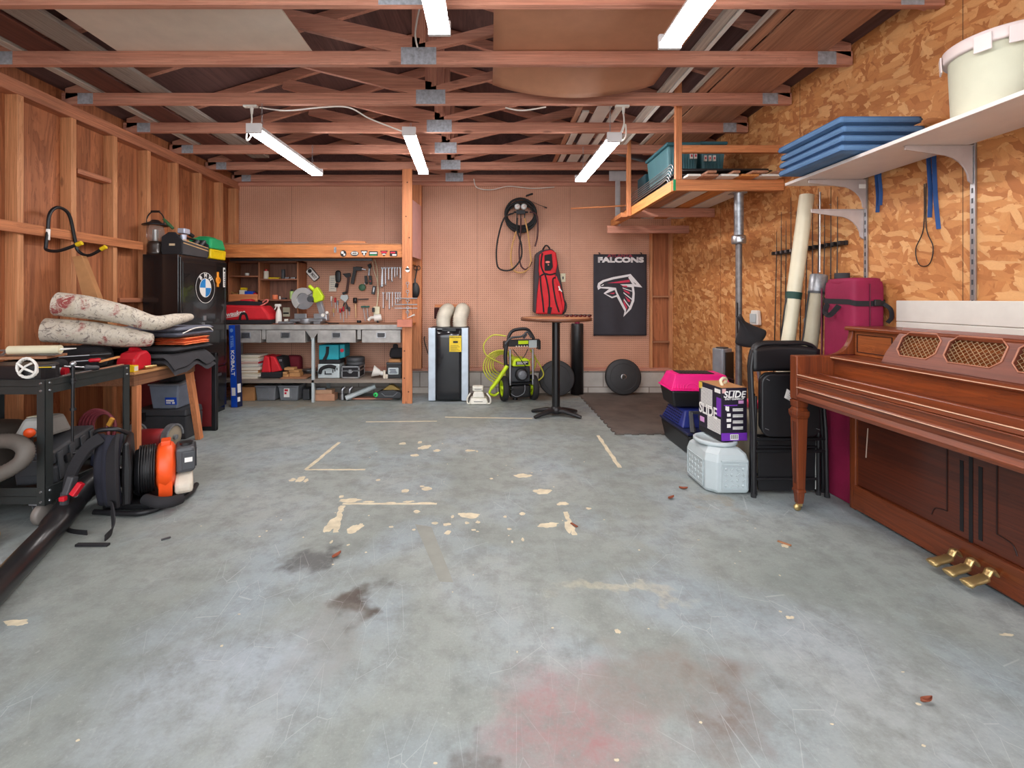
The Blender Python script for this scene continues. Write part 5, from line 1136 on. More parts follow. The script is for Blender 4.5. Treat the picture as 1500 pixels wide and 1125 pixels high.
# back-post hangings
yb = 5.915
o = thing('scissors', 'black-handled scissors hanging point down on the rear bench post', 'scissors', (X(611, yb), yb, Z(408, yb))); m = T(); [m.tube(circ((X(p, yb), yb, Z(392.5, yb)), .022, 14, 'XZ', ry=.026), .005, 6, closed=True) for p in (608.7, 613)]; P(o, 'handle', m, M['black']); m = T(); m.beam((X(610.5, yb), yb, Z(395, yb)), (X(608.5, yb), yb, Z(408, yb)), .014, .005, (0, 1, 0)); P(o, 'blade', m, M['blackm'])
o = thing('paddle', 'black oval ping-pong style paddle hanging on the rear bench post', 'paddle', (X(608, yb), yb, Z(437, yb))); m = T(); m.lathe([(0, -.008), (.056, -.008), (.06, 0), (.056, .008), (0, .008)], (0, 0, 0), 28, 'Y'); m.v = [(X(608, yb)+p[0], yb+p[1], Z(425.5, yb)+p[2]*1.75) for p in m.v]; P(o, 'face', m, M['black']); m = T(); m.beam((X(608, yb), yb, Z(414.5, yb)), (X(608, yb), yb, Z(408, yb)), .02, .016, (0, 1, 0)); P(o, 'handle', m, M['darkgrey'])

# ---- on the lower shelf
def SX(px, d=5.6): return X(px, d)
zs = ZSH
cols = ['paper', 'white', 'cream', 'card', 'paper', 'white', 'lgrey', 'redp', 'white', 'paper', 'cream', 'paper']
hh = [.022, .02, .018, .034, .03, .012, .026, .02, .016, .024, .012, .018]
z = zs
for i, (c_, h_) in enumerate(zip(cols, hh)):
    o = thing('book', {3: 'thick tan volume in the stack of papers beside the red bag', 7: 'red-covered volume in the stack of papers beside the red bag'}.get(i, 'pale book in the tall paper stack beside the red bag, under the bench'), 'book', (SX(354), 5.66, z), group=None if i in (3, 7) else 'pale books stacked under the bench')
    dx = .012*math.sin(i*2.3); x0 = SX(352.5)+dx; x1 = SX(383)+dx*1.5 - .02*(i % 3 == 0)
    P(o, 'cover', T().prism([(x0, z+.0006), (x1, z+.0006), (x1, z+h_), (x0, z+h_), (x0, z+h_-.0025), (x1-.006, z+h_-.0025), (x1-.006, z+.003), (x0, z+.003)], 5.545, 5.76, 'XZ'), M[c_])
    P(o, 'pages', T().box(x0+.003, x1-.0065, 5.549, 5.756, z+.0032, z+h_-.0028), M['paper'])
    z += h_ + .0025
z = zs
for i in range(9):
    h_ = .026 - .006*(i % 2); m = T().box(SX(343)-.02*(i % 2), SX(351.2), 5.56, 5.75, z+.0005, z+h_); S('magazine', 'pale paper bundle in the stack behind the blue carton', 'paper', m, M['paper' if i % 3 else 'cream'], bevel=.002, group='paper bundles behind the blue carton'); z += h_
rb2 = thing('tool_bag', 'red and black soft tool bag under the bench beside the paper stack', 'tool bag', (SX(400), 5.66, zs))
m = T(); m.box(SX(384.6), SX(415), 5.55, 5.80, zs+.001, zs+.075); P(rb2, 'base', m, M['blackf'], .015)
m = T(); m.prism([(SX(385), zs+.07), (SX(398.5), zs+.07), (SX(396), zs+.26), (SX(389), zs+.275)], 5.555, 5.78, 'XZ'); m.prism([(SX(399.5), zs+.07), (SX(414), zs+.09), (SX(404), zs+.26), (SX(397.5), zs+.27)], 5.56, 5.78, 'XZ'); P(rb2, 'side_panel', m, M['red'], .012)
m = T(); m.prism([(SX(404), zs+.10), (SX(416), zs+.10), (SX(413), zs+.25), (SX(400), zs+.26)], 5.60, 5.80, 'XZ'); P(rb2, 'pocket', m, M['blackf'], .012)
m = T(); m.box(SX(409), SX(413), 5.595, 5.60, zs+.20, zs+.225); P(rb2, 'patch', m, M['galv'])
m = T(); m.soft((SX(429, 5.87), 5.90, zs+.125), (.20, .13, .23), .4, .05); S('tool_bag', 'dark red bag in shadow behind the wood blocks under the bench', 'bag', m, mat('deep_red', (120, 24, 40), .8))
S('plank', 'flat pale board on the lower shelf beneath the pile of wood blocks', 'board', T().prism([(SX(413), zs+.001), (SX(452), zs+.001), (SX(455), zs+.018), (SX(416), zs+.018)], 5.52, 5.80, 'XZ'), W['plyX'], bevel=.002)
for i, (a, b, y, h, zz) in enumerate([(417, 425, 5.60, .03, .0), (425.5, 441, 5.62, .045, .0), (418, 423, 5.58, .03, .0315), (424, 439, 5.63, .03, .047), (419, 433, 5.60, .03, .079)]):
    S('wood_block', 'rough pine offcut in the small pile on the lower shelf', 'wood block', T().box(SX(a), SX(b), y-.05, y+.05, zs+.019+zz, zs+.019+zz+h), wood('offcut%d' % i if False else 'offcut_pine', (206, 156, 102), (156, 104, 64), 'X', 12, 1), bevel=.003, group='pine offcuts piled under the bench')
m = T(); m.lathe([(0, .001), (.07, .001), (.088, .05), (.09, .055), (.084, .055), (.066, .006), (0, .006)], (SX(451.5, 5.9), 5.92, zs), 24); S('metal_bowl', 'steel bowl in shadow behind the wood blocks', 'bowl', m, M['steel'])
# teal drill bag over a white case
wc = thing('tool_case', 'silver hard case under the teal bag on the lower shelf', 'case', (SX(483), 5.64, zs))
m = T(); m.box(SX(467.5), SX(499), 5.55, 5.75, zs+.001, zs+.175); P(wc, 'shell', m, M['lgrey'], .012)
m = T(); m.tube(spline([(SX(471), 5.548, zs+.06), (SX(474), 5.54, zs+.12), (SX(485), 5.535, zs+.15), (SX(494), 5.54, zs+.13)], 6), .022, 10); P(wc, 'strap', m, M['blackf'])
m = T(); m.box(SX(478), SX(488), 5.54, 5.549, zs+.05, zs+.062); m.box(SX(478), SX(479.3), 5.54, 5.549, zs+.05, zs+.09); P(wc, 'handle', m, M['black'], .002)
m = T(); [m.box(SX(489+i*3), SX(490.5+i*3), 5.5475, 5.5495, zs+.07+.015*i, zs+.11+.01*i) for i in range(3)]; P(wc, 'print', m, M['ink'])
te = thing('tool_bag', 'bright teal square tool bag stacked on the silver case under the bench', 'tool bag', (SX(483), 5.64, zs+.176))
m = T(); m.box(SX(469), SX(498), 5.55, 5.75, zs+.225, zs+.405); m.prism([(SX(498)+.0005, zs+.235), (SX(505.5), zs+.25), (SX(505.5), zs+.41), (SX(498)+.0005, zs+.405)], 5.58, 5.80, 'XZ'); P(te, 'body', m, M['teal'], .012)
m = T(); m.box(SX(469.2), SX(500), 5.553, 5.745, zs+.177, zs+.224); P(te, 'base', m, M['blackf'], .008)
m = T(); m.add(*strap([(SX(482), 5.545, zs+.38), (SX(481.5), 5.54, zs+.30), (SX(477), 5.54, zs+.22)], .035, .012)); P(te, 'strap', m, M['blackf'])
m = T(); m.box(SX(480), SX(484.5), 5.545, 5.552, zs+.365, zs+.385); P(te, 'buckle', m, M['black'])
m = T(); m.prism(disc(SX(502), zs+.335, .022, 16), 5.574, 5.581, 'XZ'); P(te, 'emblem', m, M['redink'])
bc_ = thing('tool_case', 'black case with aluminium edges and latch on the lower shelf', 'case', (SX(515), 5.62, zs))
ax0, ax1, ay0, ay1, az0, az1 = SX(501.5), SX(528.5), 5.545, 5.78, zs+.002, zs+.15
m = T(); m.box(ax0+.006, ax1-.006, ay0+.006, ay1-.006, az0+.006, az1-.006); P(bc_, 'shell', m, M['blackf'])
m = T(); e_ = .018
for xx in (ax0, ax1-e_):
    for yy in (ay0, ay1-e_): m.box(xx, xx+e_, yy, yy+e_, az0, az1)
for zz in (az0, az1-e_, az0+.085):
    m.box(ax0, ax1, ay0, ay0+(.008 if zz == az0+.085 else e_), zz, zz+(.008 if zz == az0+.085 else e_)); m.box(ax0, ax1, ay1-e_, ay1, zz, zz+e_)
    m.box(ax0, ax0+e_, ay0, ay1, zz, zz+e_); m.box(ax1-e_, ax1, ay0, ay1, zz, zz+e_)
P(bc_, 'edge_trim', m, M['steel'], .002)
m = T(); m.box(SX(513), SX(517), ay0-.006, ay0, az0+.06, az0+.105); m.tube(spline([(SX(511), ay0-.006, az0+.085), (SX(513), ay0-.02, az0+.075), (SX(517), ay0-.02, az0+.075), (SX(519), ay0-.006, az0+.085)], 5), .005, 6); P(bc_, 'latch', m, M['steel'], .002)
m = T(); m.lathe([(0, .0), (.105, .0), (.11, .01), (.11, .03), (.103, .034), (.11, .04), (.11, .085), (.10, .095), (0, .095)], (SX(521.5, 5.68), 5.67, zs+.152), 30); S('round_case', 'round black case sitting on the aluminium-edged case', 'case', m, M['darkgrey'])
wl_ = thing('work_light', 'white clip-on work lamp lying on the lower shelf beside the battery box', 'lamp', (SX(552), 5.60, zs))
m = T(); m.cyl((SX(546.5), 5.58, zs+.085), (SX(556), 5.60, zs+.062), .072, .035, 22); P(wl_, 'shade', m, M['white'])
m = T(); m.cyl((SX(556), 5.60, zs+.062), (SX(561), 5.61, zs+.05), .026, n=14); P(wl_, 'socket', m, M['white'])
bt_ = thing('battery_box', 'black battery case with pale label beside the front bench post', 'box', (SX(576), 5.62, zs))
m = T(); m.taper(SX(567.5), SX(589), 5.55, 5.72, zs+.001, zs+.165, 0, 0); P(bt_, 'case', m, M['black'], .006); m = T(); m.box(SX(567), SX(589.5), 5.545, 5.725, zs+.166, zs+.19); P(bt_, 'lid', m, M['darkgrey'], .006)
m = T(); m.prism(rrect(SX(570), SX(585), zs+.05, zs+.13, .01), 5.547, 5.5495, 'XZ'); lb_ = P(bt_, 'label', m, M['lgrey']); m = T(); [m.box(SX(572+(i % 2)), SX(583-(i % 3)), 5.545, 5.5468, zs+.065+i*.018, zs+.074+i*.018) for i in range(3)]; P(lb_, 'print', m, M['navy'])
m = T(); m.prism([(SX(569), zs+.191), (SX(588), zs+.191), (SX(586), zs+.225), (SX(571), zs+.23)], 5.57, 5.70, 'XZ'); S('carton', 'small tan and white carton lying on the battery case', 'box', m, M['card'], bevel=.004)
m = T(); m.soft((SX(583, 5.66), 5.64, zs+.30), (.17, .12, .13), .5, .25, 4); m.soft((SX(580, 5.66), 5.64, zs+.36), (.06, .06, .09), .6, .2, 2); S('work_glove', 'black gloves piled on top of the battery case carton', 'gloves', m, M['blackf'])
for i, (px, h) in enumerate([(562.5, .10), (566, .05)]):
    jar('small_can', 'little white can squeezed between work lamp and battery case', 'can', px+.5, zs, .015, h, M['paper'], None, 5.55, group='little cans by the work lamp')
# ---- on the floor below the shelf
S('cardboard_box', 'brown cardboard box on the floor below the bench, by the blue carton', 'box', T().box(SX(352), SX(375.5), 5.56, 5.80, .002, .165), M['card'], bevel=.003)
def tub(px0, px1, label):
    o = thing('storage_tub', label, 'storage tub', (SX((px0+px1)/2), 5.66, 0))
    P(o, 'body', T().taper(SX(px0)+.02, SX(px1)-.02, 5.56, 5.80, .002, .165, -.014, -.01), M['grey'], .012)
    P(o, 'rim', T().box(SX(px0), SX(px1), 5.545, 5.815, .166, .185), M['grey'], .005); 
    P(o, 'rib', T().box(SX(px0*.55+px1*.45)-.05, SX(px0*.55+px1*.45)+.05, 5.547, 5.5585, .03, .15), M['grey'], .003); return o
tub(376, 407, 'grey plastic tub on the floor next to the cardboard box'); o = tub(410, 440, 'grey plastic tub with a white sticker on the floor under the bench')
m = T(); m.box(SX(419), SX(427), 5.540, 5.545, .05, .155); st_ = P(o, 'sticker', m, M['wht']); m = T(); m.box(SX(420), SX(425), 5.538, 5.5398, .12, .145); m.box(SX(420), SX(423), 5.538, 5.5398, .085, .11); P(st_, 'print', m, M['redink'])
S('speaker_box', 'small dark plastic case in shadow beside the metal bench leg', 'case', T().box(SX(443), SX(453), 5.60, 5.78, .002, .135), M['darkgrey'], bevel=.01)
S('paver', 'lower reddish brick paver on the floor at the bench leg', 'brick', T().box(SX(462), SX(492), 5.55, 5.68, .002, .085), mat('brick_pink', (186, 140, 112), .9, bump=.3), bevel=.004)
S('paver', 'upper flat brick paver lying on the thicker one', 'brick', T().box(SX(463.5), SX(488), 5.56, 5.67, .0855, .132), mat('brick_tan', (200, 160, 130), .9, bump=.3), bevel=.004)
S('steel_plate', 'flat steel fitting lying on the stacked pavers', 'fitting', T().box(SX(465), SX(478), 5.57, 5.62, .1325, .155), M['galv'], bevel=.004)
for px, l_ in ((500, 'chrome hose clamp fitting standing beside the pavers'), (511, 'chrome elbow fitting behind the white pipe end')):
    m = T(); m.cyl((SX(px), 5.64, .002), (SX(px), 5.64, .07), .035, n=18); m.tube(spline([(SX(px), 5.64, .07), (SX(px), 5.64, .12), (SX(px+3), 5.66, .15)], 5), .022, 12); S('pipe_fitting', l_, 'fitting', m, M['steel'])
m = T(); m.tube([(SX(508), 5.56, .032), (SX(548), 5.66, .16)], .03, 18, caps=False); m.tube([(SX(508), 5.56, .032), (SX(548), 5.66, .16)], .025, 18); S('plastic_pipe', 'white plastic pipe slanting on the floor under the bench', 'pipe', m, M['lgrey'])
S('plank', 'thin reddish board on the floor under the green-wheeled tool', 'board', T().box(SX(510), SX(574), 5.63, 5.72, .002, .02), W['chordX'], bevel=.002)
le = thing('lawn_edger', 'black garden tool with green wheel hub and tan top on the floor by the post', 'garden tool', (SX(568), 5.64, .02))
m = T(); m.prism([(SX(550), .025), (SX(588), .025), (SX(588), .10), (SX(576), .13), (SX(558), .12), (SX(549), .08)], 5.57, 5.69, 'XZ'); P(le, 'body', m, M['darkgrey'], .012)
m = T(); m.lathe([(0, -.008), (.026, -.008), (.028, 0), (.026, .008), (0, .008)], (SX(551.5), 5.56, .075), 20, 'Y'); hb_ = P(le, 'wheel_hub', m, mat('bright_green', (60, 220, 110), .45)); m = T(); m.cyl((SX(551.5), 5.55, .075), (SX(551.5), 5.545, .075), .009, n=10); P(hb_, 'cap', m, M['black'])
m = T(); m.prism([(SX(560), .125), (SX(586), .125), (SX(576), .185), (SX(571), .19)], 5.59, 5.66, 'XZ'); P(le, 'top_cover', m, mat('olive_tan', (170, 140, 70), .5), .006)
m = T(); m.tube([(SX(560), 5.562, .095), (SX(565), 5.555, .06), (SX(577), 5.555, .06), (SX(583), 5.562, .10)], .006, 8); P(le, 'handle', m, M['grey'])
# ================= along the back wall =================
# portable air conditioner with two hoses
DA = 5.53
ac = thing('air_conditioner', 'tall black and silver portable air conditioner with two hoses by the bench post', 'air conditioner', (X(656, DA), DA+.17, 0))
a0, a1 = X(627.5, DA), X(686, DA)
P(ac, 'cabinet', MB(True).box(a0, a1, DA+.01, DA+.36, .02, .885), M['darkgrey'], .02)
for p0, p1 in ((627.5, 638), (676, 686)): P(ac, 'side_trim', MB(True).box(X(p0, DA), X(p1, DA), DA-.012, DA+.012, .01, .885), mat('silver_trim', (186, 198, 210), .35, .35), .006)
m = MB(True); m.grid(lambda u, v: (X(638.2, DA)+(X(675.8, DA)-X(638.2, DA))*u, DA-.004-.02*math.sin(u*3.14), .02+.855*v), 10, 8, .01); P(ac, 'front_panel', m, mat('gloss_front', (26, 27, 32), .16, coat=.5))
m = MB(True); [m.box(X(630, DA), X(684, DA), DA+.02, DA+.34, .884+i*.002, .885+i*.002) for i in range(2)]; m.box(X(648, DA), X(668, DA), DA-.03, DA-.02, .845, .875); P(ac, 'control_panel', m, M['black'], .002)
m = MB(True); m.box(X(658.5, DA), X(676, DA), DA-.031, DA-.0275, .60, .79); st = P(ac, 'energy_label', m, M['yellow'])
m = MB(True)
m.text('ENERGYGUIDE', .021, frame((X(667.2, DA), DA-.0312, .772), (1, 0, 0), (0, 0, 1)))
m.box(X(664, DA), X(671, DA), DA-.0316, DA-.031, .705, .728)
for i in range(5): m.box(X(660.5, DA), X(674-(i % 3)*2, DA), DA-.0316, DA-.031, .615+i*.014, .6185+i*.014)
P(st, 'print', m, M['ink'])
m = MB(True); m.box(X(641, DA), X(658, DA), DA-.03, DA-.022, .868, .874); P(ac, 'indicator_strip', m, M['lgrey'])
for nm, pts in (('exhaust_hose', [(X(650, 5.8), 5.80, .86), (X(649, 5.8), 5.82, .96), (X(651, 5.8), 5.86, 1.04), (X(655, 5.9), 5.92, 1.08), (X(657, 6), 6.005, 1.075)]), ('intake_hose', [(X(674, 5.8), 5.78, .86), (X(674, 5.8), 5.80, .98), (X(676, 5.8), 5.85, 1.05), (X(677, 5.9), 5.92, 1.085), (X(678, 6), 6.01, 1.08)])):
    q = spline(pts, 10); m = MB(True); m.tube(q, [.082 + (.012 if i % 2 else 0) for i in range(len(q))], 22, caps=False); P(ac, nm, m, bpy.data.materials.get('duct_white') or mat('duct_white', (214, 208, 192), .55))
m = MB(True); m.box(X(637, 6.05), X(686, 6.05), 6.04, 6.0585, Z(450, 6.05), Z(446, 6.05)); m.box(X(646, 6.05), X(649, 6.05), 6.04, 6.0585, Z(470, 6.05), Z(451, 6.05)); S('vent_frame', 'thin wooden vent trim on the pegboard behind the white hoses', 'vent trim', m, W['beam'], bevel=.002)
m = MB(True); m.box(X(636, 6.05), X(643, 6.05), 6.056, 6.0597, Z(467, 6.05), Z(451, 6.05)); P(wb, 'vent_opening', m, mat('dark_hole', (60, 22, 20), .9))
m = MB(True); m.tube(spline([(a0-.01, 5.86, .45), (a0-.06, 5.9, .55), (a0-.11, 5.95, .70), (a0-.115, 6.03, .74)], 6), .006, 6); P(ac, 'power_cord', m, M['black'])
# small white stepped appliance
D2 = 5.36
sp2 = thing('pool_pump', 'small white stepped plastic appliance on the floor beside the air conditioner', 'appliance', (X(701, D2), D2+.08, 0))
CR = mat('offwhite_plastic', (218, 216, 204), .5)
m = MB(True); m.taper(X(686, D2), X(716, D2), D2, D2+.18, .002, .07, .025, .02); P(sp2, 'base', m, CR, .012)
m = MB(True); m.taper(X(691.5, D2), X(710, D2), D2+.03, D2+.15, .071, .145, .02, .01); P(sp2, 'body', m, CR, .012)
m = MB(True); m.taper(X(692, D2), X(707.5, D2), D2+.04, D2+.14, .146, .205, -.004, .0); P(sp2, 'cap', m, CR, .014)
for p0, p1 in ((689, 684.8), (713, 718)):
    m = MB(True); m.tube(spline([(X(p0, D2), D2+.02, .13), (X(p1, D2), D2, .08), (X(p1, D2), D2, .02), (X(p0, D2), D2-.01, .015)], 5), .010, 8); P(sp2, 'side_bracket', m, CR)
m = MB(True); [m.box(X(694, D2), X(707, D2), D2+.008+.012*i, D2+.018+.012*i, .03+.016*i, .036+.016*i) for i in range(3)]; m.box(X(695, D2), X(705, D2), D2+.038, D2+.0435, .17, .176); P(sp2, 'vent_slot', m, M['darkgrey'])

# pressure washer
DW = 5.55
pw = thing('pressure_washer', 'yellow-green and black wheeled pressure washer by the bar table', 'pressure washer', (X(764, DW), DW+.1, 0))
def wx_(p, d=DW): return X(p, d)
def wz_(p, d=DW): return Z(p, d)
for px in (736.5, 781.5):
    m = MB(True); c = (wx_(px), DW+.06, .152); m.lathe([(.10, -.03), (.145, -.032), (.15, -.015), (.15, .015), (.145, .032), (.10, .03)], c, 34, 'X'); w_ = P(pw, 'wheel', m, M['rubber'])
    m = MB(True); m.lathe([(.085, -.026), (.112, -.03), (.112, .03), (.085, .026), (.085, -.026)], c, 30, 'X'); m.lathe([(0, -.034), (.026, -.034), (.026, .034), (0, .034)], c, 16, 'X')
    for k in range(6):
        a = R(60*k); m.beam((c[0], c[1]+.02*math.cos(a), c[2]+.02*math.sin(a)), (c[0], c[1]+.095*math.cos(a), c[2]+.095*math.sin(a)), .02, .05, (1, 0, 0)) if False else m.beam((c[0], c[1]+.02*math.cos(a), c[2]+.02*math.sin(a)), (c[0], c[1]+.095*math.cos(a), c[2]+.095*math.sin(a)), .022, .03, (1, 0, 0))
    P(w_, 'rim', m, M['lime'])
m = MB(True); m.cyl((wx_(737), DW+.06, .152), (wx_(781), DW+.06, .152), .010, n=10); P(pw, 'axle', m, M['steel'])
m = MB(True)
for px in (743.5, 778): m.tube([(wx_(px), DW-.02, .20), (wx_(px), DW-.02, wz_(511))], .015, 12)
P(pw, 'frame_tube', m, M['steel'])
m = MB(True); m.box(wx_(741), wx_(781), DW-.03, DW+.20, .205, .225); m.cyl((wx_(743), DW-.04, .155), (wx_(748), DW-.04, .155), .012, n=8); P(pw, 'platform', m, M['blackm'], .004)
m = MB(True); m.box(wx_(745), wx_(776), DW-.01, DW+.20, .04, .19); m.cyl((wx_(755), DW+.1, .0), (wx_(755), DW+.1, .05), .03, n=12); P(pw, 'pump', m, M['black'], .03)
m = MB(True); m.box(wx_(744), wx_(775), DW-.0, DW+.24, .226, .42); P(pw, 'engine_block', m, M['darkgrey'], .02)
m = MB(True); m.lathe([(0, -.06), (.07, -.06), (.078, -.045), (.078, 0), (0, 0)], (wx_(760.5), DW-.005, .325), 28, 'Y'); rs = P(pw, 'recoil_starter', m, M['black'])
m = MB(True); m.lathe([(0, -.004), (.052, -.004), (.052, .004), (0, .004)], (wx_(760.5), DW-.068, .325), 24, 'Y'); [m.beam((wx_(760.5), DW-.073, .325), (wx_(760.5)+.05*math.cos(R(30*k)), DW-.073, .325+.05*math.sin(R(30*k))), .004, .004, (0, 1, 0)) for k in range(12)]; P(rs, 'grille', m, M['grey'])
m = MB(True); m.prism([(wx_(746.5), .425), (wx_(774), .425), (wx_(772), .50), (wx_(767), .52), (wx_(753), .52), (wx_(748), .50)], DW-.05, DW+.18, 'XZ'); eh = P(pw, 'engine_hood', m, M['lime'], .015)
m = MB(True); m.box(wx_(751), wx_(770), DW-.056, DW-.051, .445, .488); P(eh, 'label', m, M['ink'])
m = MB(True); [m.box(wx_(752.5), wx_(768.5-i*3), DW-.0568, DW-.0562, .472-.017*i, .479-.017*i) for i in range(2)]; P(eh, 'print', m, M['wht'])
m = MB(True); m.box(wx_(741), wx_(788), DW-.04, DW+.02, wz_(507), wz_(497)); m.box(wx_(734), wx_(739.5), DW-.05, DW+.03, wz_(510), wz_(499)); m.box(wx_(785), wx_(789), DW-.05, DW+.03, wz_(512), wz_(499)); cp = P(pw, 'control_panel', m, M['black'], .006)
m = MB(True); m.box(wx_(755), wx_(770), DW-.046, DW-.041, wz_(503.5), wz_(498.5)); P(cp, 'name_plate', m, M['lime']); m = MB(True); m.box(wx_(771), wx_(783), DW-.046, DW-.041, wz_(509), wz_(498)); P(cp, 'info_label', m, M['lgrey'])
m = MB(True); [m.cyl((wx_(752+i*4), DW-.045, wz_(506.5)), (wx_(752+i*4), DW-.05, wz_(506.5)), .008, n=8) for i in range(5)]; P(cp, 'nozzle_tip', m, M['white'])
m = MB(True); m.tube(spline([(wx_(741), DW+.0, wz_(500)), (wx_(744), DW+.02, wz_(490)), (wx_(752), DW+.03, wz_(483.5)), (wx_(770), DW+.03, wz_(482.5)), (wx_(777), DW+.02, wz_(490)), (wx_(780), DW, wz_(497))], 7), .020, 12); P(pw, 'handle', m, M['black'])
m = MB(True); m.tube(spline([(wx_(735), DW-.06, wz_(503)), (wx_(744), DW-.06, wz_(494)), (wx_(760), DW-.06, wz_(492)), (wx_(768), DW-.06, wz_(486)), (wx_(774), DW-.06, wz_(494))], 7), .013, 10); m.beam((wx_(767), DW-.06, wz_(489)), (wx_(762), DW-.065, wz_(495)), .02, .02); P(pw, 'spray_gun', m, M['darkgrey'])
m = MB(True); m.tube(spline([(wx_(737.5), DW-.03, wz_(506)), (wx_(736), DW-.03, wz_(520)), (wx_(737), DW-.03, wz_(534))], 6), .024, 12); P(pw, 'grip', m, M['black'])
m = MB(True); m.tube([(wx_(738), DW-.06, wz_(534)), (wx_(724), DW-.05, wz_(555)), (wx_(715), DW-.03, wz_(567))], [.024, .024, .022], 12); m.tube(spline([(wx_(715), DW-.03, wz_(567)), (wx_(713), DW-.02, wz_(573)), (wx_(720), DW-.01, wz_(577)), (wx_(727), DW-.01, wz_(573))], 6), .014, 10); P(pw, 'surface_lance', m, M['lime'])
hh_ = MB(True)
for i in range(5):
    hh_.tube(circ((wx_(737)+.012*i, DW+.27+.018*i, wz_(541)+.006*i), .215-.022*i, 34, 'XZ', ry=.205-.02*i), .0085, 7, closed=True)
hh_.tube(spline([(wx_(741), DW+.1, wz_(493)), (wx_(722), DW+.15, wz_(492)), (wx_(710), DW+.2, wz_(506)), (wx_(714), DW+.2, wz_(522)), (wx_(735), DW+.2, wz_(534)), (wx_(752), DW+.25, wz_(541))], 8), .0085, 7)
hh_.tube(spline([(wx_(778), DW+.1, wz_(514)), (wx_(788), DW+.12, wz_(528)), (wx_(786), DW+.15, wz_(545)), (wx_(778), DW+.15, wz_(552))], 8), .0085, 7)
hh_.tube(spline([(wx_(770), DW+.1, wz_(536)), (wx_(785), DW+.1, wz_(527)), (wx_(798), DW+.12, wz_(545)), (wx_(799), DW+.12, wz_(555)), (wx_(788), DW+.12, wz_(563))], 8), .0085, 7)
P(pw, 'hose', hh_, M['limeh'])
m = MB(True); m.tube(spline([(wx_(747), DW-.03, wz_(511)), (wx_(758), DW-.05, wz_(525)), (wx_(768), DW-.07, wz_(542)), (wx_(765), DW-.06, wz_(555))], 8), .005, 6); m.tube(spline([(wx_(770), DW-.03, wz_(511)), (wx_(762), DW-.04, wz_(524)), (wx_(748), DW-.03, wz_(533))], 8), .005, 6); P(pw, 'cable', m, M['black'])
m = MB(True); m.tube(spline([(wx_(765), DW-.04, wz_(563)), (wx_(763), DW-.06, wz_(574)), (wx_(752), DW-.06, wz_(579)), (wx_(744), DW-.04, wz_(575))], 8), .004, 6); P(pw, 'drain_hose', m, M['grey'])

# bumper plates
def plate(label, px, py, d, r=.225, lean=0, zb=.004):
    c = (X(px, d), d, Z(py, d)); o = thing('weight_plate', label, 'weight plate', (c[0], d, 0), group=None)
    t = MB(True); A = Matrix.Translation(Vector((c[0], c[1], r+zb))) @ Matrix.Rotation(R(-90) + lean, 4, 'X'); t.M = A
    t.lathe([(.03, -.035), (.21, -.035), (.225, -.028), (.225, .028), (.21, .035), (.03, .035)], (0, 0, 0), 44); P(o, 'plate', t, mat('plate_rubber', (44, 44, 46), .6))
    t = MB(True); t.M = A; t.lathe([(.165, -.001), (.168, .004), (.172, .004), (.175, -.001)], (0, 0, .0345), 44); t.lathe([(.165, .001), (.168, -.004), (.172, -.004), (.175, .001)], (0, 0, -.0345), 44); P(o, 'ridge', t, bpy.data.materials['plate_rubber'])
    t = MB(True); t.M = A; t.lathe([(.025, -.037), (.036, -.037), (.036, .037), (.025, .037), (.025, -.037)], (0, 0, 0), 24); P(o, 'hub_ring', t, M['steel'])
    return o
plate('black rubber weight plate leaning behind the bar table and pressure washer', 815, 558, 5.83, lean=R(-7))
plate('black rubber weight plate leaning on the blocks below the flag', 912.5, 553, 5.86, lean=R(-7), zb=.0155)
# black roll
D3 = 5.93
fr3 = thing('foam_roller', 'long black foam roll standing upright between bar table and flag', 'foam roll', (X(845, D3), D3, 0))
m = MB(True); m.lathe([(0, .0145), (.076, .0145), (.08, .01), (.079, .90), (.075, .915), (.03, .915), (.03, .9), (0, .9)], (X(845.5, D3), D3, 0), 30); P(fr3, 'roll', m, mat('speckled_foam', (32, 32, 34), .4, var=.5, scale=120, bump=.2))
m = MB(True); m.cyl((X(845.5, D3), D3, .9), (X(845.5, D3), D3, .935), .03, n=14); P(fr3, 'core', m, M['maroon'])

# bar table
tbx, tby = X(814, 4.88), 4.86
bt2 = thing('bar_table', 'tall round bar table with wooden top and black pedestal', 'table', (tbx, tby, 0))
m = MB(True); m.lathe([(0, 1.005), (.355, 1.005), (.365, 1.012), (.365, 1.026), (.355, 1.034), (0, 1.034)], (tbx, tby, 0), 52); P(bt2, 'table_top', m, [wood('table_oak', (206, 146, 102), (160, 102, 66), 'X', 8, .8, .4)])
m = MB(True); m.lathe([(.352, 1.003), (.37, 1.003), (.37, 1.036), (.352, 1.0345)], (tbx, tby, 0), 52); P(bt2, 'edge_band', m, mat('table_edge', (110, 66, 44), .5))
P(bt2, 'column', MB(True).cyl((tbx, tby, .06), (tbx, tby, .985), .042, n=28), mat('black_enamel', (20, 20, 22), .3))
m = MB(True); m.box(tbx-.16, tbx+.16, tby-.035, tby+.035, .985, 1.004); m.box(tbx-.035, tbx+.035, tby-.16, tby+.16, .985, 1.004); P(bt2, 'top_plate', m, M['blackm'], .004)
m = MB(True)
for a in (30, 150, 210, 330):
    ca, sa = math.cos(R(a)), math.sin(R(a))
    m.tube([(tbx, tby, .055), (tbx+ca*.10, tby+sa*.10, .055), (tbx+ca*.22, tby+sa*.22, .03), (tbx+ca*.275, tby+sa*.275, .017)], [.035, .035, .028, .022], 10, flat=.7, up=(0, 0, 1))
m.lathe([(0, .03), (.06, .03), (.055, .075), (.044, .10), (0, .10)], (tbx, tby, 0), 24); P(bt2, 'pedestal_foot', m, M['black'])
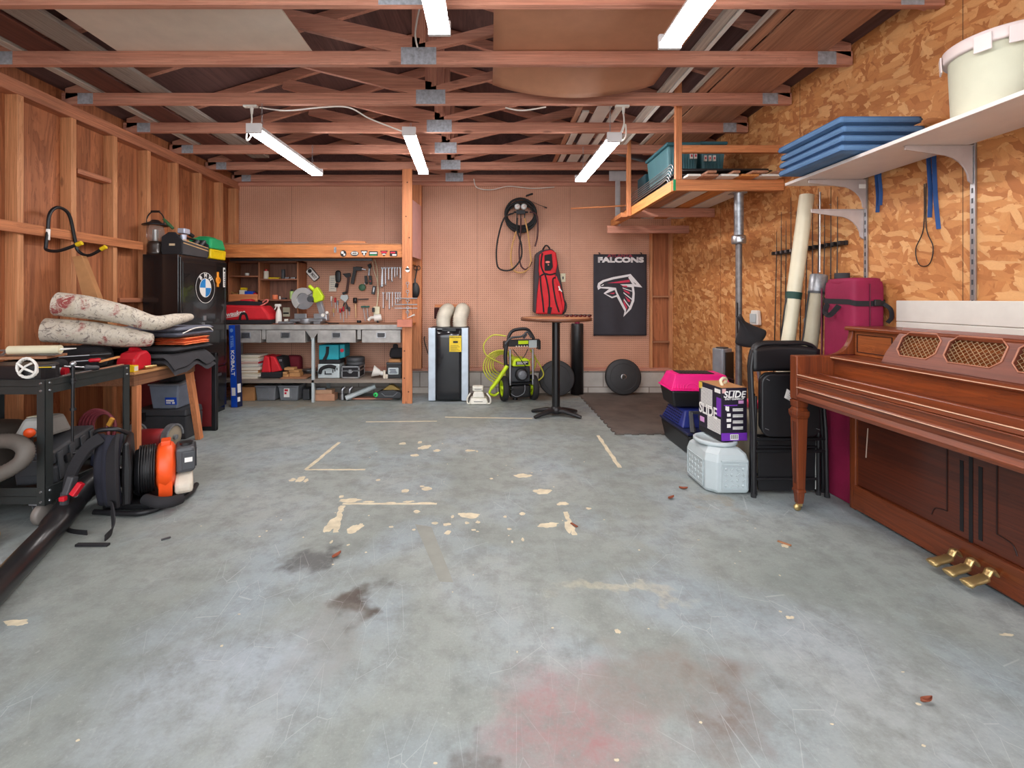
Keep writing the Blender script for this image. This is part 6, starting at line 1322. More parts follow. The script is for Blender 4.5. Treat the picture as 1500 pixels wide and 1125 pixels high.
for i, px in enumerate((834, 847, 860)):
    d = 4.86; x = X(px, d); o = thing('sunglasses', ['red-lensed sunglasses on the bar table, the pair closest to its column', 'red-lensed sunglasses on the bar table, the middle pair', 'red-lensed sunglasses at the rim of the bar table by the flag'][i], 'sunglasses', (x, d, 1.0365))
    m = MB(True)
    for s in (-.024, .024): m.ball((x+s, d, 1.054), (.022, .008, .015), 12, 8)
    P(o, 'lens', m, mat('dark_red_lens', (86, 12, 18), .2)); m = MB(True); m.tube(spline([(x-.046, d+.10, 1.045), (x-.05, d+.02, 1.056), (x-.03, d-.008, 1.066), (x, d-.012, 1.062), (x+.03, d-.008, 1.066), (x+.05, d+.02, 1.056), (x+.046, d+.10, 1.045)], 5), .004, 6); P(o, 'frame', m, M['black'])

# red bat bag on the wall
DG = 5.96
gx = lambda p: X(p, DG)
gz = lambda p: Z(p, DG)
rb3 = thing('equipment_bag', 'tall red and black sports bag hanging on the pegboard above the bar table', 'sports bag', (gx(805), DG, gz(461)))
def outline(pl): return [(gx(a), gz(b)) for a, b in pl]
m = MB(True); m.prism(outline([(781, 458), (826, 461), (828, 446), (821, 410), (814, 372), (808, 365), (792, 367), (784, 372), (782, 400)]), DG-.06, DG+.09, 'XZ'); P(rb3, 'back_body', m, mat('bag_charcoal', (66, 58, 62), .8), .02)
m = MB(True); m.prism(outline([(784, 459.5), (822, 460.5), (824, 452), (816, 420), (812, 404), (815, 388), (813, 371), (806, 367), (796, 369), (789, 374), (788, 398), (789, 405), (786, 430)]), DG-.11, DG-.061, 'XZ'); P(rb3, 'front_pocket', m, M['red'], .018)
m = MB(True); m.prism(outline([(796, 375), (806.5, 373), (808, 392), (805, 397), (796, 397.5)]), DG-.122, DG-.111, 'XZ'); lp = P(rb3, 'vent_panel', m, M['blackf'], .008)
m = MB(True); m.prism(disc(gx(800.5), gz(385), .03, 16, .014), DG-.126, DG-.1225, 'XZ'); m.prism(disc(gx(801.5), gz(389), .009, 10), DG-.126, DG-.1225, 'XZ'); P(lp, 'emblem', m, mat('salmon_print', (232, 130, 120), .6))
m = MB(True)
for pts in ([(790, 405), (791, 420), (794, 445), (795, 457)], [(797, 403), (800, 415), (803, 435), (803, 452)], [(812, 407), (808, 412), (812, 440), (817, 457)], [(790, 405), (796, 402), (804, 403), (812, 401)], [(793, 372), (791, 388), (795, 400), (800, 402)]):
    m.tube(spline([(gx(a), DG-.112, gz(b)) for a, b in pts], 5), .010, 8)
P(rb3, 'piping', m, M['blackf'])
m = MB(True); m.prism(outline([(813, 404), (818, 416), (825, 444), (824, 457), (819, 430), (812, 410)]), DG-.116, DG-.10, 'XZ'); P(rb3, 'side_pocket', m, M['red'], .006)
m = MB(True); m.prism(outline([(815.5, 420), (817.2, 419), (818.5, 423), (821.5, 427), (820.5, 428), (818, 425.5), (816, 426), (817, 423.5)]), DG-.121, DG-.117, 'XZ'); P(rb3, 'emblem', m, M['wht'])
m = MB(True); m.prism(outline([(801, 449), (807, 450), (805, 460), (800, 459)]), DG-.119, DG-.11, 'XZ'); P(rb3, 'zip_end', m, M['blackf'], .004)
m = MB(True); m.tube(spline([(gx(793), DG-.03, gz(374)), (gx(796), DG-.02, gz(364)), (gx(800), DG, gz(359.5)), (gx(804), DG-.02, gz(363)), (gx(808), DG-.03, gz(372))], 6), .010, 8); P(rb3, 'carry_handle', m, M['blackf'])
m = MB(True); m.tube(spline([(gx(826), DG-.05, gz(440)), (gx(828.5), DG-.06, gz(447)), (gx(827), DG-.06, gz(456)), (gx(824), DG-.05, gz(458))], 6), .009, 8); P(rb3, 'side_loop', m, M['black'])

# gauge manifold and hose coil
DC = 5.99
cx_ = lambda p: X(p, DC)
cz_ = lambda p: Z(p, DC)
hc = thing('hose_coil', 'thick coil of black hose hanging on the pegboard above the sports bag', 'hose', (cx_(762), DC, cz_(340)))
m = MB(True)
for i in range(7):
    rr_1 = .188 + .006*(i % 3)
    m.tube(circ((cx_(762.5)+.004*(i % 2), DC-.018*(i % 3), cz_(311)-.013*i), rr_1, 40, 'XZ', ry=rr_1*.96), .0125, 8, closed=True)
m.tube(spline([(cx_(770), DC-.04, cz_(288)), (cx_(777), DC-.05, cz_(286)), (cx_(780), DC-.05, cz_(285))], 5), .012, 8)
P(hc, 'coil', m, M['rubber'])
gm = thing('gauge_manifold', 'two-dial refrigerant gauge set hanging inside the black hose coil', 'gauges', (cx_(762), DC-.06, cz_(320)))
for px in (757.5, 767):
    c = (cx_(px), DC-.055, cz_(304)); m = MB(True); m.lathe([(0, -.018), (.034, -.018), (.038, -.014), (.038, .014), (0, .014)], c, 24, 'Y'); g_ = P(gm, 'gauge', m, M['lgrey'])
    m = MB(True); m.lathe([(0, -.002), (.030, -.002), (.030, .001), (0, .001)], (c[0], c[1]-.019, c[2]), 24, 'Y'); P(g_, 'dial', m, M['wht'])
    m = MB(True); m.beam((c[0]-.008, c[1]-.0225, c[2]-.008), (c[0]+.014, c[1]-.0225, c[2]+.014), .003, .001, (0, 1, 0)); P(g_, 'needle', m, M['redink'])
m = MB(True); m.box(cx_(756), cx_(769), DC-.07, DC-.04, cz_(315), cz_(309)); [m.cyl((cx_(p), DC-.055, cz_(315)), (cx_(p), DC-.055, cz_(321)), .008, n=8) for p in (757, 762.5, 768)]; m.cyl((cx_(752), DC-.055, cz_(312)), (cx_(756), DC-.055, cz_(312)), .012, n=10); m.cyl((cx_(769), DC-.055, cz_(312)), (cx_(773), DC-.055, cz_(312)), .012, n=10); P(gm, 'manifold', m, M['blackm'], .003)
for pts, mt in (([(757, 321), (757, 340), (763, 360), (762, 380), (748, 396), (731, 394), (727, 378), (729, 352), (738, 322), (752, 314)], M['rubber']),
                ([(762.5, 321), (762, 345), (760, 370), (762, 388), (768, 395), (774, 392), (778, 384)], M['maroon'] if False else mat('dark_red_hose', (72, 30, 34), .55)),
                ([(768, 321), (773, 345), (776, 372), (777, 385), (771, 396), (762, 400), (752, 396), (748, 380), (750, 360), (756, 340)], mat('tan_hose', (196, 150, 90), .5)),
                ([(775, 312), (785, 316), (787, 335), (786, 350), (783, 362)], bpy.data.materials.get('dark_red_hose') or M['rubber'])):
    m = MB(True); m.tube(spline([(cx_(a), DC-.074 - (.02 if mt is M['rubber'] else 0), cz_(b)) for a, b in pts], 8), .0105, 8); P(gm, 'charging_hose', m, mt)
m = MB(True); m.tube(spline([(cx_(780), DC-.02, cz_(296)), (cx_(788), DC-.02, cz_(300)), (cx_(801), DC-.02, cz_(305))], 6), [.003]*10 + [.008]*3, 6); S('cable_end', 'thin black cable end sticking out beside the hose coil', 'cable', m, M['black'])

# wall switch
sw = thing('light_switch', 'cream light switch plate on the pegboard beside the sports bag', 'switch', (X(824.5, 6.05), 6.05, Z(413, 6.05))); m = MB(True); m.box(X(821, 6.05), X(828.5, 6.05), 6.05, 6.0598, Z(413, 6.05), Z(400.5, 6.05)); P(sw, 'plate', m, M['cream'], .003); m = MB(True); m.box(X(824, 6.04), X(825.6, 6.04), 6.036, 6.0499, Z(409, 6.04), Z(405, 6.04)); P(sw, 'toggle', m, M['darkgrey'], .002)

# flag
DFL = 6.02
fl = thing('team_flag', 'black vertical team flag with a falcon emblem hanging beside the foam roll', 'flag', (X(908, DFL), DFL, Z(492, DFL)))
fx0, fx1, fz0, fz1 = X(869, DFL), X(947, DFL), Z(491.5, DFL), Z(372.5, DFL)
def fdisp(x, z):
    t = max(0, min(1, (z-fz0)/(fz1-fz0))); amp = .006*(1-t*.7)
    return DFL - .012 + amp*math.sin((x-fx0)*19) + .004*math.sin(z*9 + x*6)
m = MB(True); m.grid(lambda u, v: (fx0+(fx1-fx0)*u, fdisp(fx0+(fx1-fx0)*u, fz0+(fz1-fz0)*v), fz0+(fz1-fz0)*v), 40, 40, .002); P(fl, 'cloth', m, mat('flag_black', (44, 42, 50), .7, bump=.1))
def onflag(poly, lift, mt, name):
    """flat print that follows the cloth's waves"""
    m = MB(True); pts = [(X(a, DFL), Z(b, DFL)) for a, b in poly]
    m.prism(pts, 0, .0006, 'XZ'); bmv = []
    import bmesh
    me = bpy.data.meshes.new('p'); me.from_pydata([(p[0], 0, p[1]) for p in pts], [], [tuple(range(len(pts)))])
    b = bmesh.new(); b.from_mesh(me); bmesh.ops.triangulate(b, faces=b.faces[:]); 
    for _ in range(2): bmesh.ops.subdivide_edges(b, edges=b.edges[:], cuts=1, use_grid_fill=True)
    bmesh.ops.triangulate(b, faces=b.faces[:])
    out = MB(True); b.verts.index_update()
    out.add([(v.co.x, fdisp(v.co.x, v.co.z)-.0022-lift, v.co.z) for v in b.verts], [tuple(v.index for v in f.verts) for f in b.faces]); b.free(); bpy.data.meshes.remove(me)
    return P(fl, name, out, mt)
def fc(pl): return [(860 + a*100/804, 360 + b*140/1125) for a, b in pl]
WHT2 = mat('flag_white', (226, 224, 226), .7, var=.04); RED2 = mat('flag_red', (206, 52, 84), .7); BLK2 = bpy.data.materials['flag_black']
onflag(fc([(128,520),(118,480),(128,440),(180,405),(300,370),(508,333),(645,492),(545,480),(555,560),(550,650),(515,745),(425,838),(440,770),(345,600),(290,618),(240,590),(192,560),(255,510),(160,500)]), .0006, WHT2, 'emblem_outline')
onflag(fc([(160,485),(150,460),(200,425),(310,395),(495,362),(505,395),(575,455),(510,452),(385,455),(440,480),(520,490),(530,560),(520,650),(490,735),(452,790),(458,750),(350,545),(335,495),(240,485)]), .0014, BLK2, 'emblem_body')
for q in ([(235,440),(490,400),(500,428),(380,440)], [(400,468),(465,470),(470,490),(420,482)], [(420,515),(490,545),(500,575),(440,540)], [(440,590),(500,640),(505,660),(480,660)], [(420,630),(470,720),(465,752),(430,690)]):
    onflag(fc(q), .0022, RED2, 'red_feather')
for q in ([(410,490),(520,530),(522,540),(420,505)], [(425,545),(525,625),(520,635),(425,560)], [(430,620),(505,722),(498,732),(430,640)], [(495,362),(560,455),(545,480),(480,375)]):
    onflag(fc(q), .0022, WHT2, 'white_feather')
onflag(fc([(215,565),(320,520),(345,580),(290,600)]), .0014, BLK2, 'talon_body'); onflag(fc([(260,560),(325,550),(310,570)]), .0022, RED2, 'talon_mark'); onflag(fc([(160,470),(190,452),(195,462),(175,475)]), .0022, WHT2, 'eye_mark')
def ftext(body, px, py, size, mt, name, sx, bold=0):
    m = MB(); m.text(body, size, Matrix(), ext=.0003); xs = [p[0] for p in m.v]; 
    out = MB(True); cxp, czp = X(px, DFL), Z(py, DFL)
    for off in ((0, 0), (bold, 0), (0, bold), (bold, bold)) if bold else ((0, 0),):
        out.add([(cxp+p[0]*sx+off[0], fdisp(cxp+p[0]*sx, czp)-.0035-p[2]-off[0]*.02, czp+p[1]+off[1]) for p in m.v], m.f)
    P(fl, name, out, mt)
ftext('FALCONS', 908.2, 381.6, .088, WHT2, 'lettering', 1.55, .008)
ftext('ATLANTA', 907.5, 375.2, .05, mat('flag_dark_red', (150, 52, 72), .7), 'small_lettering', 1.45, .003)
m = MB(True); [m.tube([(X(p, DFL), DFL+.03, Z(370, DFL)), (X(p+.5, DFL), DFL-.01, Z(371, DFL)), (X(p, DFL), DFL-.012, Z(373.5, DFL))], .006, 6) for p in (878, 939)]; P(fl, 'hanging_tie', m, M['black'])

# rubber floor mat with puzzle edge
mt_ = MB(True); mx0, mx1, my0, my1 = 1.145, 2.36, 4.18, 5.99
pl = []; n = 26
for i in range(n+1): pl.append((mx0 + (0 if i % 2 else -.018), my1 - (my1-my0)*i/n)); pl.append((mx0 + (0 if i % 2 else -.018), my1 - (my1-my0)*min(n, i+.99)/n))
pl = pl[:-1]
for i in range(18): pl.append((mx0+(mx1-mx0)*(i+.01)/18, my0 + (0 if i % 2 else -.018))); pl.append((mx0+(mx1-mx0)*(i+.99)/18, my0 + (0 if i % 2 else -.018)))
pl += [(mx1, my0), (mx1, my1)]
mt_.prism(pl, .001, .013, 'XY'); S('rubber_mat', 'dark brown interlocking rubber mat on the floor below the flag', 'mat', mt_, mat('mat_rubber', (92, 82, 76), .85, var=.25, scale=5, bump=.3))
# ================= right side: piano =================
PWY = wood('piano_walnut_y', (134, 64, 30), (82, 34, 16), 'Y', 11, .7, .34, (58, 24, 14), .05, coat=.18)
PWZ = wood('piano_walnut_z', (134, 64, 30), (84, 36, 18), 'Z', 12, .7, .34, (58, 24, 14), .05, coat=.18)
PWD = wood('piano_panel', (100, 44, 24), (62, 26, 15), 'Y', 9, .6, .36, (44, 18, 12), .05, coat=.18)
PWR = wood('piano_desk', (128, 68, 48), (96, 46, 34), 'Y', 10, .6, .45, (70, 32, 24), .05, coat=.2)
pno = thing('upright_piano', 'brown walnut console piano with closed lid and lattice music desk by the wall', 'piano', (2.05, 1.98, 0))
y0, y1 = 1.25, 2.72
# case bottom: plinth, lower panel, end posts
P(pno, 'bottom_rail', MB(True).box(2.115, 2.34, y0, y1-.03, .012, .15), PWY, .006)
m = MB(True); m.box(2.135, 2.16, y0+.03, y1-.045, .151, .645); lp_ = P(pno, 'lower_panel', m, PWD, .003)
m = MB(True)
for y in (1.93+.155, 1.93+.115, 1.93+.075): 
    zt_, zb_ = (.50, .18) if abs(y-2.045) > .01 else (.545, .13)
    m.box(2.1325, 2.1348, y-.008, y+.008, zb_, zt_)
P(lp_, 'sound_slot', m, M['ink'])
for yy in (2.152, 1.94):
    m = MB(True)
    m.box(2.1325, 2.1348, yy-.003, yy+.003, .24, .645); 
    sg = 1 if yy > 2 else -1; m.tube(spline([(2.134, yy, .24), (2.134, yy+sg*.03, .236), (2.134, yy+sg*.06, .225), (2.134, yy+sg*.075, .19)], 4), .003, 6)
    P(lp_, 'groove', m, bpy.data.materials.get('groove_dark') or mat('groove_dark', (44, 18, 12), .5))
for ya, yb_ in ((y1-.045, y1), (y0, y0+.03)): P(pno, 'side_panel', MB(True).box(2.12, 2.34, ya, yb_, .003, .90), PWZ, .005)
P(pno, 'back_frame', MB(True).box(2.29, 2.34, y0+.03, y1-.046, .151, 1.03), PWD, .004)
# key bed and front
P(pno, 'key_bed', MB(True).box(1.79, 2.134, y0+.03, y1-.0, .646, .69), PWY, .006)
m = MB(True)
prof = [(1.772, .648), (1.80, .648), (1.80, .775), (1.776, .775), (1.770, .768), (1.776, .758), (1.780, .742), (1.776, .728), (1.770, .722), (1.778, .706), (1.780, .69), (1.772, .678), (1.766, .668)]
m.prism(prof, y0+.05, y1-.061, 'XZ'); P(pno, 'key_slip', m, PWY, .002)
# closed key lid; pale beads paint the highlights along its moulded edges
m = MB(True); prof = [(1.768, .7755), (1.99, .7755), (1.99, .79), (1.91, .797), (1.905, .803), (1.895, .803), (1.89, .797), (1.80, .793), (1.795, .798), (1.782, .798), (1.772, .790)]
m.prism(prof, y0+.05, y1-.061, 'XZ'); lid = P(pno, 'key_lid', m, PWY, .0015)
m = MB(True); m.cyl((1.772, y0+.05, .7935), (1.772, y1-.061, .7935), .0028, n=8); m.cyl((1.7665, y0+.05, .722), (1.7665, y1-.061, .722), .0022, n=8); P(lid, 'edge_bead', m, mat('edge_highlight', (212, 170, 140), .35, coat=.4))
m = MB(True); m.box(1.985, 2.0, y0+.05, y1-.061, .7905, .884); P(pno, 'fall_board', m, wood('fall_walnut', (148, 72, 32), (100, 44, 20), 'Y', 9, .6, .3, (70, 30, 16), .05, coat=.2), .002)
m = MB(True); m.prism([(1.965, .884), (2.14, .884), (2.14, .905), (1.98, .905), (1.972, .899), (1.962, .894)], y0, y1-.061, 'XZ'); P(pno, 'music_shelf', m, PWY, .002)
m = MB(True); m.cyl((1.964, y0, .8935), (1.964, y1-.061, .8935), .0025, n=8); P(pno, 'shelf_bead', m, bpy.data.materials['edge_highlight'])  # shelf edge highlight put in as a pale bead
# arms (cheek blocks) and front legs
for ya, yb_ in ((y1-.06, y1), (y0, y0+.05)):
    P(pno, 'arm', MB(True).box(1.768, 2.12, ya, yb_, .646, .902), PWZ, .006)
    yc = (ya+yb_)/2; yc = min(yc, 2.678); m = MB(True); S_ = lambda a, b, z0_, z1_: m.taper(1.795-a, 1.795+a, yc-a, yc+a, z0_, z1_, a-b, a-b)
    S_(.030, .034, .605, .645); S_(.034, .026, .585, .605); S_(.038, .038, .560, .585); S_(.031, .038, .54, .56); S_(.022, .031, .13, .54); S_(.026, .024, .112, .13); S_(.016, .021, .045, .112)
    lg_ = P(pno, 'leg', m, PWZ, .003)
    m = MB(True)
    for k in (-.012, 0, .012): m.beam((1.795-.0306, yc+k*1.1, .52), (1.795-.0228, yc+k*.7, .16), .0025, .0025)
    P(lg_, 'flute', m, bpy.data.materials['groove_dark'])
    m = MB(True); m.lathe([(0, -.008), (.018, -.008), (.02, 0), (.018, .008), (0, .008)], (1.785, yc, .0205), 18, 'Y'); m.box(1.783, 1.807, yc-.012, yc+.012, .03, .046); P(lg_, 'caster', m, M['brass'])
# upper case
m = MB(True); m.box(2.12, 2.145, y0+.03, y1-.04, .906, 1.045); up = P(pno, 'upper_panel', m, wood('upper_walnut', (168, 92, 44), (120, 58, 28), 'Y', 9, .6, .34, (72, 32, 16), .05, coat=.35), .003)
m = MB(True)
for ya in (2.43, 2.66): m.box(2.1175, 2.1198, ya-.003, ya+.003, .925, 1.025)
for zz in (.925, 1.025): m.box(2.1175, 2.1198, 2.43, 2.66, zz-.002, zz+.002)
P(up, 'inlay_line', m, bpy.data.materials['groove_dark'])
m = MB(True); m.prism([(2.095, 1.046), (2.338, 1.046), (2.338, 1.07), (2.10, 1.07), (2.092, 1.062)], y0, y1+.005, 'XZ'); P(pno, 'top_lid', m, PWY, .003)
for ya, yb_ in ((y1-.035, y1-.005), (y0, y0+.03)):
    m = MB(True); cur = [(2.34, .906), (1.985, .906)] + [(1.985 + .125*math.sin(R(a)) , .906 + .139*(1-math.cos(R(a)))) for a in range(0, 91, 10)] + [(2.34, 1.045)]
    m.prism(cur, ya, yb_, 'XZ'); P(pno, 'scroll_bracket', m, PWZ, .004)
# music desk: three lattice openings
pb = Vector((2.025, 0, .9062)); pt_ = Vector((2.108, 0, 1.085)); ax = (pt_-pb).normalized(); nx_ = Vector((-ax.z, 0, ax.x)); Hh = (pt_-pb).length
ya, yb_ = 1.56, 2.385; 
def dk(y, h, t=0): q = pb + ax*h + nx_*t; return (q.x, y, q.z)
def oct_(yc, hw, h0, h1, c, n=0): return [(yc-hw+c, h0), (yc+hw-c, h0), (yc+hw, h0+c), (yc+hw, h1-c), (yc+hw-c, h1), (yc-hw+c, h1), (yc-hw, h1-c), (yc-hw, h0+c)]
cents = [1.73, 1.985, 2.215]; hws = [.10, .115, .085]
cents = [1.715, 1.9725, 2.23]; hws = [.10, .118, .10]
h0, h1 = .045, Hh-.022
desk = MB(True)
cuts = [ya] + [(cents[i]+hws[i]+cents[i+1]-hws[i+1])/2 for i in range(2)] + [yb_]
for i in range(3):
    yl, yr = cuts[i], cuts[i+1]; yc, hw = cents[i], hws[i]
    inner = oct_(yc, hw, h0, h1, .032)
    slant = .035 if i == 2 else 0; slant0 = .035 if i == 0 else 0
    outer = [(yc-hw*.6, 0), (yc+hw*.6, 0), (yr, 0), (yr-slant, Hh), (yc+hw*.6, Hh), (yc-hw*.6, Hh), (yl+slant0, Hh), (yl, 0)]
    outer = [(yl, 0), (yr, 0), (yr, h0*1.2), (yr-slant*.8, h1*.93), (yr-slant, Hh), (yl+slant0, Hh), (yl+slant0*.8, h1*.93), (yl, h0*1.2)]
    for t in (0, -.018):
        vs = [dk(y, h, t) for y, h in outer] + [dk(y, h, t) for y, h in inner]
        desk.add(vs, [(k, (k+1) % 8, 8+(k+1) % 8, 8+k) for k in range(8)])
    vs = [dk(y, h, 0) for y, h in inner] + [dk(y, h, -.018) for y, h in inner]; desk.add(vs, [(k, (k+1) % 8, 8+(k+1) % 8, 8+k) for k in range(8)])
    vs = [dk(y, h, 0) for y, h in outer] + [dk(y, h, -.018) for y, h in outer]; desk.add(vs, [(k, (k+1) % 8, 8+(k+1) % 8, 8+k) for k in range(8)])
dko = P(pno, 'music_desk', desk, PWR, .0015)
for i in range(3):
    yc, hw = cents[i], hws[i]; g = MB(True); st = .024
    k = -hw-.2
    def clipseg(s):
        # diagonal lines through the octagon, both ways
        for sg in (1, -1):
            pts = []
            for q in range(61):
                u = -hw + 2*hw*q/60; v = h0 + (sg*(u) + s)
                lim = min(hw-.003, hw - max(0, .032-(v-h0)), hw - max(0, .032-(h1-v)))
                if h0 < v < h1 and abs(u) <= lim: pts.append((yc+u, v))
            if len(pts) > 2: g.tube([dk(*pts[0], -.009), dk(*pts[-1], -.009)], .0012, 5)
    s = -hw*1.2
    while s < hw + (h1-h0) + hw: clipseg(s); s += st
    P(dko, 'lattice', g, mat('brass_lattice', (176, 150, 116), .4, .5))
    r_ = MB(True); r_.tube([dk(y, h, .001) for y, h in oct_(yc, hw, h0, h1, .032)], .0035, 6, closed=True); P(dko, 'opening_bead', r_, bpy.data.materials.get('desk_bead') or mat('desk_bead', (176, 116, 90), .4))
bk = MB(True); bk.add([dk(ya+.06, .03, -.03), dk(yb_-.06, .03, -.03), dk(yb_-.06, h1, -.03), dk(ya+.06, h1, -.03)], [(0, 1, 2, 3)]); 
# pedals
for i, y in enumerate((2.075, 2.0, 1.925)):
    m = MB(True); m.tube(spline([(2.118, y, .075), (2.09, y, .10), (2.065, y, .066), (2.0, y, .046), (1.985, y, .038)], 6), [.014]*7+[.016]*5+[.023]*6+[.026]*5+[.02]*2, 14, flat=.6, up=(0, 0, 1)); P(pno, 'pedal', m, M['brass'])
m = MB(True); m.beam((2.131, 2.60, .50), (2.1325, 2.615, .33), .004, .003, (1, 0, 0)); P(lp_, 'scratch', m, mat('scratch_pale', (214, 190, 170), .5))

# white folded plank behind the piano
wp = thing('siding_planks', 'bundle of long white planks standing on edge behind the piano', 'planks', (2.36, 1.9, .0))
for i in range(3): P(wp, 'plank', MB(True).box(2.342, 2.3635, 1.0, 2.66, .86+.121*i, .979+.121*i), mat('white_siding', (216, 214, 206), .55, var=.06), .004)
P(wp, 'lower_plank', MB(True).box(2.342, 2.3635, 1.0, 2.66, .0, .858), M['white'], .004)

# ---- maroon bag between piano and chairs
mb_ = thing('canopy_bag', 'tall maroon fabric canopy bag with black straps standing behind the piano end', 'bag', (2.25, 2.87, 0))
m = MB(True)
bX0, bX1, bY0, bY1, bZ = 2.15, 2.345, 2.735, 2.985, 1.335
def bagf(seed):
    def fn(u, v):
        a = 2*math.pi*u; ex = .22
        sx = math.copysign(abs(math.cos(a))**ex, math.cos(a)); sy = math.copysign(abs(math.sin(a))**ex, math.sin(a))
        z = .004 + (bZ-.004)*v; w = 1 + .05*noise.noise(Vector((sx*2, sy*2, v*5))) - .05*(v > .97) - .05*(v < .02)
        x = (bX0+bX1)/2 + (bX1-bX0)/2*sx*min(w, 1.02) + (.012*v - .006); y = (bY0+bY1)/2 + (bY1-bY0)/2*sy*min(w, 1.0)
        return (x, y, z)
    return fn
m.grid(bagf(1), 40, 30); m.soft(((bX0+bX1)/2+.006, (bY0+bY1)/2, bZ), (.19, .24, .05), .4); P(mb_, 'cover', m, M['maroon'])
for z in (1.215, .33):
    m = MB(True); q = [((bX0+bX1)/2 + (bX1-bX0)*.525*math.copysign(abs(math.cos(a))**.22, math.cos(a))+.006, (bY0+bY1)/2 + (bY1-bY0)*.525*math.copysign(abs(math.sin(a))**.22, math.sin(a)), z + .012*math.sin(a)) for a in [2*math.pi*k/40 for k in range(40)]]
    vs = [(x, y, zz+dz) for dz in (-.016, .016) for x, y, zz in q]; m.add(vs, [(k, (k+1) % 40, 40+(k+1) % 40, 40+k) for k in range(40)]); st = P(mb_, 'strap', m, M['blackf'])
    if z > 1: P(st, 'buckle', MB(True).box(2.265, 2.305, bY0-.022, bY0-.012, z-.026, z+.012), M['black'], .004)
m = MB(True); m.add(*strap([(2.145, 2.93, 1.20), (2.115, 2.91, 1.15), (2.115, 2.87, 1.13), (2.143, 2.83, 1.19)], .03, .006)); P(mb_, 'carry_handle', m, M['blackf'])
m = MB(True); m.cyl((2.144, 2.98, .02), (2.144, 2.98, 1.30), .004, n=6); m.cyl((2.25, bY0-.004, .05), (2.25, bY0-.006, 1.32), .003, n=6); P(mb_, 'seam', m, mat('maroon_seam', (92, 12, 44), .7))
m = MB(True); m.add(*strap([(2.325, bY0-.014, 1.20), (2.35, bY0-.03, 1.17), (2.355, bY0-.03, 1.12), (2.34, bY0-.02, 1.09)], .022, .004)); P(mb_, 'loose_strap', m, M['blackf'])

# ---- folding chairs
def fold_chair(label, y, x0, lean, group=None, panel=True):
    o = thing('folding_chair', label, 'folding chair', (x0+.23, y, 0))
    w = .455; Hc = .945
    m = MB(True); pth = [(x0, y, .012), (x0+.004, y+.004, .4), (x0+.008, y+lean*.85, .80), (x0+.03, y+lean*.96, .90), (x0+.085, y+lean, Hc), (x0+w/2, y+lean, Hc+.004), (x0+w-.085, y+lean, Hc), (x0+w-.03, y+lean*.96, .90), (x0+w-.008, y+lean*.85, .80), (x0+w-.004, y+.004, .4), (x0+w, y, .012)]
    m.tube(pth[:2] + spline(pth[2:9], 6) + pth[9:], .0125, 10); P(o, 'front_frame', m, M['black'])
    m = MB(True); yy = y + .035; 
    m.tube([(x0+.028, yy, .012), (x0+.03, yy, .62)], .0115, 10); m.tube([(x0+w-.028, yy, .012), (x0+w-.03, yy, .62)], .0115, 10)
    for z in (.10, .30): m.cyl((x0+.028, yy, z), (x0+w-.028, yy, z), .009, n=8)
    P(o, 'rear_frame', m, M['black'])
    m = MB(True)
    for z in (.285, .36): m.cyl((x0+.008, y+.004, z), (x0+w-.008, y+.004, z), .010, n=8)
    P(o, 'crossbar', m, M['blackm'])
    m = MB(True); m.grid(lambda u, v: (x0+.02+(w-.04)*u, y+lean*.93-.016+.02*math.sin(u*3.14), .775+(.14+.022*math.sin(u*3.14))*v), 16, 6, .012); P(o, 'backrest', m, M['black'])
    m = MB(True); pl_ = rrect(x0+.045, x0+w-.045, .375, .765, .06, 6); m.prism(pl_, y-.010, y+.012, 'XZ'); st = P(o, 'seat', m, mat('chair_black', (24, 24, 27), .42), .008)
    m = MB(True)
    for (a, b, dx_) in ((.065, .43, .02), (.38, .43, .02), (.075, .735, .015)): m.beam((x0+a, y-.013, b), (x0+a+dx_, y-.013, b-.008), .004, .01, (0, 1, 0))
    P(st, 'rivet', m, M['steel'])
    m = MB(True)
    for xx in (x0, x0+w): m.cyl((xx, y, .0), (xx, y, .025), .016, n=12)
    for xx in (x0+.028, x0+w-.028): m.cyl((xx, yy, .0), (xx, yy, .025), .014, n=12)
    P(o, 'foot_cap', m, M['rubber'])
    return o, st
fc1, st1 = fold_chair('front black folding chair, folded flat beside the white litter bin', 2.86, 1.635, .05)
m = MB(True); m.prism([(1.818, .62), (1.862, .595), (1.858, .66), (1.835, .675)], 2.8475, 2.8492, 'XZ'); lb = P(st1, 'sticker', m, M['wht']); m = MB(True); [m.beam((1.83+.006*i, 2.8468, .615+.012*i), (1.852, 2.8468, .608+.012*i), .001, .004, (0, 1, 0)) for i in range(4)]; P(lb, 'print', m, M['ink'])
fc2, st2 = fold_chair('rear black folding chair, folded flat behind the other one', 2.935, 1.665, .05)
P(fc2, 'lower_panel', MB(True).prism(rrect(1.71, 2.055, .03, .36, .03), 2.96, 2.972, 'XZ'), bpy.data.materials['chair_black'], .004) if False else None
pnl = thing('black_board', 'flat black board standing on the floor between the folding chairs', 'board', (1.87, 2.905, 0)); P(pnl, 'board', MB(True).prism(rrect(1.69, 2.05, .02, .36, .02), 2.905, 2.915, 'XZ'), M['black'], .003); P(pnl, 'white_edge', MB(True).beam((2.053, 2.91, .03), (2.062, 2.91, .34), .006, .006), M['white'])

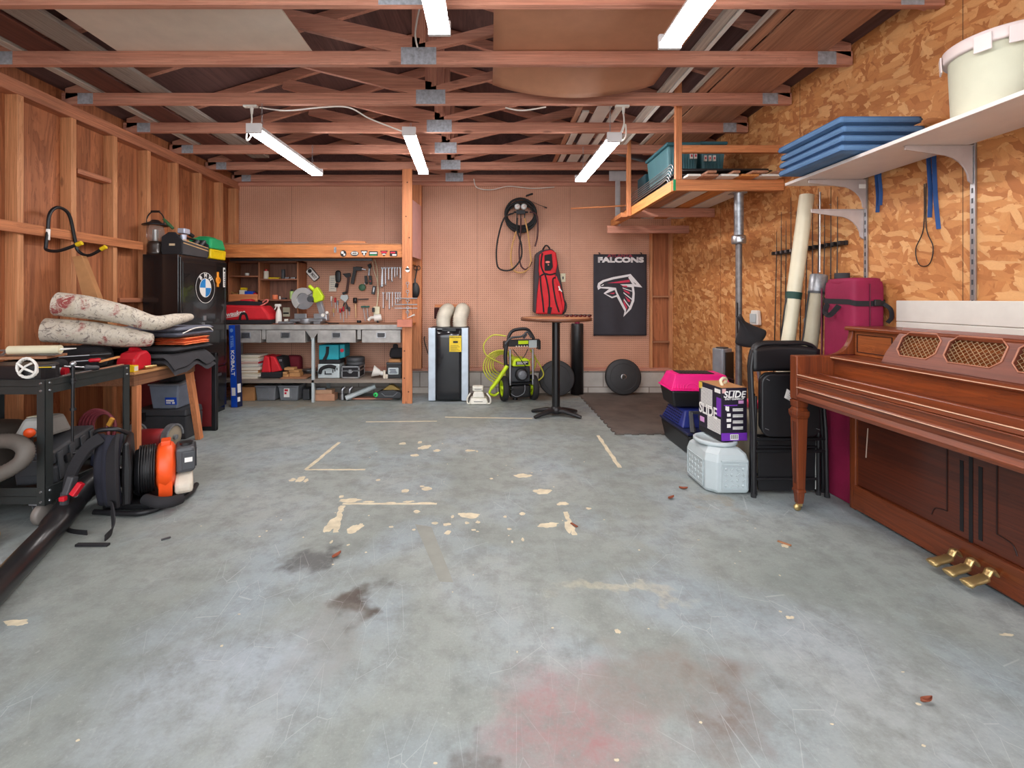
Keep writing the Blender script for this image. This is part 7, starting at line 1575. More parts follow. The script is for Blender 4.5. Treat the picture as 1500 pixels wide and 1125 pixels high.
# ---- octagonal white bin
vb = thing('litter_bin', 'pale grey octagonal plastic bin with embossed panels and round lid', 'storage bin', (1.50, 3.08, 0))
def octp(x0, x1, y0_, y1_, c): return [(x0+c, y0_), (x1-c*.35, y0_), (x1, y0_+c*.35), (x1, y1_-c), (x1-c, y1_), (x0+c, y1_), (x0, y1_-c), (x0, y0_+c)]
m = MB(True)
secs = [(.003, -.012), (.02, 0), (.20, 0), (.245, -.012), (.278, -.045)]
A_ = [octp(1.372-g_, 1.64+g_, 2.895-g_, 3.27+g_, .055) for _, g_ in secs]
vs = [(x, y, secs[i][0]) for i, pl_ in enumerate(A_) for x, y in pl_]
fs = [(i*8+k, i*8+(k+1) % 8, i*8+8+(k+1) % 8, i*8+8+k) for i in range(4) for k in range(8)] + [tuple(range(7, -1, -1)), tuple(range(32, 40))]
m.add(vs, fs); P(vb, 'body', m, M['lgrey'], .008)
m = MB(True); m.lathe([(0, 0), (.13, 0), (.135, .006), (.135, .022), (.12, .028), (.118, .020), (0, .020)], (1.505, 3.085, .2785), 36); P(vb, 'lid', m, M['lgrey'])
m = MB(True); f0, f1 = 1.455, 1.615
for a, b, c_, d_ in ((f0, f1, .03, .036), (f0, f1, .184, .19), (f0, f0+.006, .036, .184), (f1-.006, f1, .036, .184)): m.box(a, b, 2.8885, 2.896, c_, d_)
for i in range(4):
    for j in range(4):
        x = f0+.027+i*.036; z = .055+j*.035; k = (i+j) % 3
        if k == 0: m.cyl((x, 2.893, z), (x, 2.8885, z), .010, .006, 8)
        elif k == 1: m.beam((x-.010, 2.891, z-.006), (x+.010, 2.891, z+.006), .005, .006, (0, 1, 0)); m.cyl((x+.008, 2.893, z+.006), (x+.008, 2.8885, z+.006), .006, .004, 7)
        else: m.beam((x-.010, 2.891, z), (x+.010, 2.891, z), .005, .006, (0, 1, 0)); m.beam((x, 2.891, z-.009), (x, 2.891, z+.009), .005, .006, (0, 1, 0))
m.box(f0-.004, f1+.004, 2.889, 2.896, .205, .215)
P(vb, 'embossed_panel', m, M['lgrey'], .001)
m = MB(True)
for i in range(5):
    for j in range(4):
        y = 2.99+i*.045; z = .055+j*.036; m.cyl((1.373, y, z), (1.369, y, z), .009, .006, 8); m.beam((1.3705, y-.010, z-.008), (1.3705, y+.008, z+.010), .004, .004, (1, 0, 0))
for a, b, c_, d_ in ((2.965, 3.20, .03, .036), (2.965, 3.20, .19, .196), (2.965, 2.971, .036, .19), (3.194, 3.20, .036, .19)): m.box(1.367, 1.3725, a, b, c_, d_)
P(vb, 'embossed_panel', m, M['lgrey'], .001)

# ---- cat litter carton on the bin
BXM = Matrix.Translation((1.575, 3.13, .3075)) @ Matrix.Rotation(R(5), 4, 'Z')
sb_ = thing('litter_carton', 'dark purple carton with white lettering and rope handle standing on the pale bin', 'carton', (1.575, 3.13, .3075))
hx_, hy_, hz_ = .088, .135, .345
DK = mat('carton_dark', (34, 28, 44), .45)
m = MB(True); m.M = BXM; m.box(-hx_, hx_, -hy_, hy_, .0005, hz_); P(sb_, 'carton', m, DK, .003)
def onf(rects, mt, name, txts=(), lift=.0008, side='f'):
    m = MB(True); m.M = BXM
    for u0, u1, v0, v1 in rects:
        if side == 'f': m.box(-hx_+2*hx_*u0, -hx_+2*hx_*u1, -hy_-lift, -hy_-lift+.0006, hz_*v0, hz_*v1)
        else: m.box(-hx_-lift, -hx_-lift+.0006, hy_-2*hy_*u1, hy_-2*hy_*u0, hz_*v0, hz_*v1)
    for body, u, v, sz, sx, sh in txts:
        if side == 'f': m.text(body, sz, frame((-hx_+2*hx_*u, -hy_-lift-.0004, hz_*v), (1, 0, 0), (0, 0, 1)), sx=sx, shear=sh, ext=.0003)
        else: m.text(body, sz, frame((-hx_-lift-.0004, hy_-2*hy_*u, hz_*v), (0, -1, 0), (0, 0, 1)), sx=sx, shear=sh, ext=.0003)
    return P(sb_, name, m, mt)
onf([(0, 1, .003, .15)], M['purple'], 'purple_band'); onf([(.34, .66, .02, .125)], M['wht'], 'barcode', lift=.0016)
onf([(.37+.04*i, .37+.04*i+.02, .04, .115) for i in range(7)], M['ink'], 'barcode_lines', lift=.0024)
onf([(.10, .62, .66, .68)], M['purple'], 'purple_rule')
onf([(.44, .84, .60-.02*i-.055*(i//3), .612-.02*i-.055*(i//3)) for i in range(12)] + [(.16, .20, .58, .66), (.2, .3, .56, .65), (.22, .36, .46, .52), (.20, .38, .36, .42), (.22, .36, .25, .32), (.3, .7, .935, .948)], M['wht'], 'lettering', [('SLIDE', .50, .87, .058, 1.05, .2), ('EASY CLEAN-UP', .5, .79, .018, 1.0, .1)])
onf([(.66, .86, .70, .76)], mat('lilac_print', (206, 150, 200), .6), 'weight_mark'); onf([(.03, .17, .90, .985)], mat('pale_pink_print', (216, 170, 170), .6), 'corner_mark')
onf([(0.01, .99, .004, .10)], M['ink'], 'dark_band', side='s')
onf([(.10, .62, .52+.026*i, .536+.026*i) for i in range(15)] + [(.40, .97, .12+.024*i, .136+.024*i) for i in range(12)] + [(.72, .96, .885, .96)], M['wht'], 'side_lettering', [('SLIDE', .42, .47, .10, .9, 0)], side='s')
onf([(.80, .99, .45, .80)], M['purple'], 'side_purple', side='s'); onf([(.0, .16, .86, .99)], mat('corner_yellow', (220, 180, 70), .6), 'corner_flash', side='s'); onf([(.06, .26, .20, .30)], bpy.data.materials['lilac_print'], 'weight_mark', side='s')
m = MB(True); m.M = BXM; m.box(-hx_+.002, hx_-.002, -hy_+.002, hy_-.002, hz_+.0003, hz_+.0012); P(sb_, 'top_flap', m, M['card'])
m = MB(True); m.M = BXM; m.tube(spline([(-.03, -.05, hz_), (-.035, -.04, hz_+.03), (0, -.02, hz_+.045), (.03, .0, hz_+.03), (.025, .01, hz_)], 6), .010, 10); P(sb_, 'rope_handle', m, M['cream'])

# ---- pet carriers
def carrier(name, label, cx0_, cy0_, z0, L, Wd, hz, top_m, rz, door=True):
    o = thing(name, label, 'pet carrier', (cx0_, cy0_, z0), rz)
    m = MB(); m.taper(-L/2+.025, L/2-.025, -Wd/2+.02, Wd/2-.02, .001, hz*.52, -.025, -.02); P(o, 'bottom_shell', m, M['black'], .015)
    m = MB(); m.taper(-L/2-.012, L/2+.012, -Wd/2-.012, Wd/2+.012, hz*.525, hz*.575, 0, 0); m.taper(-L/2, L/2, -Wd/2, Wd/2, hz*.575, hz, .045, .05); tp_ = P(o, 'top_shell', m, top_m, .012)
    m = MB()
    for i in range(5):
        r = .05 + .022*i
        m.tube([(-.08+r*math.cos(R(a)), -Wd/2-.0 + .05*(max(0, (r*math.sin(R(a))))/(hz*.425)), hz*.60+r*math.sin(R(a))*.75) for a in range(0, 181, 15)], .004, 6)
    P(tp_, 'vent_ridge', m, top_m)
    m = MB(); m.box(-L/2+.09, L/2-.12, -Wd/2+.09, Wd/2-.09, hz+.0005, hz+.006); P(o, 'top_door', m, M['black'], .003)
    m = MB()
    for i in range(9): m.box(-L/2+.11+i*(L-.26)/8, -L/2+.116+i*(L-.26)/8, -Wd/2+.1, Wd/2-.1, hz+.0065, hz+.010)
    P(o, 'grille', m, M['darkgrey'])
    if door:
        m = MB(); x = L/2+.004
        for a, b in ((-Wd/2+.05, -Wd/2+.062), (Wd/2-.062, Wd/2-.05)): m.box(x+.012, x+.02, a, b, .05, hz*.85)
        for z in (.05, hz*.45, hz*.85): m.box(x+.012, x+.02, -Wd/2+.05, Wd/2-.05, z-.005, z+.005)
        for i in range(6): y = -Wd/2+.08+i*(Wd-.16)/5; m.box(x+.013, x+.018, y-.003, y+.003, .05, hz*.85)
        P(o, 'wire_door', m, M['black'])
    return o
carrier('pet_carrier', 'pet carrier with a bright pink top, stacked above the blue one', 1.77, 3.98, .325, .50, .34, .27, M['pink'], R(-4))
# lower carrier, tipped open: body plus tilted blue top
bl2 = thing('pet_carrier', 'black pet carrier with a navy blue perforated top, low beside the pale bin', 'pet carrier', (1.70, 3.82, 0))
m = MB(True); m.taper(1.56, 1.90, 3.58, 4.12, .002, .17, -.03, -.025); P(bl2, 'bottom_shell', m, M['black'], .018)
m = MB(True); m.taper(1.525, 1.94, 3.555, 4.15, .171, .19, 0, 0); P(bl2, 'rim', m, M['navy'], .006)
m = MB(True); m.taper(1.54, 1.93, 3.70, 4.14, .191, .318, .05, .06); P(bl2, 'top_shell', m, mat('deep_blue', (30, 44, 120), .42), .012)
m = MB(True)
for i in range(9):
    for j in range(5):
        t = (j+.7)/5.6; m.cbox((1.54+.05*t-.001, 3.80+i*.036, .20+.115*t), (.006, .02, .010))
P(bl2, 'vent_slots', m, M['navy'])
m = MB(True); q0 = (1.60, 3.60); 
for i in range(6): m.beam((1.60+i*.055, 3.59, .195), (1.62+i*.05, 3.695, .30), .008, .008)
m.beam((1.565, 3.565, .195), (1.61, 3.70, .322), .03, .02); m.beam((1.92, 3.565, .195), (1.88, 3.70, .322), .03, .02); m.beam((1.60, 3.70, .318), (1.89, 3.70, .318), .03, .02); P(bl2, 'door_frame', m, M['darkgrey'], .003)

# tower heater
th = thing('tower_heater', 'slim grey and black tower heater standing behind the pet carriers', 'heater', (2.20, 4.36, 0))
m = MB(True); m.M = Matrix.Translation((2.195, 4.36, 0)) @ Matrix.Rotation(R(28), 4, 'Z')
m.prism(rrect(-.075, .075, -.07, .07, .045), .03, .765, 'XY'); P(th, 'body', m, mat('heater_grey', (140, 144, 150), .4, .3), .008)
m = MB(True); m.M = Matrix.Translation((2.195, 4.36, 0)) @ Matrix.Rotation(R(28), 4, 'Z'); m.box(-.055, .065, -.076, -.066, .10, .735); m.box(.06, .08, -.05, .05, .10, .735); gl = P(th, 'grille', m, M['black'], .004)
m = MB(True); m.lathe([(0, 0.0145), (.12, 0.0145), (.12, .02), (.05, .03), (0, .03)], (2.195, 4.36, 0), 28); P(th, 'base', m, M['darkgrey'])
m = MB(True); m.M = Matrix.Translation((2.195, 4.36, 0)) @ Matrix.Rotation(R(28), 4, 'Z'); m.prism(rrect(-.05, .05, -.045, .045, .03), .766, .775, 'XY'); P(th, 'control_panel', m, M['darkgrey'], .003)
# beige sack and pink scrap behind the carton
m = MB(True); m.soft((1.84, 3.22, .23), (.22, .30, .46), .5, .12, 3); S('fabric_sack', 'rumpled beige sack standing behind the litter carton and folding chairs', 'sack', m, mat('beige_sack', (176, 164, 142), .9, bump=.3))
m = MB(True); m.soft((1.84, 3.22, .498), (.10, .12, .055), .5, .1, 6); S('pink_pouch', 'small bright pink pouch on top of the beige sack', 'pouch', m, mat('coral_pink', (226, 70, 100), .6))

# exercise bike seat
eb = thing('exercise_bike', 'black bicycle saddle on a post with floor bars, behind the folding chairs', 'exercise bike', (2.08, 3.56, 0))
m = MB(True); ax_ = Vector((.52, .10, -.85)).normalized(); nz_ = Vector((-.45, -.75, .1)); SM = frame((1.985, 3.53, .955), ax_, nz_.cross(ax_))
m.M = SM
def sad(u, v):
    t = u; hw = (.020 + .095*max(0, min(1, (t-.25)/.5))**1.2)*(1 if t < .78 else max(.02, 1-((t-.78)/.22)**2)**.5); a = (v-.5)*math.pi
    return (-.17 + .25*t, hw*math.sin(a), .075*math.cos(a)*(.5+.5*t) - .03*abs(math.sin(a)) + .02*t)
m.grid(sad, 18, 12, .014); P(eb, 'saddle', m, M['blackf'])
m = MB(True); m.tube([(2.03, 3.55, .92), (2.05, 3.57, .89), (2.07, 3.59, .86)], .008, 8); m.tube([(1.99, 3.57, .97), (2.01, 3.57, .91), (2.055, 3.585, .86)], .005, 8); P(eb, 'saddle_rail', m, M['steel'])
m = MB(True); m.cyl((2.05, 3.58, .89), (2.14, 3.60, .40), .015, n=14); P(eb, 'seat_post', m, M['steel']); m = MB(True); m.cyl((2.13, 3.60, .45), (2.16, 3.63, .05), .024, n=14); m.box(2.02, 2.30, 3.60, 3.66, .0, .05); m.tube([(2.15, 3.62, .12), (2.20, 4.0, .10)], .022, 12); m.box(2.08, 2.32, 3.98, 4.03, 0, .09); P(eb, 'frame', m, M['blackm'])

# steel post
sp_ = thing('jack_post', 'galvanised steel adjustable post holding up the front of the lumber loft', 'post', (2.055, 3.80, 0))
jx, jy = 2.045, 3.79
m = MB(True); m.cyl((jx, jy, .012), (jx, jy, 1.72), .025, n=20); P(sp_, 'lower_tube', m, mat('worn_pipe', (116, 112, 112), .5, .6, var=.35, scale=16)); m = MB(True); m.cyl((jx, jy, 1.72), (jx, jy, 2.098), .036, n=22); P(sp_, 'upper_tube', m, M['galv'])
m = MB(True); m.lathe([(.026, -.02), (.052, -.015), (.055, 0), (.055, .035), (.05, .05), (.037, .055)], (jx, jy, 1.70), 24); m.cyl((jx, jy-.05, 1.715), (jx, jy-.08, 1.715), .006, n=8); P(sp_, 'collar', m, M['steel']); m = MB(True); m.box(jx-.06, jx+.06, jy-.06, jy+.06, 0, .012); m.box(jx-.06, jx+.06, jy-.025, jy+.06, 2.098, 2.105); P(sp_, 'end_plate', m, M['galv'], .002)
m = MB(True); m.box(jx-.027, jx-.02, jy-.028, jy-.02, .95, 1.2); P(sp_, 'tape', m, M['black'])

# wall outlet on OSB
wo = thing('wall_socket', 'white plastic socket cover high on the chipboard wall near the steel post', 'outlet', (XR-.03, 4.09, 1.01)); P(wo, 'cover', MB(True).taper(XR-.045, XR-.002, 4.03, 4.15, 1.0, 1.13, .004, .01), M['white'], .01); P(wo, 'flap', MB(True).box(XR-.053, XR-.046, 4.045, 4.135, 1.02, 1.10), M['lgrey'], .003)

# fishing rods and rack
rk = thing('rod_rack', 'black wall rack of notched bars holding the fishing rods', 'rod rack', (XR-.04, 3.43, 1.60))
m = MB(True); m.box(XR-.02, XR-.002, 3.06, 3.80, 1.59, 1.62); 
for i in range(13): m.box(XR-.055, XR-.0205, 3.065+i*.06, 3.09+i*.06, 1.592, 1.618)
P(rk, 'bar', m, M['black'], .002)
m = MB(True); [m.box(XR-.0565, XR-.0555, 3.50+i*.06, 3.52+i*.06, 1.595, 1.615) for i in range(5)]; P(rk, 'clip_tip', m, M['galv'])
rlen = [1.92, 2.0, 1.86, 2.02, 1.95, 1.80, 1.98, 1.9, 2.02, 1.85, 1.93, 1.78]
for i in range(12):
    y = 3.107 + i*.06 - .0; o = thing('fishing_rod', 'thin dark fishing rod standing in the wall rack', 'fishing rod', (XR-.04, y, 0), group='fishing rods in the wall rack')
    x = XR-.038; dx = .012*math.sin(i*2.1)
    m = MB(True); m.tube([(x+dx-.02, y, .30), (x, y, 1.6), (x, y, rlen[i])], [.0055, .0035, .0018], 7); P(o, 'blank', m, mat('rod_black', (36, 30, 28), .35))
    m = MB(True); m.tube([(x+dx-.03, y, .004), (x+dx-.02, y, .31)], .011, 8); P(o, 'grip', m, mat('cork_grip', (150, 116, 84), .8))
    if i % 2 == 0:
        m = MB(True); m.lathe([(0, -.014), (.02, -.014), (.023, 0), (.02, .014), (0, .014)], (x+dx-.055, y, .30), 14, 'Z'); m.cyl((x+dx-.055, y, .30), (x+dx-.024, y, .30), .005, n=6); P(o, 'reel', m, M['blackm'])
    g_ = MB(True); [g_.tube(circ((x-.006, y, z), .006, 8, 'XY'), .001, 4, closed=True) for z in (.75, 1.1, 1.4, rlen[i]-.12)]; P(o, 'line_guide', g_, M['steel'])
o = thing('fishing_reel', 'shiny spinning reel hanging between the two plastic tubes', 'reel', (2.16, 3.22, 1.03)); m = MB(True); m.lathe([(0, -.03), (.03, -.03), (.034, -.02), (.022, -.012), (.022, .012), (.034, .02), (.03, .03), (0, .03)], (2.225, 3.20, 1.08), 20, 'Y'); P(o, 'spool', m, M['steel']); m = MB(True); m.tube(spline([(2.225, 3.20, 1.11), (2.245, 3.19, 1.16), (2.25, 3.18, 1.20)], 4), .006, 8); m.tube(spline([(2.225, 3.17, 1.08), (2.22, 3.16, 1.04), (2.225, 3.16, 1.0)], 4), .006, 8); P(o, 'handle', m, M['blackm'])
tl_ = thing('landing_pole', 'thin pale steel pole leaning out of the tan tube by the rod rack', 'pole', (2.2, 3.18, 1.3)); P(tl_, 'shaft', MB(True).cyl((2.232, 3.12, 1.41), (2.285, 3.19, 1.97), .005, n=8), M['steel'])
# plastic tubes
pv = thing('plastic_tube', 'long cream plastic tube leaning up to the shelf, green wrap round it', 'tube', (1.98, 3.30, 0))
pa, pb_ = Vector((1.99, 3.27, .0)), Vector((2.275, 3.31, 1.975)); m = MB(True); m.tube([pa, pb_], .047, 26); P(pv, 'tube', m, mat('pvc_cream', (222, 214, 188), .4, var=.05))
c0 = pa + (pb_-pa)*.622; c1 = pa + (pb_-pa)*.647; m = MB(True); m.tube([c0, c1], .0505, 24, caps=False); P(pv, 'green_wrap', m, mat('wrap_green', (34, 70, 62), .7)); m = MB(True); m.tube(spline([c1+Vector((-.05, 0, -.02)), c1+Vector((-.075, -.01, -.12)), c1+Vector((-.09, 0, -.3)), c1+Vector((-.12, 0, -.6))], 6), .005, 6); P(pv, 'cord', m, M['black'])
tn = thing('fish_rod_tube', 'shorter tan tube with a grey taped cap standing by the maroon bag', 'tube', (2.13, 3.09, 0))
pa, pb_ = Vector((2.02, 3.09, .0)), Vector((2.20, 3.10, 1.30)); m = MB(True); m.tube([pa, pb_], .046, 26); P(tn, 'tube', m, mat('tube_tan', (166, 158, 136), .5, var=.1)); q = (pb_-pa).normalized(); m = MB(True); m.tube([pb_-q*.02, pb_+q*.09, pb_+q*.095], [.05, .052, .046], 24); P(tn, 'cap', m, mat('tape_grey', (140, 142, 146), .35, .5, var=.3, scale=30)); m = MB(True); m.tube([pb_-q*.035, pb_-q*.02], .0515, 24, caps=False); P(tn, 'band', m, M['darkgrey'])
m = MB(True); m.tube(spline([pb_+Vector((-.055, 0, -.02)), pb_+Vector((-.08, 0, -.2)), pb_+Vector((-.10, 0, -.35)), pb_+Vector((-.16, 0, -.5))], 6), .005, 6); P(tn, 'cord', m, M['black'])
m = MB(True); m.tube([(2.295, 3.035, .0), (2.318, 3.035, 1.40)], .042, 22); S('camp_chair_bag', 'black tube bag poking up behind the maroon canopy bag', 'bag', m, mat('bag_greyblack', (52, 52, 56), .8, bump=.2))

# ---- wall shelf with standards and brackets
sh = thing('white_shelf', 'long white wall shelf on slotted metal standards above the piano', 'shelf', (2.17, 2.2, 1.985))
P(sh, 'board', MB(True).box(1.97, XR-.034, .9, 3.08, 1.985, 2.004), mat('white_melamine', (226, 218, 214), .45, var=.04), .002)
for y in (2.91, 2.263, 1.61):
    m = MB(True); m.box(XR-.012, XR-.001, y-.012, y+.012, .9 if y > 2 else 1.2, 2.0); sd = P(sh, 'standard', m, M['steel'], .001)
    m = MB(True); [m.box(XR-.0128, XR-.0121, y-.004, y+.004, 1.0+i*.05, 1.025+i*.05) for i in range(19)]; P(sd, 'slots', m, M['darkgrey'])
def bracket(y, zt_, L):
    m = MB(True); xw = XR-.013
    pl_ = [(xw, zt_), (xw-L, zt_-.004), (xw-L, zt_-.022), (xw-.17, zt_-.045)] + [(xw-.17+.15*math.sin(R(a)), zt_-.045-.13*(1-math.cos(R(a)))) for a in range(15, 91, 15)] + [(xw, zt_-.19)]
    m.prism(pl_, y-.004, y+.004, 'XZ'); m.box(xw-L, xw, y-.010, y+.010, zt_-.004, zt_-.0005); return P(sh, 'bracket', m, mat('bracket_grey', (196, 186, 184), .4, .3), .001)
bracket(2.263, 1.984, .33); bracket(2.905, 1.984, .36); bracket(2.925, 1.80, .33); bracket(1.61, 1.984, .33)
m = MB(True); m.box(XR-.06, XR-.013, 2.90, 2.93, 1.925, 1.955); P(sh, 'white_clip', m, M['wht'], .004)

# cushions
BC = mat('denim_blue_cushion', (88, 124, 164), .85, var=.12, scale=6, bump=.3, bscale=140)
lab = ['bottom one in the stack of four blue seat cushions on the white shelf', 'second from the bottom in the stack of four blue seat cushions', 'third from the bottom in the stack of four blue seat cushions', 'top one in the stack of four blue seat cushions, tilted toward the wall']
z = 2.011
for i in range(4):
    dx = [0, .004, .012, -.004][i]; hgt = .0485
    o = thing('seat_cushion', lab[i], 'cushion', (2.07, 2.72, z))
    m = MB(True); nu = 22
    def cus(u, v, s, z=z, dx=dx, i=i):
        eu = min(u, 1-u)*nu; ev = min(v, 1-v)*nu; ed = min(1.0, min(eu*.9, ev*.9))**.5
        x = 1.868+dx+.425*u; y = 2.45+.52*v + .02*(i == 1)*0
        cr = (1-abs(2*u-1))*(1-abs(2*v-1))
        zz = z + hgt/2 + s*(hgt/2-.0005)*(.55+.45*ed) - (.012*(u**2) if i >= 2 else 0)*0
        return (x, y, zz)
    m.grid(lambda u, v: cus(u, v, 1), nu, nu); m.grid(lambda u, v: cus(u, v, -1), nu, nu)
    # side wall
    e = [(k/nu, 0) for k in range(nu)] + [(1, k/nu) for k in range(nu)] + [(1-k/nu, 1) for k in range(nu)] + [(0, 1-k/nu) for k in range(nu)]
    n_ = len(e); vs = []
    for s in (-1, 0, 1):
        for u, v in e:
            p = Vector(cus(u, v, s)); c_ = Vector((2.08+dx, 2.71, p.z)); 
            if s == 0: p += (p-c_).normalized()*.010; p.z += .003*noise.noise(p*9)
            vs.append(p)
    m.add(vs, [(r*n_+k, r*n_+(k+1) % n_, (r+1)*n_+(k+1) % n_, (r+1)*n_+k) for r in range(2) for k in range(n_)], True)
    P(o, 'cover', m, BC)
    m = MB(True); m.tube([Vector(cus(u, v, 1)) for u, v in e], .0035, 6, closed=True); m.tube([Vector(cus(u, v, -1)) for u, v in e], .0035, 6, closed=True); P(o, 'piping', m, mat('blue_piping', (70, 104, 146), .8))
    if i == 0:
        TB = mat('tie_blue', (40, 80, 140), .8)
        for (y, L) in ((2.455, .40), (2.485, .33), (2.80, .20), (2.82, .24)):
            m = MB(True); m.add(*strap([(2.29, y, 2.016), (2.345, y, 2.016), (2.364, y, 2.004), (2.3675, y+.003, 1.97), (2.368, y-.006, 2.0-L*.6), (2.37, y-.02*(L > .35), 2.0-L)], .02, .003)); P(o, 'tie', m, TB)
    z += hgt + .0012
# bucket
bk_ = thing('plastic_bucket', 'large white plastic bucket with clip-on lid on the white shelf', 'bucket', (2.17, 1.95, 2.005))
m = MB(True); m.lathe([(0, .001), (.152, .001), (.158, .008), (.168, .27), (.176, .272), (.176, .285), (.165, .286)], (2.17, 1.95, 2.005), 52); P(bk_, 'pail', m, mat('pail_white', (222, 222, 200), .5, var=.04))
m = MB(True); m.lathe([(.165, .262), (.183, .262), (.186, .27), (.186, .31), (.178, .316), (.165, .312), (.16, .30), (0, .298)], (2.17, 1.95, 2.005), 52); lidb = P(bk_, 'lid', m, mat('lid_white', (220, 206, 204), .5, var=.04))
for a in (205, 235, 262, 140):
    ca, sa = math.cos(R(a)), math.sin(R(a)); m = MB(True); m.beam((2.17+ca*.188, 1.95+sa*.188, 2.215+.02), (2.17+ca*.191, 1.95+sa*.191, 2.305), .006, .055, (-sa, ca, 0))
    P(lidb, 'clip', m, bpy.data.materials['lid_white'], .003)
bd_ = thing('cloth_bundle', 'small bundle of navy and yellow cloth beside the white bucket', 'cloth', (2.08, 1.62, 2.005)); m = MB(True); m.soft((2.10, 1.63, 2.035), (.20, .20, .055), .5, .2, 2); P(bd_, 'navy_cloth', m, M['navy']); m = MB(True); m.soft((2.10, 1.63, 2.075), (.18, .18, .028), .5, .2, 4); P(bd_, 'yellow_cloth', m, mat('cloth_yellow', (214, 188, 90), .8)); 
m = MB(True); m.soft((2.14, 1.62, 2.15), (.13, .13, .11), .5, .2, 7); S('dark_pouch', 'dark pouch on the navy and yellow cloth at the edge of the picture', 'pouch', m, M['darkgrey'])
# wire loops on the OSB
for y, z0_, z1_, l_ in ((2.52, 1.42, 1.86, 'thin dark wire loop hanging on the chipboard wall below the shelf'),):
    m = MB(True); m.tube(spline([(XR-.006, y, z1_), (XR-.006, y+.004, z0_+.2), (XR-.006, y+.05, z0_+.09), (XR-.006, y+.03, z0_), (XR-.006, y-.03, z0_), (XR-.006, y-.05, z0_+.09), (XR-.006, y-.012, z0_+.2), (XR-.006, y-.01, z1_)], 6), .0025, 6); S('wire_loop', l_, 'wire', m, M['blackm'])

# ================= lumber loft over the back right corner =================
lf = thing('lumber_loft', 'hanging pine loft platform in the back corner stacked with totes and boards', 'loft', (1.95, 4.5, 2.1))
P(lf, 'front_beam', MB(True).box(1.485, XR-.004, 3.722, 3.76, 2.107, 2.197), W['beam'], .003)
P(lf, 'side_beam', MB(True).box(1.48, 1.518, 3.762, 5.66, 2.107, 2.197), W['beamY'], .003)
m = MB(True); m.box(1.478, 1.499, 3.7205, 3.7216, 2.107, 2.197); P(lf, 'green_mark', m, M['green'])
for y in (4.87, 5.50): P(lf, 'cross_beam', MB(True).box(1.40 if y > 5 else 1.52, XR-.004, y, y+.038, 2.017 if y > 5 else 2.10, 2.106 if y > 5 else 2.19), W['chordX'], .003)
for y, zt_ in ((3.722, 3.0), (4.88, 3.0)): P(lf, 'hanger_post', MB(True).box(1.50 if y < 4 else 1.44, 1.55 if y < 4 else 1.478, y-.05 if y > 4 else y-.0395+.039, y+.0 if y > 4 else y+.038, 2.198 if y < 4 else 2.10, zt_), W['post'], .003)
P(lf, 'guard_rail', MB(True).box(1.551, XR-.004, 3.722, 3.76, 2.414, 2.474), W['beam'], .003)
m = MB(True); m.box(1.515, 1.575, 5.58, 5.586, 2.05, 2.78); m.box(1.44, 1.65, 5.576, 5.582, 2.66, 2.78); P(lf, 'steel_hanger', m, mat('hanger_grey', (196, 194, 196), .45, .3), .001)
# boards decking the loft
bcols = [('white painted board', M['white']), ('pine board', W['plyY']), ('white painted board', M['white']), ('pine board', W['beamY']), ('white painted board', M['white'])]
bw_ = [(1.56, 1.66), (1.68, 1.80), (1.82, 1.96), (1.98, 2.12), (2.14, 2.32)]
for i, ((nm, mt), (xa, xb)) in enumerate(zip(bcols, bw_)):
    S('loft_board', ['white board on the loft deck next to its open edge', 'pine board on the loft deck, second from its open edge', 'white board on the middle of the loft deck', 'bright pine board on the loft deck beside the wall board', 'wide white board on the loft deck along the chipboard wall'][i], 'board', MB(True).box(xa, xb, 3.63 + .0, 5.57, 2.1985, 2.2165), mt, bevel=.002)
# wire crate, totes
wr_ = thing('wire_crate', 'folded dark wire dog crate lying on the loft boards under the totes', 'wire crate', (1.95, 4.4, 2.218))
m = MB(True); zc0 = 2.222
for k in range(3):
    zz = zc0+.035*k; y_0, y_1 = 3.81, 5.05; x_0, x_1 = 1.57, 2.33
    m.tube([(x_0, y_0, zz), (x_1, y_0, zz), (x_1, y_1, zz), (x_0, y_1, zz)], .004, 6, closed=True)
    for i in range(1, 16): x = x_0+(x_1-x_0)*i/16; m.cyl((x, y_0, zz), (x, y_1, zz), .002, n=5, caps=False)
    for i in range(1, 6): y = y_0+(y_1-y_0)*i/6; m.cyl((x_0, y, zz), (x_1, y, zz), .002, n=5, caps=False)
P(wr_, 'grid', m, M['blackm']); P(wr_, 'tray', MB(True).box(1.58, 2.31, 3.82, 5.03, 2.296, 2.312), M['black'], .003)
rr = thing('wire_rack', 'shiny bent wire rack leaning at the open edge of the loft', 'wire rack', (1.44, 4.4, 2.2))
m = MB(True)
for k in range(6):
    z_ = 2.235 + .026*k; m.tube(spline([(1.50+.007*k, 5.15, z_+.0), (1.50+.007*k, 4.10, z_+.0), (1.50+.008*k, 3.93, z_+.01), (1.51+.008*k, 3.90, z_-.03)], 5), .0042, 6)
P(rr, 'wire', m, M['steel'])
def tote(label, x0, x1, y0_, y1_, z0, h, lidt=True):
    o = thing('storage_tote', label, 'tote', ((x0+x1)/2, (y0_+y1_)/2, z0))
    P(o, 'body', MB(True).taper(x0+.02, x1-.02, y0_+.02, y1_-.02, z0+.001, z0+h, -.02, -.02), M['tote'], .02)
    m = MB(True); m.box(x0-.012, x1+.012, y0_-.012, y1_+.012, z0+h+.0005, z0+h+.03); P(o, 'lid', m, mat('tote_lid', (52, 104, 116), .5), .01)
    m = MB(True); 
    for i in range(9): xx = x0+.05+i*(x1-x0-.1)/8; m.box(xx-.003, xx+.004, y0_-.004, y0_+.012, z0+.05, z0+h-.06)
    P(o, 'rib', m, M['tote'], .002)
    return o
ta = tote('teal plastic tote at the open edge of the lumber loft', 1.56, 1.84, 4.05, 4.60, 2.3135, .265)
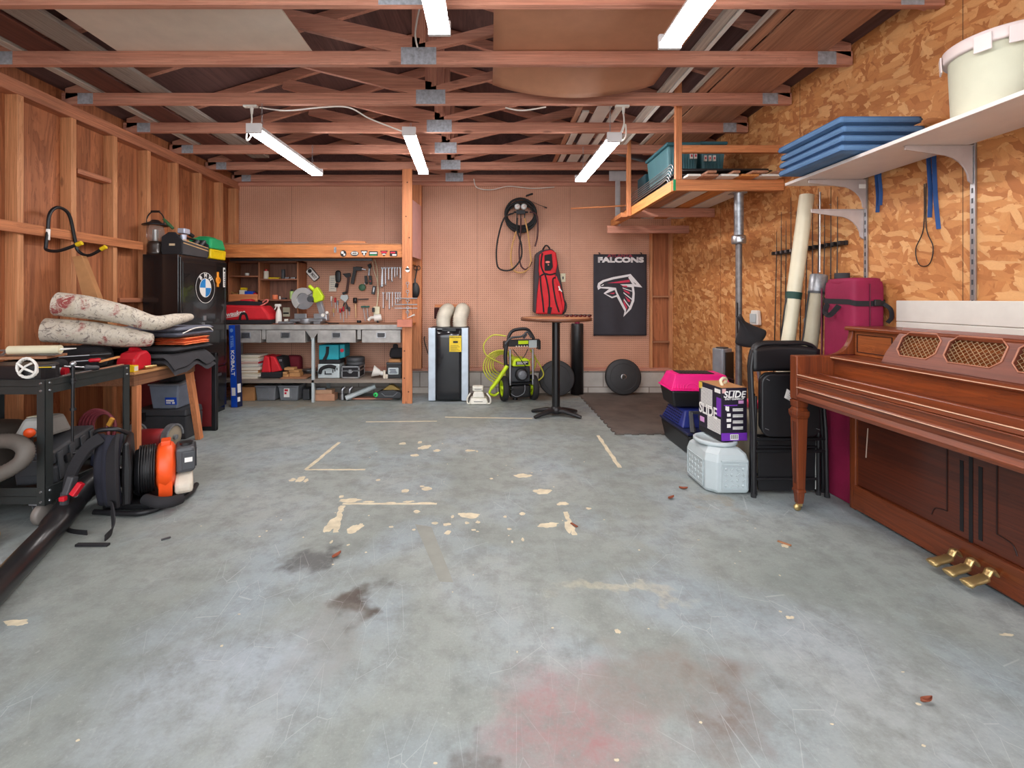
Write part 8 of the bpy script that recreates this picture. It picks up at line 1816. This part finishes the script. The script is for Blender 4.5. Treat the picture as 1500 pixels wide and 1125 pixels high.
tb_ = tote('teal plastic tote on the lumber loft behind the guard rail by the wall', 1.885, 2.11, 4.12, 4.62, 2.3135, .295)
for o, xs_ in ((ta, (1.765, 1.80)), (tb_, (1.92, 1.96, 2.0))):
    m = MB(True)
    for xx in xs_: m.box(xx-.012, xx+.012, 4.035 if o is ta else 4.105, 4.05 if o is ta else 4.12, 2.46, 2.51)
    s_ = P(o, 'sticker', m, M['wht']); m = MB(True)
    for xx in xs_: m.box(xx-.006, xx+.006, 4.033 if o is ta else 4.103, 4.0345 if o is ta else 4.1045, 2.475, 2.495)
    P(s_, 'print', m, M['redink'])
m = MB(True); m.box(1.60, 1.66, 4.75, 5.0, 2.3135, 2.52); S('blue_board', 'narrow teal panel standing behind the open-edge tote on the loft', 'panel', m, mat('teal_panel', (40, 84, 96), .5), bevel=.004)
for i, (xa, xb) in enumerate([(1.70, 1.77), (1.90, 1.955), (2.05, 2.17), (2.24, 2.275)]):
    S('lumber_end', ['pine batten end resting over the loft front beam, nearest the hanger post', 'pale batten end resting over the loft front beam, second from the post', 'widest batten end resting over the loft front beam', 'pale batten end resting over the loft front beam beside the cushions'][i], 'batten', MB(True).box(xa, xb, 3.60, 3.80 - .0, 2.2175, 2.2355), W['plyY'], bevel=.002)
S('dowel', 'thin wooden dowel poking out from the loft toward the hose coil', 'dowel', MB(True).cyl((X(836, 5.3), 5.30, Z(305.5, 5.3)), (1.479, 4.90, 2.165) if False else (X(921, 5.3), 5.30, Z(301, 5.3)), .010, n=10), W['beam'])
S('wood_offcut', 'pale offcut on the loft side beam corner beneath the wire rack', 'offcut', MB(True).box(1.40, 1.479, 4.93, 5.2, 2.1075, 2.155), W['beam'], bevel=.002)

# ================= things stored across the truss chords =================
ZS = ZC + .0895
S('wall_panel', 'big off-white sheet lying on the ceiling joists on the stud-wall side', 'sheet', MB(True).box(-2.44, -1.17, 1.95, 3.20, ZS, ZS+.012), mat('offwhite_sheet', (224, 212, 198), .6, var=.05), bevel=.002)
S('long_plank', 'wide weathered grey plank lying across the ceiling joists beside the off-white sheet', 'plank', MB(True).box(-2.74, -2.54, 1.9, 5.3, ZS, ZS+.03), W['greyY'], bevel=.003)
S('trim_strip', 'pair of narrow white trim strips across the joists nearest the stud wall', 'trim', MB(True).box(-3.13, -3.06, 1.9, 4.95, ZS, ZS+.03), W['trimY'], bevel=.003)
S('dark_plank', 'dark brown plank between the grey plank and the white trim on the joists', 'plank', MB(True).box(-3.02, -2.78, 2.0, 5.6, ZS, ZS+.02), wood('dark_plank', (112, 66, 56), (76, 42, 40), 'Y', 9, .6), bevel=.003)
m = MB(True); m.grid(lambda u, v: (.02 + 1.22*u, 1.95 + 1.55*v, ZS + .014 - (.10*((v-.74)/.26)**1.2*max(0, math.sin(u*3.14))**.8 if v > .74 else 0)), 16, 30, .009); S('plywood_sheet', 'thin tan plywood sheet on the joists, its far edge sagging', 'plywood', m, mat('tan_ply', (190, 138, 108), .6, var=.06))
S('plywood_sheet', 'reddish plywood sheet on the joists on the chipboard-wall side', 'plywood', MB(True).box(1.72, 2.20, 1.9, 5.2, ZS, ZS+.012), W['plyY'], bevel=.002)
lbls = ['white moulding on the joists beside the reddish plywood', 'brown batten on the joists, between white moulding and plywood', 'pale batten on the joists nearest the sagging sheet', 'white strip on the joists next to the pale batten']
for i, (xa, xb, mt) in enumerate([(1.58, 1.61, W['trimY']), (1.63, 1.70, W['plyY']), (1.33, 1.39, W['trimY']), (1.40, 1.43, M['white'])]):
    S('moulding', lbls[i], 'moulding', MB(True).box(xa, xb, 1.9, 5.0, ZS, ZS+.02+.006*i), mt, bevel=.002)
lb2 = ['white door trim over the far joists, outermost toward the hose coil', 'pine strip over the far joists beside the outermost white trim', 'wide white door trim in the middle of the bundle over the far joists', 'white trim over the far joists, toward the loft']
for i, (xa, xb, ya_, mt) in enumerate([(.80, .86, 4.0, M['white']), (.74, .785, 3.9, W['plyY']), (.91, 1.03, 3.7, M['wht']), (1.07, 1.13, 3.7, M['white'])]):
    S('door_trim', lb2[i], 'trim', MB(True).box(xa, xb, ya_, 5.75, ZS, ZS+.018), mt, bevel=.002)
S('pine_block', 'square pine block standing on the far joists above the gauges', 'block', MB(True).box(.20, .47, 5.56, 5.60, ZC+.0, ZC+.16), W['plate'], bevel=.003) if False else None
# white cables along the trusses
def cable(label, pts, r=.006): 
    m = MB(True); m.tube(spline(pts, 8), r, 7); S('hanging_cable', label, 'cable', m, M['white'])
cable('white cable strung from the bench-side shop light to the middle one', [(X(375, 3.6), 3.66, ZC-.012), (X(420, 3.66), 3.66, ZC-.035), (X(470, 3.66), 3.66, ZC-.01), (X(510, 3.66), 3.66, ZC-.01), (X(540, 3.75), 3.75, ZC-.06), (X(570, 3.85), 3.85, ZC-.09), (X(590, 3.9), 3.88, ZC-.12)])
cable('white cable sagging below the fourth joist toward the loft-side light', [(X(740, 3.66), 3.665, ZC-.01), (X(765, 3.66), 3.67, ZC-.03), (X(800, 3.66), 3.665, ZC-.005)])
cable('white cable hanging along the top of the pegboard', [(X(694, 6.0), 6.0, Z(262, 6.0)), (X(699, 6.0), 6.0, Z(275, 6.0)), (X(720, 6.0), 6.0, Z(278, 6.0)), (X(745, 6.0), 6.0, Z(273, 6.0)), (X(780, 6.0), 6.0, Z(276, 6.0)), (X(812, 6.0), 6.0, Z(274, 6.0))])
cable('short white cable dangling beside the centre gusset of the second joist', [(X(612, 3.0), 2.99, ZC+.10), (X(609, 3.0), 2.985, ZC+.2), (X(616, 3.0), 3.02, ZC+.42)])
for px, l_, d in ((364, 'white plug and outlet box under the joist beside the bench-side light', 3.61), (913, 'white outlet box with hanging cord under the joist beside the loft-side light', 3.61)):
    x = X(px, d); o = thing('ceiling_outlet', l_, 'outlet', (x, d, ZC-.03))
    P(o, 'box', MB(True).box(x-.055, x+.055, d+.015, d+.05, ZC-.018, ZC-.001), M['white'], .004)
    m = MB(True); m.cyl((x+.01, d+.03, ZC-.0185), (x+.01, d+.03, ZC-.07), .014, .009, 10); P(o, 'plug', m, M['white'])
    m = MB(True); m.tube(spline([(x+.01, d+.03, ZC-.07), (x+.012, d+.02, ZC-.15), (x-.02, d+.01, ZC-.24), (x-.01, d+.0, ZC-.29), (x+.02, d, ZC-.25), (x+.02, d+.01, ZC-.16), (x-.005, d+.01, ZC-.22)], 6), .006, 7); P(o, 'cord', m, M['white'])

# ---- leaf litter and crumbs on the floor
LEAF = mat('dry_leaf', (136, 72, 48), .8, var=.25)
for i, (px, py, s, a, l_) in enumerate([(983, 731, .020, 30, 'curled brown leaf on the floor just before the pale bin'), (1001, 717, .020, -10, 'curled brown leaf closest to the pale bin'), (493, 816, .020, 60, 'small brown leaf on the floor behind the dark oil stain'), (1357, 1030, .016, 10, 'tiny brown leaf alone on the floor below the piano pedals')]):
    x, y = F(px, py); m = MB(True); ca, sa = math.cos(R(a)), math.sin(R(a))
    def lfn(u, v):
        t = u*2-1; w = (1-t*t)*.42; q = (v*2-1)*w; xx, yy = t*s*1.3, q*s*1.3
        return (x+xx*ca-yy*sa, y+xx*sa+yy*ca, .004+.010*abs(v*2-1)+.006*t*t)
    m.grid(lfn, 8, 6, .0012); S('dry_leaf', l_, 'leaf', m, LEAF)
for i, (px, py, L, a, mt, l_) in enumerate([(1149, 797, .06, -50, W['plyX'], 'splinter of pale wood on the floor in front of the piano leg'), (243, 790, .04, 40, M['darkgrey'], 'dark scrap on the floor beside the blower strap'), (841, 770, .05, -60, LEAF, 'thin twig among the paint chips on the floor')]):
    x, y = F(px, py); S('debris_splinter', l_, 'splinter', MB(True).beam((x-L/2*math.cos(R(a)), y-L/2*math.sin(R(a)), .004), (x+L/2*math.cos(R(a)), y+L/2*math.sin(R(a)), .005), .012, .005), mt)
pw.rotation_euler = (0, 0, R(12))
# ================= light =================
def tubemat():
    t = NT('led_diffuser'); t.b.inputs['Emission Color'].default_value = (1, .95, .93, 1); t.b.inputs['Emission Strength'].default_value = 30
    t.base(lin((250, 248, 244))); return t.m
LED = tubemat(); HOUS = mat('light_housing', (212, 212, 214), .4, var=.04)
def shop_light(label, x, y, z, tilt, chain=.3):
    t = thing('hanging_shop_light', label, 'light', (x, y, z), tilt, 'hanging fluorescent shop lights')
    P(t, 'housing', MB().taper(-.055, .055, 0, 1.22, .012, .055, .02, .01), HOUS, .003)
    P(t, 'diffuser', MB().taper(-.05, .05, .015, 1.205, -.012, .0115, -.002, -.002), LED, .004)
    for yy in (0.0, 1.22): P(t, 'end_cap', MB().box(-.058, .058, yy-.012, yy+.012, -.016, .058), HOUS, .004)
    return t
def hang(t, chain_len, ys=(.12, 1.1)):
    for yy in ys:
        m = MB()
        n = max(2, int(chain_len/.03))
        for i in range(n):
            zc = .058 + chain_len*(i+.5)/n
            c = circ((0, yy, zc), .006, 8, 'XZ' if i % 2 else 'YZ', ry=chain_len/n*.62)
            m.tube(c, .0018, 5, closed=True)
        P(t, 'chain', m, M['steel'])
# far row of three, near row of two
L1 = shop_light('white shop light glowing above the black cabinet, chain-hung nearest the stud wall', X(372, 3.5), 3.5, Z(192, 3.5), R(-1), .3)
L2 = shop_light('white shop light glowing above the bench post, middle one of the far three', X(599, 3.9), 3.9, Z(196, 3.9), R(2.5))
L3 = shop_light('white shop light glowing beside the lumber loft, with a plugged cord at its end', X(900, 3.55), 3.55, Z(205, 3.55), R(1))
L4 = shop_light('white shop light cut by the top of the picture, above the centre of the floor', -.262, 1.16, 2.606, R(0))
L5 = shop_light('white shop light cut by the top of the picture, on the blue cushions side', .927, 1.16, 2.536, R(0))
for t, z in ((L1, Z(192, 3.5)), (L2, Z(196, 3.9)), (L3, Z(205, 3.55))): hang(t, ZC - z - .058)
for t, z in ((L4, 2.606), (L5, 2.536)): hang(t, ZC - z - .058, (.06, .66))
w = bpy.data.worlds.new('daylight'); bpy.context.scene.world = w; w.use_nodes = True
bg = w.node_tree.nodes['Background']; bg.inputs[0].default_value = (.93, .96, 1.0, 1); bg.inputs[1].default_value = 2.3
sc = bpy.context.scene
sc.view_settings.view_transform = 'Standard'; sc.view_settings.look = 'None'; sc.view_settings.gamma = 1.0
sc.view_settings.use_curve_mapping = False; sc.view_settings.exposure = .8
sc.cycles.max_bounces = 8; sc.cycles.diffuse_bounces = 5; sc.cycles.use_denoising = True; sc.cycles.caustics_reflective = False; sc.cycles.caustics_refractive = False
